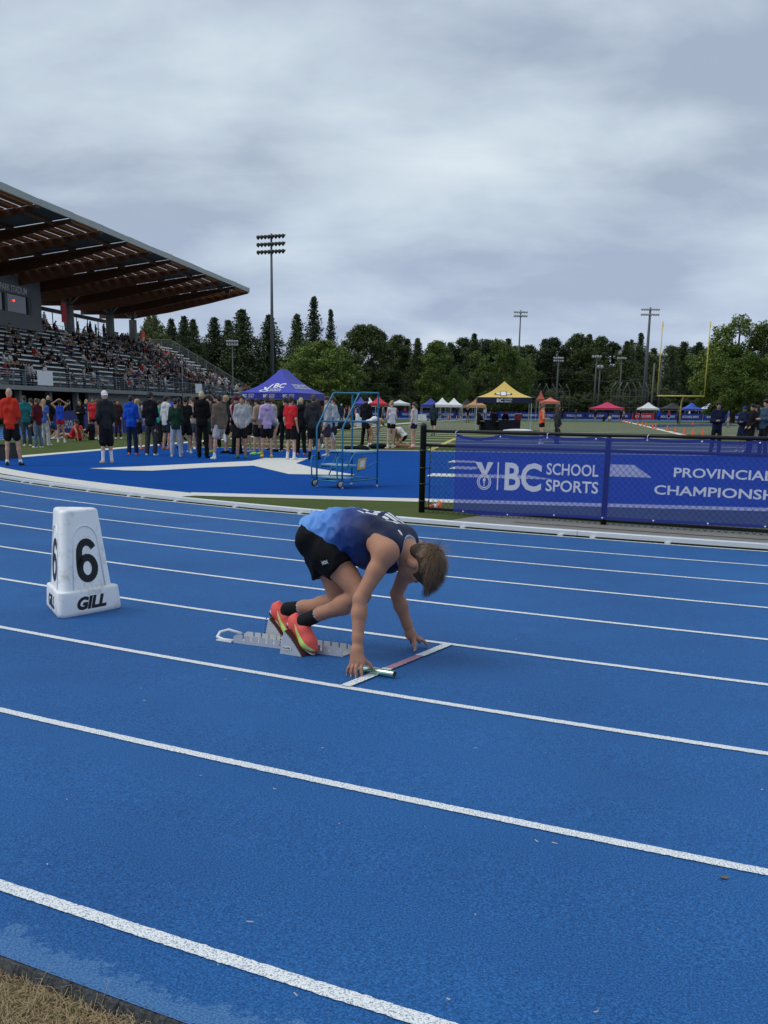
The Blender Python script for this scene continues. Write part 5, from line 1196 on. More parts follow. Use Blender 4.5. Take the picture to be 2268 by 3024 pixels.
for i, (px, py, h, yaw, tc, bt_, hs, lb) in enumerate((
        (1008, 1262, 1.80, 10, ('jacket', (.02, .03, .06)), ('pants', JEAN), ('short', 'grey'), 'man in navy jacket and blue jeans beyond the ladder'),
        (1022, 1264, 1.68, 40, ('singlet', NAVY), ('tiny', K), ('pony', 'black'), 'athlete in navy singlet nearest the man in jeans'),
        (1032, 1258, 1.66, 150, ('singlet', (.42, .08, .03)), ('tiny', K), ('pony', 'brown'), 'athlete in orange singlet among the navy singlets'),
        (1042, 1263, 1.70, -20, ('singlet', NAVY), ('shorts', K), ('cap', WHT), 'athlete in navy singlet and white cap'),
        (1056, 1261, 1.72, 30, ('singlet', (.03, .05, .20)), ('shorts', K), ('short', 'dark'), 'athlete in blue singlet with folded arms beyond the ladder'),
        (1122, 1256, 1.74, 90, ('jacket', K), ('pants', K), ('short', 'dark'), 'person in black stepping beside the far blue banner'),
        (1131, 1257, 1.76, -90, ('hoodie', GRY), ('pants', (.03, .03, .04)), ('short', 'dark'), 'person in grey hoodie leaning on the far blue banner'),
        (1380, 1249, 1.74, 180, ('tee', K), ('pants', (.22, .19, .14)), ('short', 'dark'), 'person in black top and khaki trousers standing on the far turf'))):
    crowd(px, py, h, yaw, 'walk' if i == 5 else 'down', tc, bt_, hs, K, lb, merged=True, vox=.03)
# --- beyond the fence on the right
crowd(1597, 1313, 1.68, -80, 'front', ('singlet', (.72, .10, .04)), ('tiny', K), ('pony', 'red'), WHT, 'girl in orange singlet carrying clothes beyond the fence', sk='pale')
crowd(1643, 1312, 1.70, -70, 'down', ('jacket', DG), ('pants', DG), ('long', 'brown'), K, 'person in dark grey jacket walking beside the orange singlet')
crowd(2110, 1346, 1.76, 165, 'front', ('hoodie', (.010, .015, .035)), ('pants', K), ('curly', 'black'), WHT, 'man in navy hoodie and black trousers beyond the fence', sk='tan')
crowd(2188, 1336, 1.66, 140, 'front', ('coat', (.014, .02, .055)), ('skirt', (.012, .016, .045)), ('cap', (.02, .04, .14)), WHT, 'woman in navy dress and blue cap beyond the fence', sk='tan')
crowd(2212, 1338, 1.72, 100, 'pockets', ('jacket', K), ('pants', K), ('curly', 'black'), K, 'person in black jacket between the navy dress and the slate sweater')
crowd(2226, 1336, 1.70, 60, 'pockets', ('hoodie', (.02, .02, .025)), ('pants', (.30, .31, .33)), ('long', 'black'), WHT, 'person in grey sweatpants beside the slate sweater')
crowd(2249, 1346, 1.86, 110, 'front', ('sweater', (.045, .075, .12)), ('pants', K), ('curly', 'black'), K, 'tall man with sunglasses in slate blue sweater')

# --- more athletes standing about behind the first row
q = random.Random(8); MORE = [('grey', GRY, 'charcoal'), ('navy', NAVY, 'x'), ('white', (.55, .55, .56), 'x'), ('maroon', MAR, 'x'), ('olive', (.07, .08, .03), 'x'), ('sky blue', (.16, .30, .45), 'x'), ('black', K, 'x'), ('pink', (.48, .22, .26), 'x'), ('forest green', (.012, .07, .03), 'x'), ('orange', (.50, .14, .04), 'x'), ('cream', (.45, .40, .32), 'x'), ('purple', (.12, .05, .20), 'x'), ('steel blue', (.08, .13, .20), 'x'), ('rust', (.24, .07, .03), 'x')]
for i, (cn, c, _) in enumerate(MORE):
    px = 415 + i * 40 + q.uniform(-12, 12); crowd(px, 1322 + q.uniform(-8, 8), q.uniform(1.64, 1.84), q.choice((20, 60, 100, 150, 190, -40, -90)), q.choice(('pockets', 'front', 'down', 'walk', 'kneeup')), (q.choice(('hoodie', 'tee', 'jacket')), c), (q.choice(('shorts', 'pants', 'shorts')), q.choice((K, DG, GRY))), (q.choice(('short', 'curly', 'pony', 'short')), q.choice(('black', 'dark', 'brown', 'blond'))), q.choice((WHT, K, (.6, .2, .1))), 'athlete in %s top standing behind the front row of the crowd' % cn, sk=q.choice(('fair', 'tan', 'pale', 'brown')), merged=True, vox=.026)
# ================================================================== things on and around the field
def copy_tree(o, parent=None):
    c = o.copy(); COL.objects.link(c); c.parent = parent
    for ch in list(o.children): copy_tree(ch, c)
    return c
# ---- rolling step ladder
M_lad = mat('turquoise_painted_steel', (.020, .19, .33), .4, .1, .12, 14); M_step = mat('worn_step_plate', (.28, .46, .52), .45, .2, .15, 10); M_tyre = mat('black_rubber', (.014, .014, .015), .6); M_hub = mat('grey_plastic_hub', (.5, .5, .5), .5)
N0, NR, NF = G(1010.5, 1445, 0), G(1113.5, 1438, 0), G(949, 1439, 0)
lx = (NR - N0); LL = .93; lx.normalize(); ly = Vector((-lx.y, lx.x, 0)); LWD = .66
lad = empty('rolling_ladder', N0); tag(lad, 'turquoise tubular rolling step ladder with two casters on the blue turf', 'ladder')
def LP(a, b, z): return lx * a * LL + ly * b * LWD + Vector((0, 0, z))
def lt(name, pts, r=.016, parent=lad, material=None): return MB().tube(pts, r, 8).build(name, material or M_lad, parent, True)
for b in (0, 1):
    lt('side_frame', [LP(0, b, .05), LP(0, b, 1.05), LP(.015, b, 1.10), LP(.43, b, 1.66), LP(.455, b, 1.69), LP(.50, b, 1.70), LP(.985, b, 1.70), LP(1, b, 1.69), LP(1, b, .05)])
    lt('mid_rail', [LP(.10, b, 1.19), LP(1, b, 1.19)]); lt('base_rail', [LP(0, b, .13), LP(1, b, .15)])
    lt('stringer', [LP(.27, b, .16), LP(.33, b, .20), LP(.58, b, .60)], .014); lt('step_brace', [LP(.40, b, .30), LP(1, b, .46)], .013)
    lt('step_support', [LP(.0, b, .36), LP(.38, b, .38)], .013); lt('platform_edge', [LP(.12, b, .36), LP(.30, b, .60), LP(.35, b, .625), LP(1, b, .63)], .013)
    lt('front_loop', [LP(0, b, .56), LP(-.11, b, .57), LP(-.15, b, .54), LP(-.14, b, .22), LP(-.11, b, .185), LP(0, b, .18)], .014)
    c = LP(-.07, b, .085); wh = empty('caster', (0, 0, 0)); wh.parent = lad
    MB().lathe(c - ly * .018, [(.05, 0), (.066, .004), (.068, .018), (.066, .032), (.05, .036)], 18, axis=ly).build('tyre', M_tyre, wh, True)
    MB().lathe(c - ly * .021, [(.045, 0), (.048, .004), (.048, .038), (.045, .042)], 16, axis=ly).build('hub', M_hub, wh, True)
    lt('fork', [c - ly * .03, c - ly * .03 + Vector((.02, .01, .03)), LP(0, b, .13)], .010, wh, M_hub)
    for a in (0, 1): MB().lathe(LP(a, b, 0), [(.022, 0), (.022, .03), (.012, .04), (.012, .06)], 10).build('rubber_foot', M_hub, lad, True)
lt('cross_rail', [LP(1, 0, 1.19), LP(1, 1, 1.19)]); lt('cross_rail', [LP(1, 0, .15), LP(1, 1, .15)]); lt('cross_rail', [LP(0, 0, .13), LP(0, 1, .13)]); lt('cross_rail', [LP(1, 0, 1.70), LP(1, 1, 1.70)])
def plate(name, a0, a1, z, t=.022):
    mb = MB(); mb.prism([LP(a0, .0, z), LP(a1, .0, z), LP(a1, 1, z), LP(a0, 1, z)], (0, 0, t)); return mb.build(name, M_step, lad)
plate('platform', .36, 1.0, .645); plate('step', .12, .40, .405); plate('step', .0, .30, .185)
M_ylw = mat('yellow_sign', (.66, .42, .05), .5)
mb = MB(); sg = [LP(.40, -.03, .33), LP(.62, -.03, .35), LP(.66, -.03, .55), LP(.44, -.03, .53)]; mb.prism(sg, ly * .006); sgn = mb.build('warning_sign', M_ylw, lad)
mb = MB(); c = sum(sg, Vector()) / 4; mb.poly([c + (p - c) * .62 - ly * .003 for p in sg]); mb.build('sign_sheet', M_whp, sgn)

# ---- canopies
def fabric(name, c): return mat(name, c, .6, 0, .08, 2, .05, 40, .3)
M_leg = mat('white_tent_frame', (.55, .56, .58), .4, .3)
def canopy(loc, w, d, yaw, eave, peak, col, val, label, ridge=None, group=None, name='canopy_tent', legs=True, vh=.32):
    """pop-up canopy: w across the front, d deep, origin at the front left foot"""
    root = empty(name, loc, yaw); tag(root, label, 'tent', group); rl = (ridge if ridge is not None else max(0, d - w))
    q = random.Random(int(loc[0] * 31 + loc[1] * 7)); cor = [Vector((0, 0, eave)), Vector((w, 0, eave)), Vector((w, d, eave)), Vector((0, d, eave))]
    r0, r1 = Vector((w / 2, d / 2 - rl / 2, peak)), Vector((w / 2, d / 2 + rl / 2, peak))
    mf = fabric('canopy_%02x%02x%02x' % tuple(int(k * 255) for k in col), col); mv = fabric('canopy_%02x%02x%02x' % tuple(int(k * 255) for k in val), val)
    for a, b, p0, p1 in ((cor[0], cor[1], r0, r0), (cor[1], cor[2], r0, r1), (cor[2], cor[3], r1, r1), (cor[3], cor[0], r1, r0)):
        n, m_ = 6, 7; V = []; 
        for i in range(m_ + 1):
            t = i / m_; sagz = -.16 * (peak - eave) * math.sin(t * math.pi)
            for k in range(n + 1):
                u = k / n; lo = a + (b - a) * u; hi = p0 + (p1 - p0) * u; p = lo + (hi - lo) * t; p.z += sagz; V.append(p)
        Fc = [(i * (n + 1) + k, i * (n + 1) + k + 1, (i + 1) * (n + 1) + k + 1, (i + 1) * (n + 1) + k) for i in range(m_) for k in range(n)]
        mesh_obj('roof_panel', V, Fc, mf, root, True)
        V = [x for k in range(9) for x in ((lambda u: (a + (b - a) * u, a + (b - a) * u - Vector((0, 0, vh - .05 * math.sin(u * math.pi) * .4))))(k / 8))]
        mesh_obj('valance', V, [(2 * k, 2 * k + 1, 2 * k + 3, 2 * k + 2) for k in range(8)], mv, root)
    if legs:
        for c in cor: MB().bar((c.x * .985 + .02, c.y * .985 + .02, 0), (c.x * .985 + .02, c.y * .985 + .02, eave - .02), .04, .04, (1, 0, 0)).build('leg', M_leg, root)
        MB().bar((.03, .03, eave - .30), (w - .03, .03, eave - .30), .03, .03).build('crossbar', M_leg, root); MB().bar((w - .03, .03, eave - .30), (w - .03, d - .03, eave - .30), .03, .03).build('crossbar', M_leg, root)
    return root
M_tprint = mat('white_canopy_print', (.70, .72, .76), .6)
BT = G(880, 1160, 2.12); y0 = math.radians(-15); d0 = Vector((math.cos(y0), math.sin(y0), 0)); bl = BT - d0 * 2.9; bl.z = 0
bt_ = canopy(bl, 2.9, 4.5, y0, 2.12, 3.28, (.045, .055, .40), (.030, .036, .30), 'blue canopy tent with white sports logo behind the crowd', ridge=1.0)
def on_front(u, t, w=2.9, d=4.5, e=2.12, p=3.28, rl=1.0):
    lo = Vector((w * u, -.012, e)); hi = Vector((w / 2, d / 2 - rl / 2, p)); q = lo + (hi - lo) * t; q.z += -.16 * (p - e) * math.sin(t * math.pi) + .015; return q
def wrap(o, fn):
    bm = bmesh.new(); bm.from_mesh(o.data)
    for v in bm.verts: v.co = fn(v.co.x, v.co.y)
    bm.to_mesh(o.data); bm.free(); return o
wf = lambda x, y: on_front(.5 + (x - .5) / max(.2, 1 - y), y)
for body, x, y, w_, h_, of in (('BC', .50, .33, .20, .21, .03), ('SCHOOL', .47, .20, .20, .085, .01), ('SPORTS', .47, .09, .20, .085, .01)):
    wrap(text_fit('lettering', body, Matrix.Translation((x, y, 0)), w_, h_, M_tprint, bt_, of, .12), wf)
mb = MB(); mb.poly([(.34, .36, 0), (.38, .36, 0), (.415, .24, 0), (.38, .21, 0)]); mb.poly([(.46, .50, 0), (.49, .52, 0), (.435, .22, 0), (.40, .21, 0)])
for p in [[( .385 + (a - .0), b) for a, b in r_] for r_ in annulus((0, .13), .05, .082, 16)]: mb.poly([(a, b, 0) for a, b in p])
wrap(mb.build('emblem', M_tprint, bt_), wf)
for u0 in (.04, .40, .74):
    text_fit('lettering', 'BC', frame((2.9 * u0, -.006, 1.90), (1, 0, 0), (0, 0, 1)), .22, .15, M_tprint, bt_, .03); text_fit('lettering', 'SCHOOL\nSPORTS', frame((2.9 * u0 + .30, -.006, 1.89), (1, 0, 0), (0, 0, 1)), .30, .17, M_tprint, bt_, .01)
def on_right(u, t, w=2.9, d=4.5, e=2.12, p=3.28, rl=1.0):
    lo = Vector((w + .012, d * u, e)); hi = Vector((w / 2, d / 2 - rl / 2 + rl * u, p)); q = lo + (hi - lo) * t; q.z += -.16 * (p - e) * math.sin(t * math.pi) + .015; return q
wrap(text_fit('lettering', 'BC SCHOOL SPORTS', Matrix.Translation((.12, .30, 0)), .76, .22, M_tprint, bt_, .02), on_right)
YT = G(1404, 1271, 0); yy = math.radians(-6)
yt = canopy(YT, 3.9, 3.0, yy, 2.30, 3.42, (.66, .47, .13), (.012, .016, .055), 'yellow first-aid canopy tent with navy valance and white cross', ridge=.5, vh=.40)
M_navy = mat('navy_print', (.012, .016, .05), .6)
def yf(x, y):
    lo = Vector((3.9 * x, -.012, 2.30)); hi = Vector((1.95, 1.25, 3.42)); u = .5 + (x - .5) / max(.2, 1 - y); lo.x = 3.9 * u; q = lo + (hi - lo) * y; q.z += -.16 * 1.12 * math.sin(y * math.pi) + .02; return q
for sc, mt, dz in ((1.25, M_navy, 0), (1.0, M_tprint, .015)):
    mb = MB()
    for a, b in ((.125, .05), (.045, .16)): mb.poly([(.48 - a * sc, .33 - b * sc, 0), (.48 + a * sc, .33 - b * sc, 0), (.48 + a * sc, .33 + b * sc, 0), (.48 - a * sc, .33 + b * sc, 0)])
    o = wrap(mb.build('cross', mt, yt), yf); o.location.z += dz; o.location.y -= dz + (.004 if sc > 1 else 0)
text_fit('lettering', 'BC', frame((1.42, -.008, 1.96), (1, 0, 0), (0, 0, 1)), .46, .26, M_tprint, yt, .03); text_fit('lettering', 'SCHOOL\nSPORTS', frame((1.96, -.008, 1.95), (1, 0, 0), (0, 0, 1)), .56, .28, M_tprint, yt, .012)
# table under dark cloth with people sitting at it
tb = YT + Vector((.5, 1.2, 0)); mb = MB(); mb.box((1.4, .3, .37), (2.9, .9, .74)); o = bevel(mb.build('draped_table', fabric('navy_cloth', (.010, .012, .022))), .05); o.location = tb; tag(o, 'long table under a dark cloth beneath the yellow tent', 'table')
for i, (dx, dy, lb) in enumerate(((-.2, -.4, 'official in black cap sitting left of the dark table'), (.9, -.5, 'official in black leaning on the dark table'), (1.9, .95, 'official in black jacket and red cap behind the dark table'))):
    person(tb + Vector((dx, dy, .12)), 1.75, D((-60, -30, 170)[i]), 'bench', ('jacket', K), ('pants', K), ('cap', (RED, K, K)[(i + 1) % 3] if i == 2 else K), K, lb, merged=True, vox=.03)
mb = MB(); mb.box((0, 0, .2), (.42, .40, .40)); mb.box((0, 0, .43), (.46, .44, .06), mi=1); o = bevel(mb.build('cooler_box', [mat('red_plastic', (.30, .02, .02), .5), M_whp]), .02); o.location = YT + Vector((3.2, 1.4, .74)); tag(o, 'red cooler box with white lid on the dark table', 'cooler')
# further canopies, far side of the oval
def far_tent(pl, pr, Y, col, label, peak=2.75, eave=1.98, val=None, group=None, dz=0):
    x0, x1 = [zat(p, 1200, Y).x for p in (pl, pr)]; w = x1 - x0
    return canopy(Vector((x0, Y, 0)), w, max(2.6, min(4.5, w)), 0.0, eave, peak, col, val or col, label, ridge=max(0, 0.25 * w), group=group, vh=.28)
far_tent(1046, 1084, 118, (.055, .065, .36), 'violet-blue canopy beyond the rolling ladder'); far_tent(1090, 1146, 112, (.52, .03, .05), 'red canopy beside the violet-blue one'); far_tent(1072, 1110, 126, (.66, .67, .70), 'white canopy tucked behind the red one')
far_tent(1246, 1302, 128, (.04, .06, .32), 'dark blue canopy next to the paired white ones'); far_tent(1284, 1332, 122, (.70, .71, .74), 'white canopy with printed roof, next to the dark blue canopy'); far_tent(1320, 1366, 124, (.70, .71, .74), 'white canopy next to the black one')
far_tent(1362, 1402, 130, (.02, .02, .02), 'black canopy behind the orange one', val=(.45, .30, .16)); far_tent(1384, 1436, 126, (.50, .25, .10), 'orange and black canopy behind the yellow first-aid tent', val=(.50, .30, .16))
far_tent(1592, 1608, 150, (.34, .07, .05), 'small rust red canopy behind the yellow tent', 4.2, 3.0); far_tent(1604, 1654, 140, (.62, .16, .12), 'salmon flat canopy right of the yellow tent', 3.1, 2.6)
far_tent(1757, 1846, 186, (.55, .035, .12), 'wide crimson canopy behind the far banners', 2.95, 1.98); far_tent(1895, 1948, 184, (.66, .67, .68), 'white canopy between the crimson and black ones', 2.95, 1.98)
far_tent(1960, 2032, 186, (.025, .025, .025), 'wide black canopy near the goalpost', 2.95, 1.98); far_tent(2024, 2076, 184, (.04, .09, .46), 'bright blue canopy right of the goalpost', 2.95, 1.98); far_tent(2078, 2124, 188, (.62, .64, .70), 'white and blue canopy next to the bright blue one', 2.95, 1.98, (.05, .1, .4))
far_tent(2130, 2184, 182, (.66, .66, .66), 'white canopy under the big maple', 2.95, 1.98); far_tent(2160, 2206, 190, (.45, .10, .06), 'orange canopy under the big maple', 3.0, 2.0); far_tent(2206, 2268, 186, (.40, .36, .34), 'grey canopy under the big maple', 2.95, 1.98)
far_tent(1150, 1212, 148, (.62, .63, .65), 'long white canopy above the far blue banner', 2.7, 2.2)

# ---- blue banners tied along the far bend and the left straight
M_fb = banner_mat('far_banner_vinyl', (.022, .040, .26), .05)
def far_banner(a, b, label, group, hgt=1.12, text='BC SCHOOL SPORTS', red=False, mirror=False):
    a, b = Vector(a), Vector(b); root = empty('banner', a); u = (b - a); Lw = u.length; u.normalize(); tag(root, label, 'banner', group)
    mb = MB(); n_ = Vector((u.y, -u.x, 0)); mb.prism([Vector((0, 0, .08)), u * Lw + Vector((0, 0, .08)), u * Lw + Vector((0, 0, hgt)), Vector((0, 0, hgt))], n_ * -.01); mb.build('cloth', MATS['crimson_banner'] if red else M_fb, root)
    text_fit('lettering', text, frame(u * (.15 * Lw) + n_ * .012 + Vector((0, 0, .42)), u, (0, 0, 1)), .7 * Lw, .36, M_tprint, root, .01)
    return root
mat('crimson_banner', (.42, .03, .06), .6)
C2 = C1 + AX * STRAIGHT
def arc2(t, lat): return Vector((C2[0] + (R_IN + lat) * math.cos(math.radians(t)), C2[1] + (R_IN + lat) * math.sin(math.radians(t)), .06))
fr = ring  # far banners hang on the outer fence of the far bend
for i in range(22):
    t0_ = 146 - i * 4.4; far_banner(arc2(t0_, 10.7), arc2(t0_ - 4.2, 10.7), 'crimson banner with white print on the far bend' if i == 15 else 'blue printed banner along the fence of the far bend', None if i == 15 else 'banners along the far bend', text=('PROVINCIAL CHAMPIONSHIPS', 'BC SCHOOL SPORTS')[i % 2], red=(i == 15))
for i in range(12):
    a0_ = -3 + 4.1 * i; far_banner(fieldpt(a0_, 36.2), fieldpt(a0_ + 3.95, 36.2), 'blue printed banner along the left straight behind the crowd', 'banners along the left straight', 1.2)
mb = MB(); mb.prism([Vector((0, 0, 0)), Vector((1.15, 0, 0)), Vector((1.05, .1, .8)), Vector((.05, .1, .8))], (0, .03, 0)); qb = mb.build('notice_board', M_whp); qb.location = G(1234, 1237, 0) * .84; qb.location.z = 0; tag(qb, 'white notice board leaning in front of the far canopies', 'board')

# ---- football goal
M_goal = mat('yellow_goal_paint', (.62, .48, .10), .45, 0, .06, 3)
gp = zat(2010, 1171, 118); gp.z = 0; goal = empty('goalpost', gp); tag(goal, 'yellow football goalpost with two tall uprights', 'goalpost')
GT = zat(2020, 949, 118).z; gx = (Vector((1, -.03, 0))).normalized()
MB().tube([Vector((.6, 1.6, 0)), Vector((.6, 1.6, 1.9)), Vector((.55, 1.3, 2.5)), Vector((.45, .5, 2.95)), Vector((.4, 0, 3.12))], .085, 10).build('gooseneck', M_goal, goal, True)
MB().tube([gx * -2.56 + Vector((0, 0, 3.12)), gx * 2.56 + Vector((0, 0, 3.12))], .075, 10).build('crossbar', M_goal, goal, True)
for s in (-1, 1): MB().tube([gx * 2.56 * s + Vector((0, 0, 3.08)), gx * (2.56 * s) + Vector((0, 0, GT))], .055, 8).build('upright', M_goal, goal, True); MB().bar(gx * 2.56 * s + Vector((0, 0, GT)), gx * (2.56 * s + .05) + Vector((0, 0, GT - .6)), .02, .10).build('wind_ribbon', M_or, goal)

# ---- floodlight masts
M_mast = mat('weathered_steel_mast', (.085, .094, .104), .6, .1, .15, .5); M_lamp = mat('dark_lamp_housing', (.035, .040, .036), .45, .2); M_glass = mat('lamp_glass', (.62, .66, .70), .15, .1)
def mast(px, Y, ytop, rows, n, wid, label, r=.28, lit=False, yaw=0.0, group=None, rs=None, away=False):
    tp = zat(px, ytop, Y); x, h = tp.x, tp.z; rs = rs or wid * .26; root = empty('floodlight_mast', (x, Y, 0), yaw); tag(root, label, 'floodlight', group)
    MB().lathe((0, 0, 0), [(r, 0), (r * .85, h * .5), (r * .5, h)], 10).build('pole', M_mast, root, True)
    for k in range(rows):
        z = h - .25 - k * rs; MB().bar((-wid / 2, 0, z), (wid / 2, 0, z), .10, .10).build('crossarm', M_mast, root)
        for i in range(n):
            xx = -wid / 2 + wid * (i + .5) / n; rr_ = wid / n * (.58 if away else .50); c = Vector((xx, -.1, z - .12)); ax_ = Vector((.55, .6, -.5)).normalized() if away else Vector((.25, -.75, -.55)).normalized()
            lm = MB().lathe(c, [(rr_ * .35, -rr_ * 1.0), (rr_ * .8, -rr_ * .5), (rr_, rr_ * .35)], 10, axis=ax_).build('lamp', M_lamp if not lit else M_hub, root, True)
            MB().lathe(c + ax_ * rr_ * .36, [(rr_ * .95, 0), (rr_ * .9, .02)], 10, axis=ax_).build('lens', M_glass, lm)
    return root
mast(801, 134, 690, 3, 8, 3.9, 'tall dark floodlight mast with three rows of lamps between the stand and the blue tent', .24, yaw=-.42, rs=.86, away=True)
mast(1538, 196, 916, 2, 6, 2.5, 'slim floodlight mast with two lamp rows above the bright tree behind the yellow tent', .2, True); mast(1921, 196, 908, 2, 8, 3.4, 'floodlight mast with two long lamp rows left of the goalpost', .36, True)
mast(1650, 195, 1051, 2, 5, 1.9, 'low floodlight mast above the left backstop', .2, True); mast(1763, 194, 1047, 1, 4, 1.8, 'pale thin floodlight mast beside the right backstop', .2, True); mast(1773, 193, 1077, 1, 2, 1.2, 'short lamp pole beside the pale thin mast', .16, True)
mast(1837, 197, 1052, 1, 5, 1.8, 'faint floodlight mast over the right backstop', .18, True); mast(1956, 198, 1042, 1, 4, 2.0, 'thin floodlight mast just left of the goalpost', .18, True); mast(686, 175, 1001, 2, 5, 2.0, 'small floodlight mast beside the end of the stand', .14, True)
up = empty('utility_pole', (zat(1928, 1140, 192).x, 192, 0)); tag(up, 'wooden utility pole with a small street lamp left of the goalpost', 'pole')
MB().lathe((0, 0, 0), [(.2, 0), (.13, 9.8)], 8).build('pole', mat('grey_timber', (.14, .13, .12), .8), up, True); MB().bar((0, 0, 7.4), (.8, 0, 7.6), .06, .06).build('lamp_arm', M_mast, up)
# ---- overhead wires in front of the wood
for i, (z0_, z1_) in enumerate(((6.4, 7.6), (4.1, 5.0), (2.9, 3.9))):
    pts = [Vector((-6 + 62 * t, 194, z0_ + (z1_ - z0_) * t - .7 * math.sin(math.pi * ((t * 3) % 1)))) for t in [k / 36 for k in range(37)]]; tag(MB().tube(pts, .022, 4).build('overhead_wire', mat('wire_grey', (.12, .12, .13), .5)), ('upper', 'middle', 'lower')[i] + ' thin overhead wire strung in front of the dark wood', 'wire')
# ---- baseball backstops
def backstop(px0, px1, Y, h, label):
    x0, x1 = [zat(p, 1200, Y).x for p in (px0, px1)]; root = empty('backstop', (x0, Y, 0)); tag(root, label, 'backstop'); w = x1 - x0; n = 6; mp = mat('galvanised_pipe', (.20, .215, .22), .45, .5)
    for i in range(n + 1):
        x = w * i / n; lean = (.0 if 1 < i < n - 1 else .9) * (-1 if i < n / 2 else 1); MB().tube([(x, 0, 0), (x, 0, h * .8), (x + (.5 if i < n / 2 else -.9), -.9, h)], .06, 6).build('post', mp, root, True)
    for z in (h * .33, h * .62, h * .8): MB().bar((0, 0, z), (w, 0, z), .05, .05).build('rail', mp, root)
    mb = MB(); k = 0
    while k * .5 < w: mb.bar((k * .5, .03, 0), (k * .5, .03, h * .8), .012, .012, (1, 0, 0)); k += 1
    tag(mb.build('wire_mesh', mp, root), kind='stuff')
backstop(1562, 1680, 190, 6.0, 'tall pipe and wire backstop behind the yellow tent'); backstop(1802, 1912, 191, 6.4, 'tall pipe and wire backstop behind the crimson canopy')

# ---- orange cones
def cone_proto():
    root = empty('sport_cone', (0, 0, 0)); MB().lathe((0, 0, .02), [(.10, 0), (.075, .06), (.022, .42), (.012, .43)], 10).build('cone', M_or, root, True); MB().box((0, 0, .012), (.27, .27, .024)).build('foot', M_or, root); return root
cp = cone_proto(); first = True
for a, b in ((1298, 797), (1245, 795), (1198, 790), (1147, 780), (1103, 772), (1038, 759), (1022, 756), (985, 747), (965, 743), (940, 738), (905, 730), (888, 728), (865, 723), (850, 719), (838, 715), (1243, 738)):
    c = cp if first else copy_tree(cp); first = False; c.location = G(1380 + .5353 * a, 860 + .5353 * b, 0); tag(c, 'small orange cone in the line running up the field', 'cone', 'orange cones marking the field')
    if b == 738 and a == 1243: tag(c, 'single orange cone set apart from the line of cones', 'cone', 'orange cones marking the field')
c = copy_tree(cp); c.location = G(2216, 1322, 0); tag(c, 'orange cone seen through the banner at its right', 'cone', 'orange cones marking the field')
# ---- bags and clothes on the turf
def bag(px, py, r, col, label, seed):
    q = random.Random(seed); c = G(px, py, 0); P = [('e', (q.uniform(-.5, .5) * r[0], q.uniform(-.3, .3) * r[1], r[2] * q.uniform(.35, .7)), (r[0] * q.uniform(.35, .6), r[1] * q.uniform(.4, .6), r[2] * q.uniform(.35, .6))) for _ in range(7)]
    o = sdf_obj('kit_bag', P, cloth(col), None, vox=.035, k=.06, planes=[(np.array((0, 0, 0.004)), np.array((0, 0, -1.)))]); o.location = c; tag(o, label, 'bag')
bag(1051, 1331, (.55, .26, .17), K, 'heap of black clothing on the turf behind the ladder', 1); bag(1113, 1325, (.42, .24, .16), K, 'black jacket dropped behind the bending athlete', 2); bag(1014, 1268, (.7, .4, .45), K, 'black kit bag lying by the white touch line', 3); bag(1004, 1255, (.8, .5, .7), (.6, .6, .6), 'white plastic bags piled beyond the ladder', 4)
bag(1052, 1262, (.45, .4, .9), (.62, .63, .66), 'white sack standing among the navy singlets', 5); bag(1530, 1276, (1.2, .5, .16), (.66, .67, .70), 'white sheet lying beside the yellow tent', 6); bag(1082, 1252, (.8, .5, .35), K, 'dark bag by the far blue banner', 7)
for px, py, lb in ((6, 1360, 'black wedge stool at the edge of the blue turf'), (43, 1354, 'black wedge stool behind the man in the red jacket')):
    mb = MB(); mb.box((0, 0, .20), (.34, .30, .40), taper=(.72, .72)); mb.box((0, 0, .415), (.30, .26, .03)); o = bevel(mb.build('stool', M_black), .01); o.location = G(px, py, 0); tag(o, lb, 'stool')
# ---- people beyond the field
q = random.Random(21)
FARP = [(1757, 1243, 'down', K, K), (1768, 1239, 'sit', DG, K), (1783, 1244, 'sit', K, K), (1800, 1244, 'sit', LG, K), (1833, 1243, 'down', K, K), (1841, 1242, 'front', (.30, .22, .18), K), (1872, 1242, 'down', DG, K), (1890, 1243, 'down', K, DG), (1946, 1243, 'down', ROYAL, K), (1956, 1242, 'front', K, K), (1974, 1243, 'down', (.32, .03, .04), K), (2024, 1242, 'down', K, K), (2034, 1243, 'pockets', WHT, K), (2052, 1243, 'down', K, DG), (2068, 1242, 'down', DG, K), (2084, 1243, 'front', NAVY, K), (2148, 1262, 'pockets', (.02, .09, .40), LG), (2126, 1242, 'down', K, K), (2001, 1252, 'walk', DG, K),
        (1170, 1236, 'down', (.50, .03, .03), K), (1196, 1236, 'down', (.45, .02, .03), DG), (1300, 1239, 'down', GRN, K), (1325, 1240, 'sit', (.50, .06, .04), K), (1348, 1239, 'down', K, K), (1362, 1240, 'pockets', DG, K), (1410, 1240, 'down', GRN, K), (1432, 1239, 'front', (.35, .33, .30), K), (1450, 1240, 'down', K, K), (1700, 1241, 'down', (.05, .06, .10), GRY), (1660, 1240, 'down', K, K)]
CN = {K: 'black', DG: 'charcoal', LG: 'light grey', ROYAL: 'royal blue', WHT: 'white', NAVY: 'navy', GRN: 'dark green'}
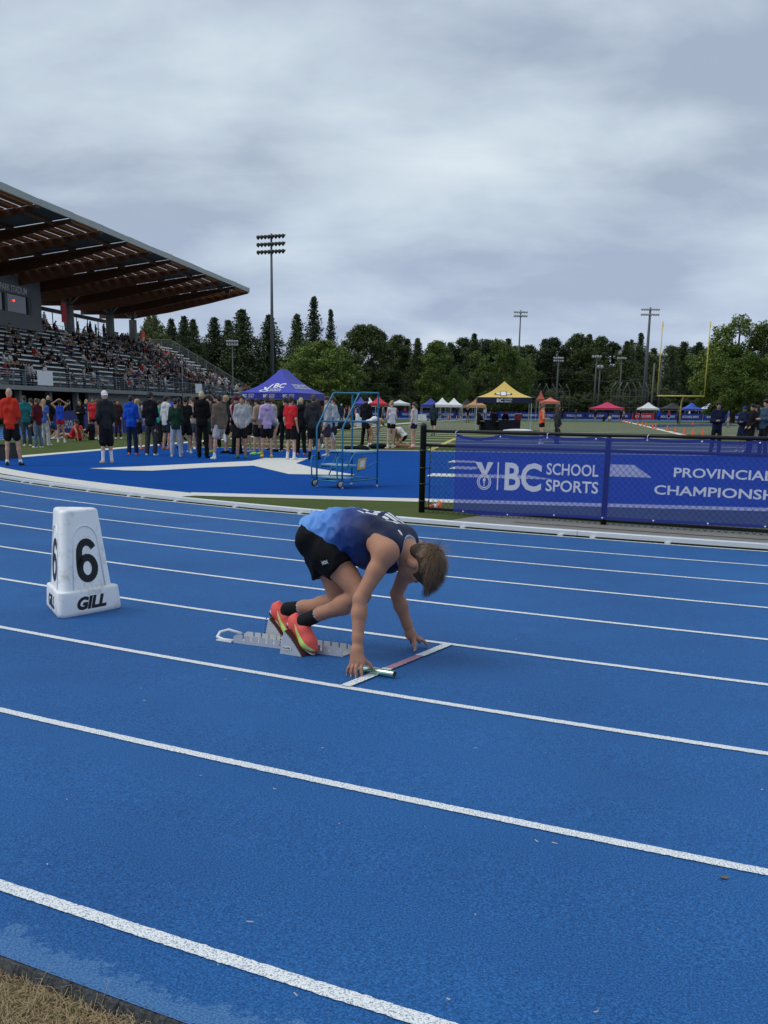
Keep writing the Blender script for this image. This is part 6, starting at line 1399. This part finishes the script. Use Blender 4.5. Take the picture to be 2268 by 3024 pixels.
for i, (px, py, po, tc, bc) in enumerate(FARP):
    nm = CN.get(tc, 'red' if tc[0] > .3 and tc[1] < .1 else 'bright blue' if tc[2] > .3 and tc[0] < .1 else 'slate' if tc[0] < .1 else 'tan')
    act = {'sit': 'sitting', 'walk': 'jogging', 'down': 'standing', 'front': 'standing with arms bent', 'pockets': 'standing with hands in pockets'}[po]
    o = crowd(px, py, q.uniform(1.65, 1.82), q.choice((0, 180, 90, -90, 30, 150)), po, (q.choice(('jacket', 'hoodie', 'tee')), tc), (q.choice(('pants', 'shorts')), bc), (q.choice(('short', 'short', 'pony', 'cap')), q.choice(('black', 'dark', 'brown')) ), K, 'small figure in %s top %s near the far banners' % (nm, act), merged=True, vox=.045, group='people around the far bend') if q.random() < 2 else None
# row of heads behind the banners of the left straight
for i in range(16):
    p = fieldpt(-1 + i * 1.35 + q.uniform(-.4, .4), 37.2 + q.uniform(0, 2.2), 0); p.z = track_z(p.x, p.y) if p.y < 60 else .02
    person(p, q.uniform(1.6, 1.82), D(q.uniform(-160, 0)), q.choice(('down', 'front', 'pockets')), (q.choice(('jacket', 'hoodie', 'tee')), q.choice((K, K, DG, NAVY, LG, RED, WHT))), ('pants', K), (q.choice(('short', 'long', 'cap', 'pony')), q.choice(('black', 'dark', 'brown', 'blond'))), K, 'bystander on the track behind the blue banners of the left straight', merged=True, vox=.035, group='bystanders behind the left straight banners', sk=q.choice(('fair', 'tan', 'pale')))
# ================================================================== grandstand on the left straight
M_conc = mat('stand_concrete', (.22, .225, .225), .8, 0, .16, .6, .2, 12); M_condk = mat('grey_precast', (.12, .125, .13), .85, 0, .16, .8); M_bench = mat('aluminium_bench', (.82, .84, .86), .45, .0, .06, 2)
M_glu = mat('orange_glulam', (.30, .098, .026), .55, 0, .22, 1.2, .1, 20); M_glushade = mat('shaded_glulam', (.10, .036, .015), .6, 0, .2, 1.0); M_deck = mat('roof_deck_metal', (.11, .115, .12), .6, .3, .12, 1); M_fas = mat('pale_roof_fascia', (.36, .39, .38), .55, .1, .16, .7)  # dark glulam is the orange timber with the beams' shadow in its colour
M_railm = mat('galvanised_rail', (.26, .28, .29), .45, .5); M_win = mat('dark_window_glass', (.02, .03, .035), .08, 0, .1, 2, 0, 10, .8); M_press = mat('press_box_cladding', (.15, .155, .165), .6, .1, .1, 2)
stand = empty('grandstand', fieldpt(50, 60, 0)); tag(stand, 'grandstand with orange timber roof, pale benches and press box', 'grandstand')
SB = stand.location.copy()
def S(a, l, z): return fieldpt(a, l, z) - SB
def slab(name, a0, a1, l0, l1, z0, z1, material, parent=stand):
    mb = MB(); mb.prism([S(a0, l0, z0), S(a1, l0, z0), S(a1, l1, z0), S(a0, l1, z0)], (0, 0, z1 - z0)); return mb.build(name, material, parent)
A0, A1 = 6.0, 96.0; NROW, RUN, RISE, L0, Z0 = 14, .80, .45, 54.0, 2.95
slab('front_walkway', A0, A1, 52.2, 54.0, 2.52, 2.84, M_conc)
for i in range(NROW): slab('tread', A0, A1, L0 + RUN * i, L0 + RUN * (i + 1) - .004, Z0 + RISE * (i - 1), Z0 + RISE * i, M_condk)
SECT = [(A0 + .5, 27.5), (29, 49.5), (51, 69.5), (71.2, 80.5), (81.6, 95.3)]
for i in range(NROW):
    for a0, a1 in SECT:
        slab('bench', a0, a1, L0 + RUN * i + .38, L0 + RUN * i + .66, Z0 + RISE * i + .33, Z0 + RISE * i + .43, M_bench)
ZT = Z0 + RISE * NROW; LB = L0 + RUN * NROW
slab('upper_deck', A0, A1, LB, LB + 6, ZT - .5, ZT - .05, M_conc)
slab('front_wall', 40, 63, 53.2, 53.5, 0, 2.52, M_conc); slab('front_wall', 6, 14, 53.2, 53.5, 0, 2.52, M_conc); slab('front_wall', 84, 96, 53.2, 53.5, 0, 2.52, M_condk)
slab('under_wall', 6, 96, 60, 60.3, 0, 5, M_condk); slab('end_wall', 95.7, 96, 54, 65.2, 0, 2.9, M_condk)
for a in (17, 22, 27, 32, 37, 66, 71, 76, 81): slab('support_post', a, a + .4, 52.9, 53.3, 0, 2.52, M_conc)
for a in (28.2, 50.2, 70.3, 81.0):                     # stairs between the blocks of benches
    for i in range(NROW): slab('stair', a - .55, a + .55, L0 + RUN * i - .20, L0 + RUN * i + .20, Z0 + RISE * (i - 1) + .01, Z0 + RISE * (i - .5), M_conc)
def rail(name, P, Q, h=1.05, step=2.0, bars=4, parent=stand, mesh=True):
    P, Q = Vector(P), Vector(Q); n = max(1, int((Q - P).length / step)); root = empty(name, (0, 0, 0)); root.parent = parent; U_ = Vector((0, 0, 1))
    for i in range(n + 1): p = P + (Q - P) * i / n; MB().bar(p, p + U_ * h, .05, .05, (1, 0, 0)).build('baluster', M_railm, root)
    for k in range(bars): z = h * (k + 1) / bars; MB().bar(P + U_ * z, Q + U_ * z, .05 if k == bars - 1 else .025, .05 if k == bars - 1 else .025).build('handrail', M_railm, root)
    return root
rail('front_railing', S(A0, 52.35, 2.84), S(A1, 52.35, 2.84), 1.1, 1.9, 7)
rail('end_railing', S(95.9, 53.9, 2.9), S(95.9, LB, ZT), 1.15, 1.3, 6); rail('end_railing', S(95.9, LB, ZT), S(95.9, LB + 5.5, ZT), 1.15, 1.3, 6)
rail('back_railing', S(52.5, LB + 5.4, ZT), S(95.9, LB + 5.4, ZT), 1.25, 1.6, 6); rail('stair_railing', S(70.3, 54, 2.95), S(70.3, LB, ZT), .95, 1.6, 3); rail('stair_railing', S(81.0, 54, 2.95), S(81.0, LB, ZT), .95, 1.6, 3)
slab('stair_parapet', 69.5, 69.7, 54, 59, 2.95, 4.6, M_condk)
# roof
AR0, AR1, LF, LBK = 4.0, 81.0, 50.0, 69.0
ZF = 15.1
def zr(l): return ZF - .125 * (l - LF)
def beam(a, material):
    top = [(l, zr(l) - .12) for l in (LF, 58, 64.5, LBK)]; bot = [(LBK, zr(LBK) - .75), (64.5, zr(64.5) - 1.35), (60, zr(60) - 1.22), (55, zr(55) - .85), (LF + .3, zr(LF) - .40), (LF, zr(LF) - .34)]
    mb = MB(); mb.prism([S(a - .16, l, z) for l, z in top + bot], Vector((AX[0], AX[1], 0)) * .32); return mb.build('roof_beam', material, stand)
bay = 5.5; nb_ = int((AR1 - AR0) / bay)
for k in range(nb_ + 1): beam(AR1 - .2 - k * bay, M_glushade if k else M_glushade)
for k in range(nb_):
    a1, a0 = AR1 - k * bay - .40, AR1 - (k + 1) * bay + .0
    if k % 2 == 0:                                     # slatted timber bay, the sky showing between the boards
        n = 17
        for i in range(n):
            l0 = LF + .25 + i * 1.08; z = zr(l0); bw = .90
            mb = MB(); mb.prism([S(a0, l0, z - .10), S(a1, l0, z - .10), S(a1, l0 + bw, zr(l0 + bw) - .10), S(a0, l0 + bw, zr(l0 + bw) - .10)], (0, 0, .06)); mb.build('roof_board', M_glu, stand)
            mb = MB(); mb.prism([S(a0, l0 + .18, z - .26), S(a1, l0 + .18, z - .26), S(a1, l0 + .18, z - .13), S(a0, l0 + .18, z - .13)], -Vector((PL[0], PL[1], 0)) * .10); mb.build('purlin', M_glu, stand)
        # deep joist closing the bay, coloured like the lit side of the beam
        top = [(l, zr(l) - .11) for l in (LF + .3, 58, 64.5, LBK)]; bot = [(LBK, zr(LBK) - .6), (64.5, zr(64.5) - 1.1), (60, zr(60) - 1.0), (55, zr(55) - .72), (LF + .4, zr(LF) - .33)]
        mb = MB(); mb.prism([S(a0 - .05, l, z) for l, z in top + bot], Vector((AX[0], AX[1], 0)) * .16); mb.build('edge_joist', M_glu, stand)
    else:
        mb = MB(); mb.prism([S(a0, LF + .1, zr(LF) - .10), S(a1, LF + .1, zr(LF) - .10), S(a1, LBK, zr(LBK) - .10), S(a0, LBK, zr(LBK) - .10)], (0, 0, .08)); mb.build('roof_sheet', M_deck, stand)
        for i in range(6): l0 = LF + 1.5 + 3.1 * i; mb = MB(); mb.prism([S(a0, l0, zr(l0) - .42), S(a1, l0, zr(l0) - .42), S(a1, l0, zr(l0) - .13), S(a0, l0, zr(l0) - .13)], -Vector((PL[0], PL[1], 0)) * .12); mb.build('purlin', M_glushade, stand)
for k in range(14):
    a0 = AR0 + (AR1 - AR0) * k / 14; a1 = AR0 + (AR1 - AR0) * (k + 1) / 14 - .02; w = .04 * math.sin(k * 1.7)
    mb = MB(); mb.prism([S(a0, LF - .10, ZF - .17), S(a1, LF - .10, ZF - .17), S(a1, LF - .10, ZF + .30 + w), S(a0, LF - .10, ZF + .30 - w * .5)], Vector((PL[0], PL[1], 0)) * .12); mb.build('fascia', M_fas, stand)
mb = MB(); mb.prism([S(AR1, LF - .1, ZF - .17), S(AR1, LBK, zr(LBK) - .2), S(AR1, LBK, zr(LBK) + .12), S(AR1, LF - .1, ZF + .35)], Vector((AX[0], AX[1], 0)) * .1); mb.build('end_fascia', M_glushade, stand)
mb = MB(); p = S(74, 50.6, ZF - .45); mb.box(p - Vector((0, 0, .35)), (.5, .4, .5)); mb.build('roof_speaker', M_black, stand)
for a in (84, 73, 62, 51, 40, 29, 18):
    if a < 82: h = zr(64.5) - 1.55
    else: h = zr(64.5) - 1.55
    aa = min(a, 80.2); c = S(aa, 64.5, 0); mb = MB(); mb.lathe(c + Vector((0, 0, ZT - 1)), [(.52, 0), (.46, h - ZT + 1)], 12); mb.build('column', M_conc, stand, True)
    for da in (-1.3, 1.3):
        for dl in (-1.2, 1.2): MB().tube([c + Vector((0, 0, h)), S(aa + da, 64.5 + dl, zr(64.5 + dl) - .15)], .09, 6).build('strut', M_railm, stand, True)
# rear windbreak frames between the columns
for i in range(9): a = 53 + i * 3.1; MB().bar(S(a, 68, ZT), S(a, 68, ZT + 2.3), .09, .09, (1, 0, 0)).build('windbreak_post', M_mast, stand)
MB().bar(S(52, 68, ZT + 2.3), S(80, 68, ZT + 2.3), .5, .35).build('windbreak_beam', M_mast, stand)
# press box
slab('press_box', 6, 52, 62.8, 69.5, ZT - .9, ZT + .45, M_press); slab('press_box', 6, 52, 62.8, 69.5, ZT + 2.05, ZT + 3.7, M_press); slab('press_box_back', 6, 52, 66, 69.5, ZT + .45, ZT + 2.05, M_press); slab('press_box_pier', 49.5, 52, 62.8, 69.5, ZT + .45, ZT + 2.05, M_press)
for i in range(9): a = 8.5 + i * 4.6; slab('press_window', a, a + 4.1, 62.95, 63.0, ZT + .5, ZT + 2.03, M_win); slab('window_mullion', a + 4.1, a + 4.6, 62.8, 63.05, ZT + .45, ZT + 2.05, M_press)
ux = -Vector((AX[0], AX[1], 0)); tx = 49.3
text_fit('lettering', 'ATHLETIC PARK STADIUM', frame(S(40.4, 62.77, ZT + 2.2), Vector((AX[0], AX[1], 0)), (0, 0, 1)), 8.7, .62, M_tprint, stand, .012)
M_red = mat('red_lamp', (.5, .02, .02), .4); M_red.node_tree.nodes['Principled BSDF'].inputs['Emission Color'].default_value = (1, .05, .04, 1); M_red.node_tree.nodes['Principled BSDF'].inputs['Emission Strength'].default_value = 2.2
mb = MB(); mb.box(S(46.6, 62.86, ZT + 1.5), (.15, .15, .15)); mb.build('red_light', M_red, stand)
M_redcl = mat('red_cloth_sign', (.52, .03, .04), .6)
for a, l, z, w, h, m_, lb in ((54.2, 61.8, ZT + .2, 1.2, 1.9, M_redcl, 'red vertical banner beside the press box'), (87.0, 66.0, ZT + .1, 1.1, 1.6, M_redcl, 'red sign on the back railing of the open bleacher'), (28.7, 52.25, 2.92, 2.6, 1.05, M_whp, 'white sheet hung on the railing below the press box'), (66.5, 52.25, 2.92, 2.3, 1.0, M_whp, 'white sheet hung on the railing near the stair')):
    mb = MB(); P = [fieldpt(a, l, z), fieldpt(a + w, l, z), fieldpt(a + w, l, z + h), fieldpt(a, l, z + h)]; mb.prism(P, -Vector((PL[0], PL[1], 0)) * .02); o = mb.build('hanging_cloth', m_, origin=P[0]); tag(o, lb, 'banner')
# thin flag pole in front of the stand
fp_ = fieldpt(57, 50.5, 0); o = MB().lathe((0, 0, 0), [(.06, 0), (.04, 6.6)], 8).build('flag_pole', M_railm, smooth=True); o.location = fp_; tag(o, 'thin grey pole standing before the stand railing', 'pole')
# --- spectators: a few figures, copied seat by seat
def proto(kind, bot, hairst, sk, vox=.055):
    o = person((0, 0, -40), 1.72, 0, kind, ('jacket', K), (bot, K), (hairst, 'dark'), K, 'x', merged=True, vox=vox, sk=sk); PEOPLE.pop()
    for sl in o.material_slots: m_ = sl.material; sl.link = 'OBJECT'; sl.material = m_
    return o
PRO = [proto('bench', 'pants', 'short', 'fair'), proto('benchlean', 'pants', 'short', 'tan'), proto('bench', 'pants', 'long', 'fair'), proto('front', 'pants', 'short', 'fair'), proto('pockets', 'pants', 'long', 'tan')]
SPC = [('black', K)] * 12 + [('charcoal', DG)] * 3 + [('navy', NAVY)] * 3 + [('grey', GRY)] * 2 + [('white', (.55, .55, .56))] * 3 + [('red', (.36, .02, .03))] + [('pale pink', (.42, .28, .28))] + [('beige', (.30, .25, .20))] * 2 + [('teal', (.02, .10, .11))] + [('purple', (.10, .04, .16))]
q = random.Random(77); SEATS = []
for i in range(NROW):
    for a0, a1 in SECT:
        a = a0 + .4
        while a < a1 - .3:
            dens = .03 if a < 20 else .24
            if 51 < a < 70: dens = .30
            if 70 < a < 88: dens = .70 if i > 1 else .45
            if 88 <= a: dens = .34 if i < 6 else .03
            if i in (0, 1) and a < 70: dens *= .7
            if q.random() < dens: SEATS.append((fieldpt(a, L0 + RUN * i + .50, Z0 + RISE * i), q.choice((0, 0, 1, 2)), 'sitting on the stand benches', 'spectators on the stand benches'))
            a += q.uniform(.62, .95)
for i in range(46):
    a = q.choice((q.uniform(23, 40), q.uniform(40, 70), q.uniform(68, 76), q.uniform(50, 92))); SEATS.append((fieldpt(a, 52.9 + q.uniform(0, .7), 2.84), q.choice((3, 4)), 'standing at the front railing of the stand', 'spectators at the front railing'))
for i in range(16): SEATS.append((fieldpt(q.uniform(53, 80), LB + q.uniform(.5, 2.5), ZT - .05), q.choice((3, 4)), 'standing on the upper deck of the stand', 'spectators on the upper deck'))
SEATS.sort(key=lambda e: e[0].length); FACE = math.atan2(PL[1], PL[0]) + math.pi / 2
RV, RF_, RM, RMATS = [], [], [], []
for n_sp, (p, k, where, grp) in enumerate(SEATS):
    pr = PRO[k]; cn, c = q.choice(SPC); yaw_ = FACE + q.uniform(-.5, .5); at_ = p + Vector((0, 0, pr.location.z + 40)); ms = {1: cloth(c), 2: cloth(q.choice((K, DG, NAVY, JEAN))), 3: hairm(q.choice(('black', 'dark', 'brown', 'dark', 'blond')))}
    if n_sp < 172:
        o = pr.copy(); COL.objects.link(o); o.location = at_; o.rotation_euler = (0, 0, yaw_)
        for i, sl in enumerate(o.material_slots): m_ = pr.material_slots[i].material; sl.link = 'OBJECT'; sl.material = ms.get(i, m_)
        tag(o, 'spectator in %s top %s' % (cn, where), 'person', grp)
    else:                                              # the rest read as one mass
        mt = Matrix.Translation(at_) @ Matrix.Rotation(yaw_, 4, 'Z'); b = len(RV); RV += [mt @ v.co for v in pr.data.vertices]
        for pl_ in pr.data.polygons:
            m_ = ms.get(pl_.material_index, pr.material_slots[pl_.material_index].material)
            if m_ not in RMATS: RMATS.append(m_)
            RF_.append(tuple(b + v for v in pl_.vertices)); RM.append(RMATS.index(m_))
o = mesh_obj('spectator_crowd', RV, RF_, RMATS, None, True); o.data.polygons.foreach_set('material_index', RM); tag(o, 'dense crowd of spectators filling the far benches of the stand', 'crowd', kind='stuff')
for o in PRO: bpy.data.objects.remove(o, do_unlink=True)
# ================================================================== trees
def leaf_mat(name, ca, cb):
    m, n, l, b = new_mat(name); oi = n.new('ShaderNodeObjectInfo'); tc = n.new('ShaderNodeTexCoord'); nz = n.new('ShaderNodeTexNoise'); l.new(tc.outputs['Object'], nz.inputs['Vector']); nz.inputs['Scale'].default_value = .8; nz.inputs['Detail'].default_value = 4
    ad = n.new('ShaderNodeMath'); ad.operation = 'MULTIPLY_ADD'; l.new(oi.outputs['Random'], ad.inputs[0]); ad.inputs[1].default_value = .35; l.new(nz.outputs['Fac'], ad.inputs[2])
    r = n.new('ShaderNodeValToRGB'); l.new(ad.outputs[0], r.inputs[0]); e = r.color_ramp.elements; e[0].position, e[1].position = .38, .92; e[0].color = (*ca, 1); e[1].color = (*cb, 1)
    l.new(r.outputs[0], b.inputs['Base Color']); b.inputs['Roughness'].default_value = .6; b.inputs['Specular IOR Level'].default_value = .25; return m
M_bark = mat('tree_bark', (.055, .042, .032), .9, 0, .3, 2, .4, 8)
M_leafs = {'dark': leaf_mat('dark_conifer_needles', (.028, .046, .021), (.074, .104, .044)), 'mid': leaf_mat('forest_leaves', (.038, .062, .021), (.100, .134, .045)), 'bright': leaf_mat('maple_leaves', (.058, .100, .016), (.150, .210, .040)), 'olive': leaf_mat('alder_leaves', (.044, .066, .018), (.105, .135, .042))}
def leaf_cloud(C, S_, q, size, nper, spread, flat=.5):
    """clumps at C (n,3) with radii S_; nper small faces each"""
    n = len(C); c = np.repeat(C, nper, 0); s = np.repeat(S_, nper); N = len(c)
    d = q.normal(size=(N, 3)); d /= np.linalg.norm(d, axis=1)[:, None]; r = s * (.35 + .65 * q.random(N) ** .5); d[:, 2] *= flat; p = c + d * r[:, None] * spread
    a = q.normal(size=(N, 3)); a /= np.linalg.norm(a, axis=1)[:, None]; up = np.array((0, 0, 1.)); t = np.cross(a, up + .6 * q.normal(size=(N, 3))); t /= np.maximum(np.linalg.norm(t, axis=1), 1e-6)[:, None]
    sz = size * (.6 + .8 * q.random(N)); a = a * sz[:, None] * .7; t = t * sz[:, None] * .5
    V = np.stack([p - a, p + t * .9, p + a, p - t * .9], 1).reshape(-1, 3); Q = np.arange(N * 4).reshape(-1, 4); return V, Q
def tree_proto(kind, seed, h=1.0):
    """meshes (crown, trunk) of a tree 10 m tall"""
    q = np.random.default_rng(seed); rq = random.Random(seed); mb = MB()
    if kind == 'conifer' or kind == 'spruce':
        mb.tube([(0, 0, 0), (.03, .02, 5), (0, 0, 9.8)], [.26, .16, .02], 7); C, Sz = [], []; w = 3.1 if kind == 'conifer' else 2.6; z = .7
        while z < 9.9:
            t = (z - .5) / 9.5; R = w * (1 - t) ** (.85 if kind == 'conifer' else 1.0) * rq.uniform(.82, 1.15) + .06; nb = max(3, int(5 + 8 * (1 - t))); ph = rq.uniform(0, 6.28)
            for k in range(nb):
                a = ph + 6.283 * k / nb + rq.uniform(-.2, .2); rr_ = R * rq.uniform(.6, 1.1) * (.95 + .55 * mnoise.noise((math.cos(a) * 1.3 + seed, math.sin(a) * 1.3, z * 1.1)))
                for f in ((.30, .62, .95) if rr_ > .7 else (.4, .9)):
                    C.append((math.cos(a) * rr_ * f, math.sin(a) * rr_ * f, z - (.28 if kind == 'spruce' else .14) * rr_ * f + rq.uniform(-.08, .08))); Sz.append(.16 + .20 * (1 - t))
            z += (.20 if kind == 'conifer' else .34) * rq.uniform(.7, 1.3)
        V, Q = leaf_cloud(np.array(C), np.array(Sz), q, .12, 20, 1.5, .8)
    else:
        lobes = []; tall = kind == 'poplar'; nl = 34 if not tall else 40
        for i in range(nl):
            a = rq.uniform(0, 6.28); u = rq.random()
            zc = 1.6 + 7.6 * u if not tall else 1.5 + 8.2 * u; prof = math.sin(min(1, (u * .92 + .10)) * math.pi) ** .6; R = (3.3 if not tall else 2.0) * prof * rq.uniform(.5, 1.0)
            if kind == 'broad': R *= 1.12
            lobes.append((math.cos(a) * R, math.sin(a) * R, zc, rq.uniform(.55, 1.05) * (1.0 if not tall else .75)))
        mb.tube([(0, 0, 0), (.05, .03, 1.6), (-.03, .06, 4.5), (0, 0, 8.2)], [.30, .24, .16, .04], 8)
        for x, y, z, s in lobes[::3]: mb.tube([(0, 0, max(1.2, z - 1.8)), (x * .5, y * .5, z - .7), (x * .9, y * .9, z)], [.09, .06, .02], 5)
        C, Sz = [], []
        for x, y, z, s in lobes:
            for k in range(26):
                d = q.normal(size=3); d /= np.linalg.norm(d); C.append((x + d[0] * s * 1.0, y + d[1] * s * 1.0, z + d[2] * s * .85)); Sz.append(.30 * rq.uniform(.6, 1.2))
        V, Q = leaf_cloud(np.array(C), np.array(Sz), q, .125, 30, 1.3, .9)
    cm = np_mesh('crown', V, Q, False); V2 = mb; me = bpy.data.meshes.new('trunk'); me.from_pydata([tuple(v) for v in mb.v], [], mb.f); me.update(); me.materials.append(M_bark); return cm, me
PROT = {k: [tree_proto(k, s) for s in ss] for k, ss in {'conifer': (1, 2, 3), 'spruce': (4, 5), 'broad': (6, 7, 8), 'poplar': (9, 10)}.items()}
LEAFED = {}
def plant(px, y_top, Y, kind, leaf, width, label, idx=0, group=None, rot=None, base=0):
    """width: crown width in metres relative to the height-10 prototype's own, top under image row y_top"""
    tp = zat(px, y_top, Y); x, h = tp.x, tp.z + .05; cm, tm = PROT[kind][idx % len(PROT[kind])]
    key = (kind, idx % len(PROT[kind]), leaf)
    if key not in LEAFED: c2 = cm.copy(); c2.materials.clear(); c2.materials.append(M_leafs[leaf]); LEAFED[key] = c2
    root = empty({'conifer': 'conifer_tree', 'spruce': 'spruce_tree', 'broad': 'maple_tree', 'poplar': 'poplar_tree'}[kind], (x, Y, -.05), rot if rot is not None else random.uniform(0, 6.28)); s = h / 10.0
    for n_, me in (('crown', LEAFED[key]), ('trunk', tm)):
        o = link(bpy.data.objects.new(n_, me), root); o.scale = (s * width, s * width, s)
    tag(root, label, 'tree', group); return root
FG = 'trees of the wood behind the field'
for px, yt, Y, kd, lf, wd, lb in (
    (452, 915, 205, 'broad', 'olive', .62, 'loose-crowned tree seen under the end of the stand roof'), (505, 940, 215, 'conifer', 'dark', 1.0, 'conifer close behind the open bleacher'),
    (543, 934, 200, 'conifer', 'dark', 1.05, 'conifer left of the gap beside the open bleacher'), (570, 943, 205, 'conifer', 'mid', 1.0, 'conifer just right of the gap behind the bleacher rail'),
    (632, 937, 210, 'conifer', 'dark', 1.25, 'conifer behind the small floodlight mast'), (674, 945, 215, 'conifer', 'mid', 1.2, 'conifer between the small mast and the tallest dark conifer'),
    (714, 914, 205, 'conifer', 'dark', 1.45, 'broad dark conifer rising beside the small floodlight mast'), (795, 930, 210, 'conifer', 'dark', 1.30, 'conifer straight behind the tall floodlight mast'),
    (877, 926, 215, 'conifer', 'mid', 1.0, 'pale conifer left of the tall spruce'), (927, 878, 225, 'spruce', 'dark', 1.0, 'tallest spruce standing behind the round maple'), (977, 916, 225, 'spruce', 'dark', .75, 'slender spruce right of the tallest spruce'),
    (1060, 962, 215, 'poplar', 'mid', 1.15, 'left of two twin-topped poplars behind the ladder'), (1097, 966, 215, 'poplar', 'mid', 1.1, 'right of two twin-topped poplars behind the ladder')):
    plant(px, yt, Y, kd, lf, wd, lb, idx=int(px) % 3, group=FG)
plant(948, 990, 165, 'broad', 'bright', 1.35, 'round bright green maple right of the blue tent', 0, FG); plant(1030, 1078, 168, 'broad', 'bright', 1.2, 'low bright green maple at the skirt of the round one', 1, FG); plant(862, 1062, 160, 'broad', 'bright', 1.0, 'bright green maple behind the blue tent peak', 2, FG)
plant(1290, 1012, 172, 'poplar', 'bright', 1.25, 'upright bright green tree behind the white canopies', 0, FG); plant(1345, 1085, 175, 'broad', 'bright', .75, 'small bright tree next to the upright bright one', 1, FG)
plant(1470, 996, 185, 'broad', 'bright', 1.0, 'bright green tree behind the yellow first-aid tent', 2, FG); plant(1430, 1090, 180, 'broad', 'olive', 1.1, 'low spreading tree left of the yellow tent', 0, FG); plant(1520, 1030, 190, 'broad', 'bright', .9, 'bright green tree under the slim floodlight mast', 1, FG)
plant(2190, 924, 150, 'broad', 'bright', 1.05, 'big green maple right of the goalpost', 1, FG); plant(2262, 940, 148, 'broad', 'bright', 1.05, 'second big green maple beside the first one', 2, FG); plant(2120, 1060, 156, 'broad', 'bright', 1.0, 'smaller maple between the goalpost and the big maple', 0, FG); plant(2215, 1035, 143, 'broad', 'bright', 1.2, 'low leafy maple in front of the big maple', 1, FG)
plant(1894, 985, 235, 'spruce', 'dark', 1.05, 'ragged spruce behind the floodlight mast near the goalpost', 0, FG); plant(1866, 1003, 232, 'spruce', 'dark', .9, 'smaller ragged spruce left of that mast', 1, FG); plant(1985, 1030, 230, 'conifer', 'dark', 1.0, 'conifer seen between the goal uprights, left one', 0, FG); plant(2022, 1008, 235, 'conifer', 'mid', 1.5, 'broad conifer between the goal uprights', 1, FG); plant(2066, 1010, 238, 'conifer', 'dark', 1.2, 'conifer next to the right goal upright', 2, FG); plant(2097, 1018, 236, 'conifer', 'dark', .9, 'narrow conifer just right of the goal', 0, FG); plant(2134, 1035, 235, 'conifer', 'mid', 1.2, 'conifer behind the smaller maple', 1, FG)
q = random.Random(4); i = 0
for px in range(1130, 1880, 34):                      # the dark wall of the wood
    yt = 1003 + 14 * math.sin(px * .021) + q.uniform(-14, 16); plant(px + q.uniform(-8, 8), yt, 222 + q.uniform(-10, 14), q.choice(('poplar', 'poplar', 'conifer', 'broad')), q.choice(('mid', 'mid', 'dark')), q.uniform(1.0, 1.3), 'dark forest tree in the wood behind the far canopies', i, FG); i += 1
for px in range(415, 2300, 46):                       # second row closing the gaps below
    yt = (1052 if px < 1110 else 1030) + q.uniform(-20, 25); plant(px + q.uniform(-10, 10), yt, 250 + q.uniform(-8, 14), q.choice(('poplar', 'conifer', 'broad')), q.choice(('dark', 'mid')), q.uniform(1.2, 1.5), 'dark tree of the second row of the wood', i, FG); i += 1
for px in range(420, 2300, 58):                       # undergrowth along the edge of the wood
    plant(px + q.uniform(-14, 14), 1150 + q.uniform(-22, 18), 208 + q.uniform(-8, 8), 'broad', q.choice(('dark', 'mid', 'mid')), q.uniform(1.5, 1.9), 'low dark tree at the edge of the wood', i, FG); i += 1
for px in range(330, 560, 45): plant(px, 930 + q.uniform(0, 60), 262, 'broad', 'olive', .9, 'tree glimpsed behind the upper deck of the stand', i, FG); i += 1
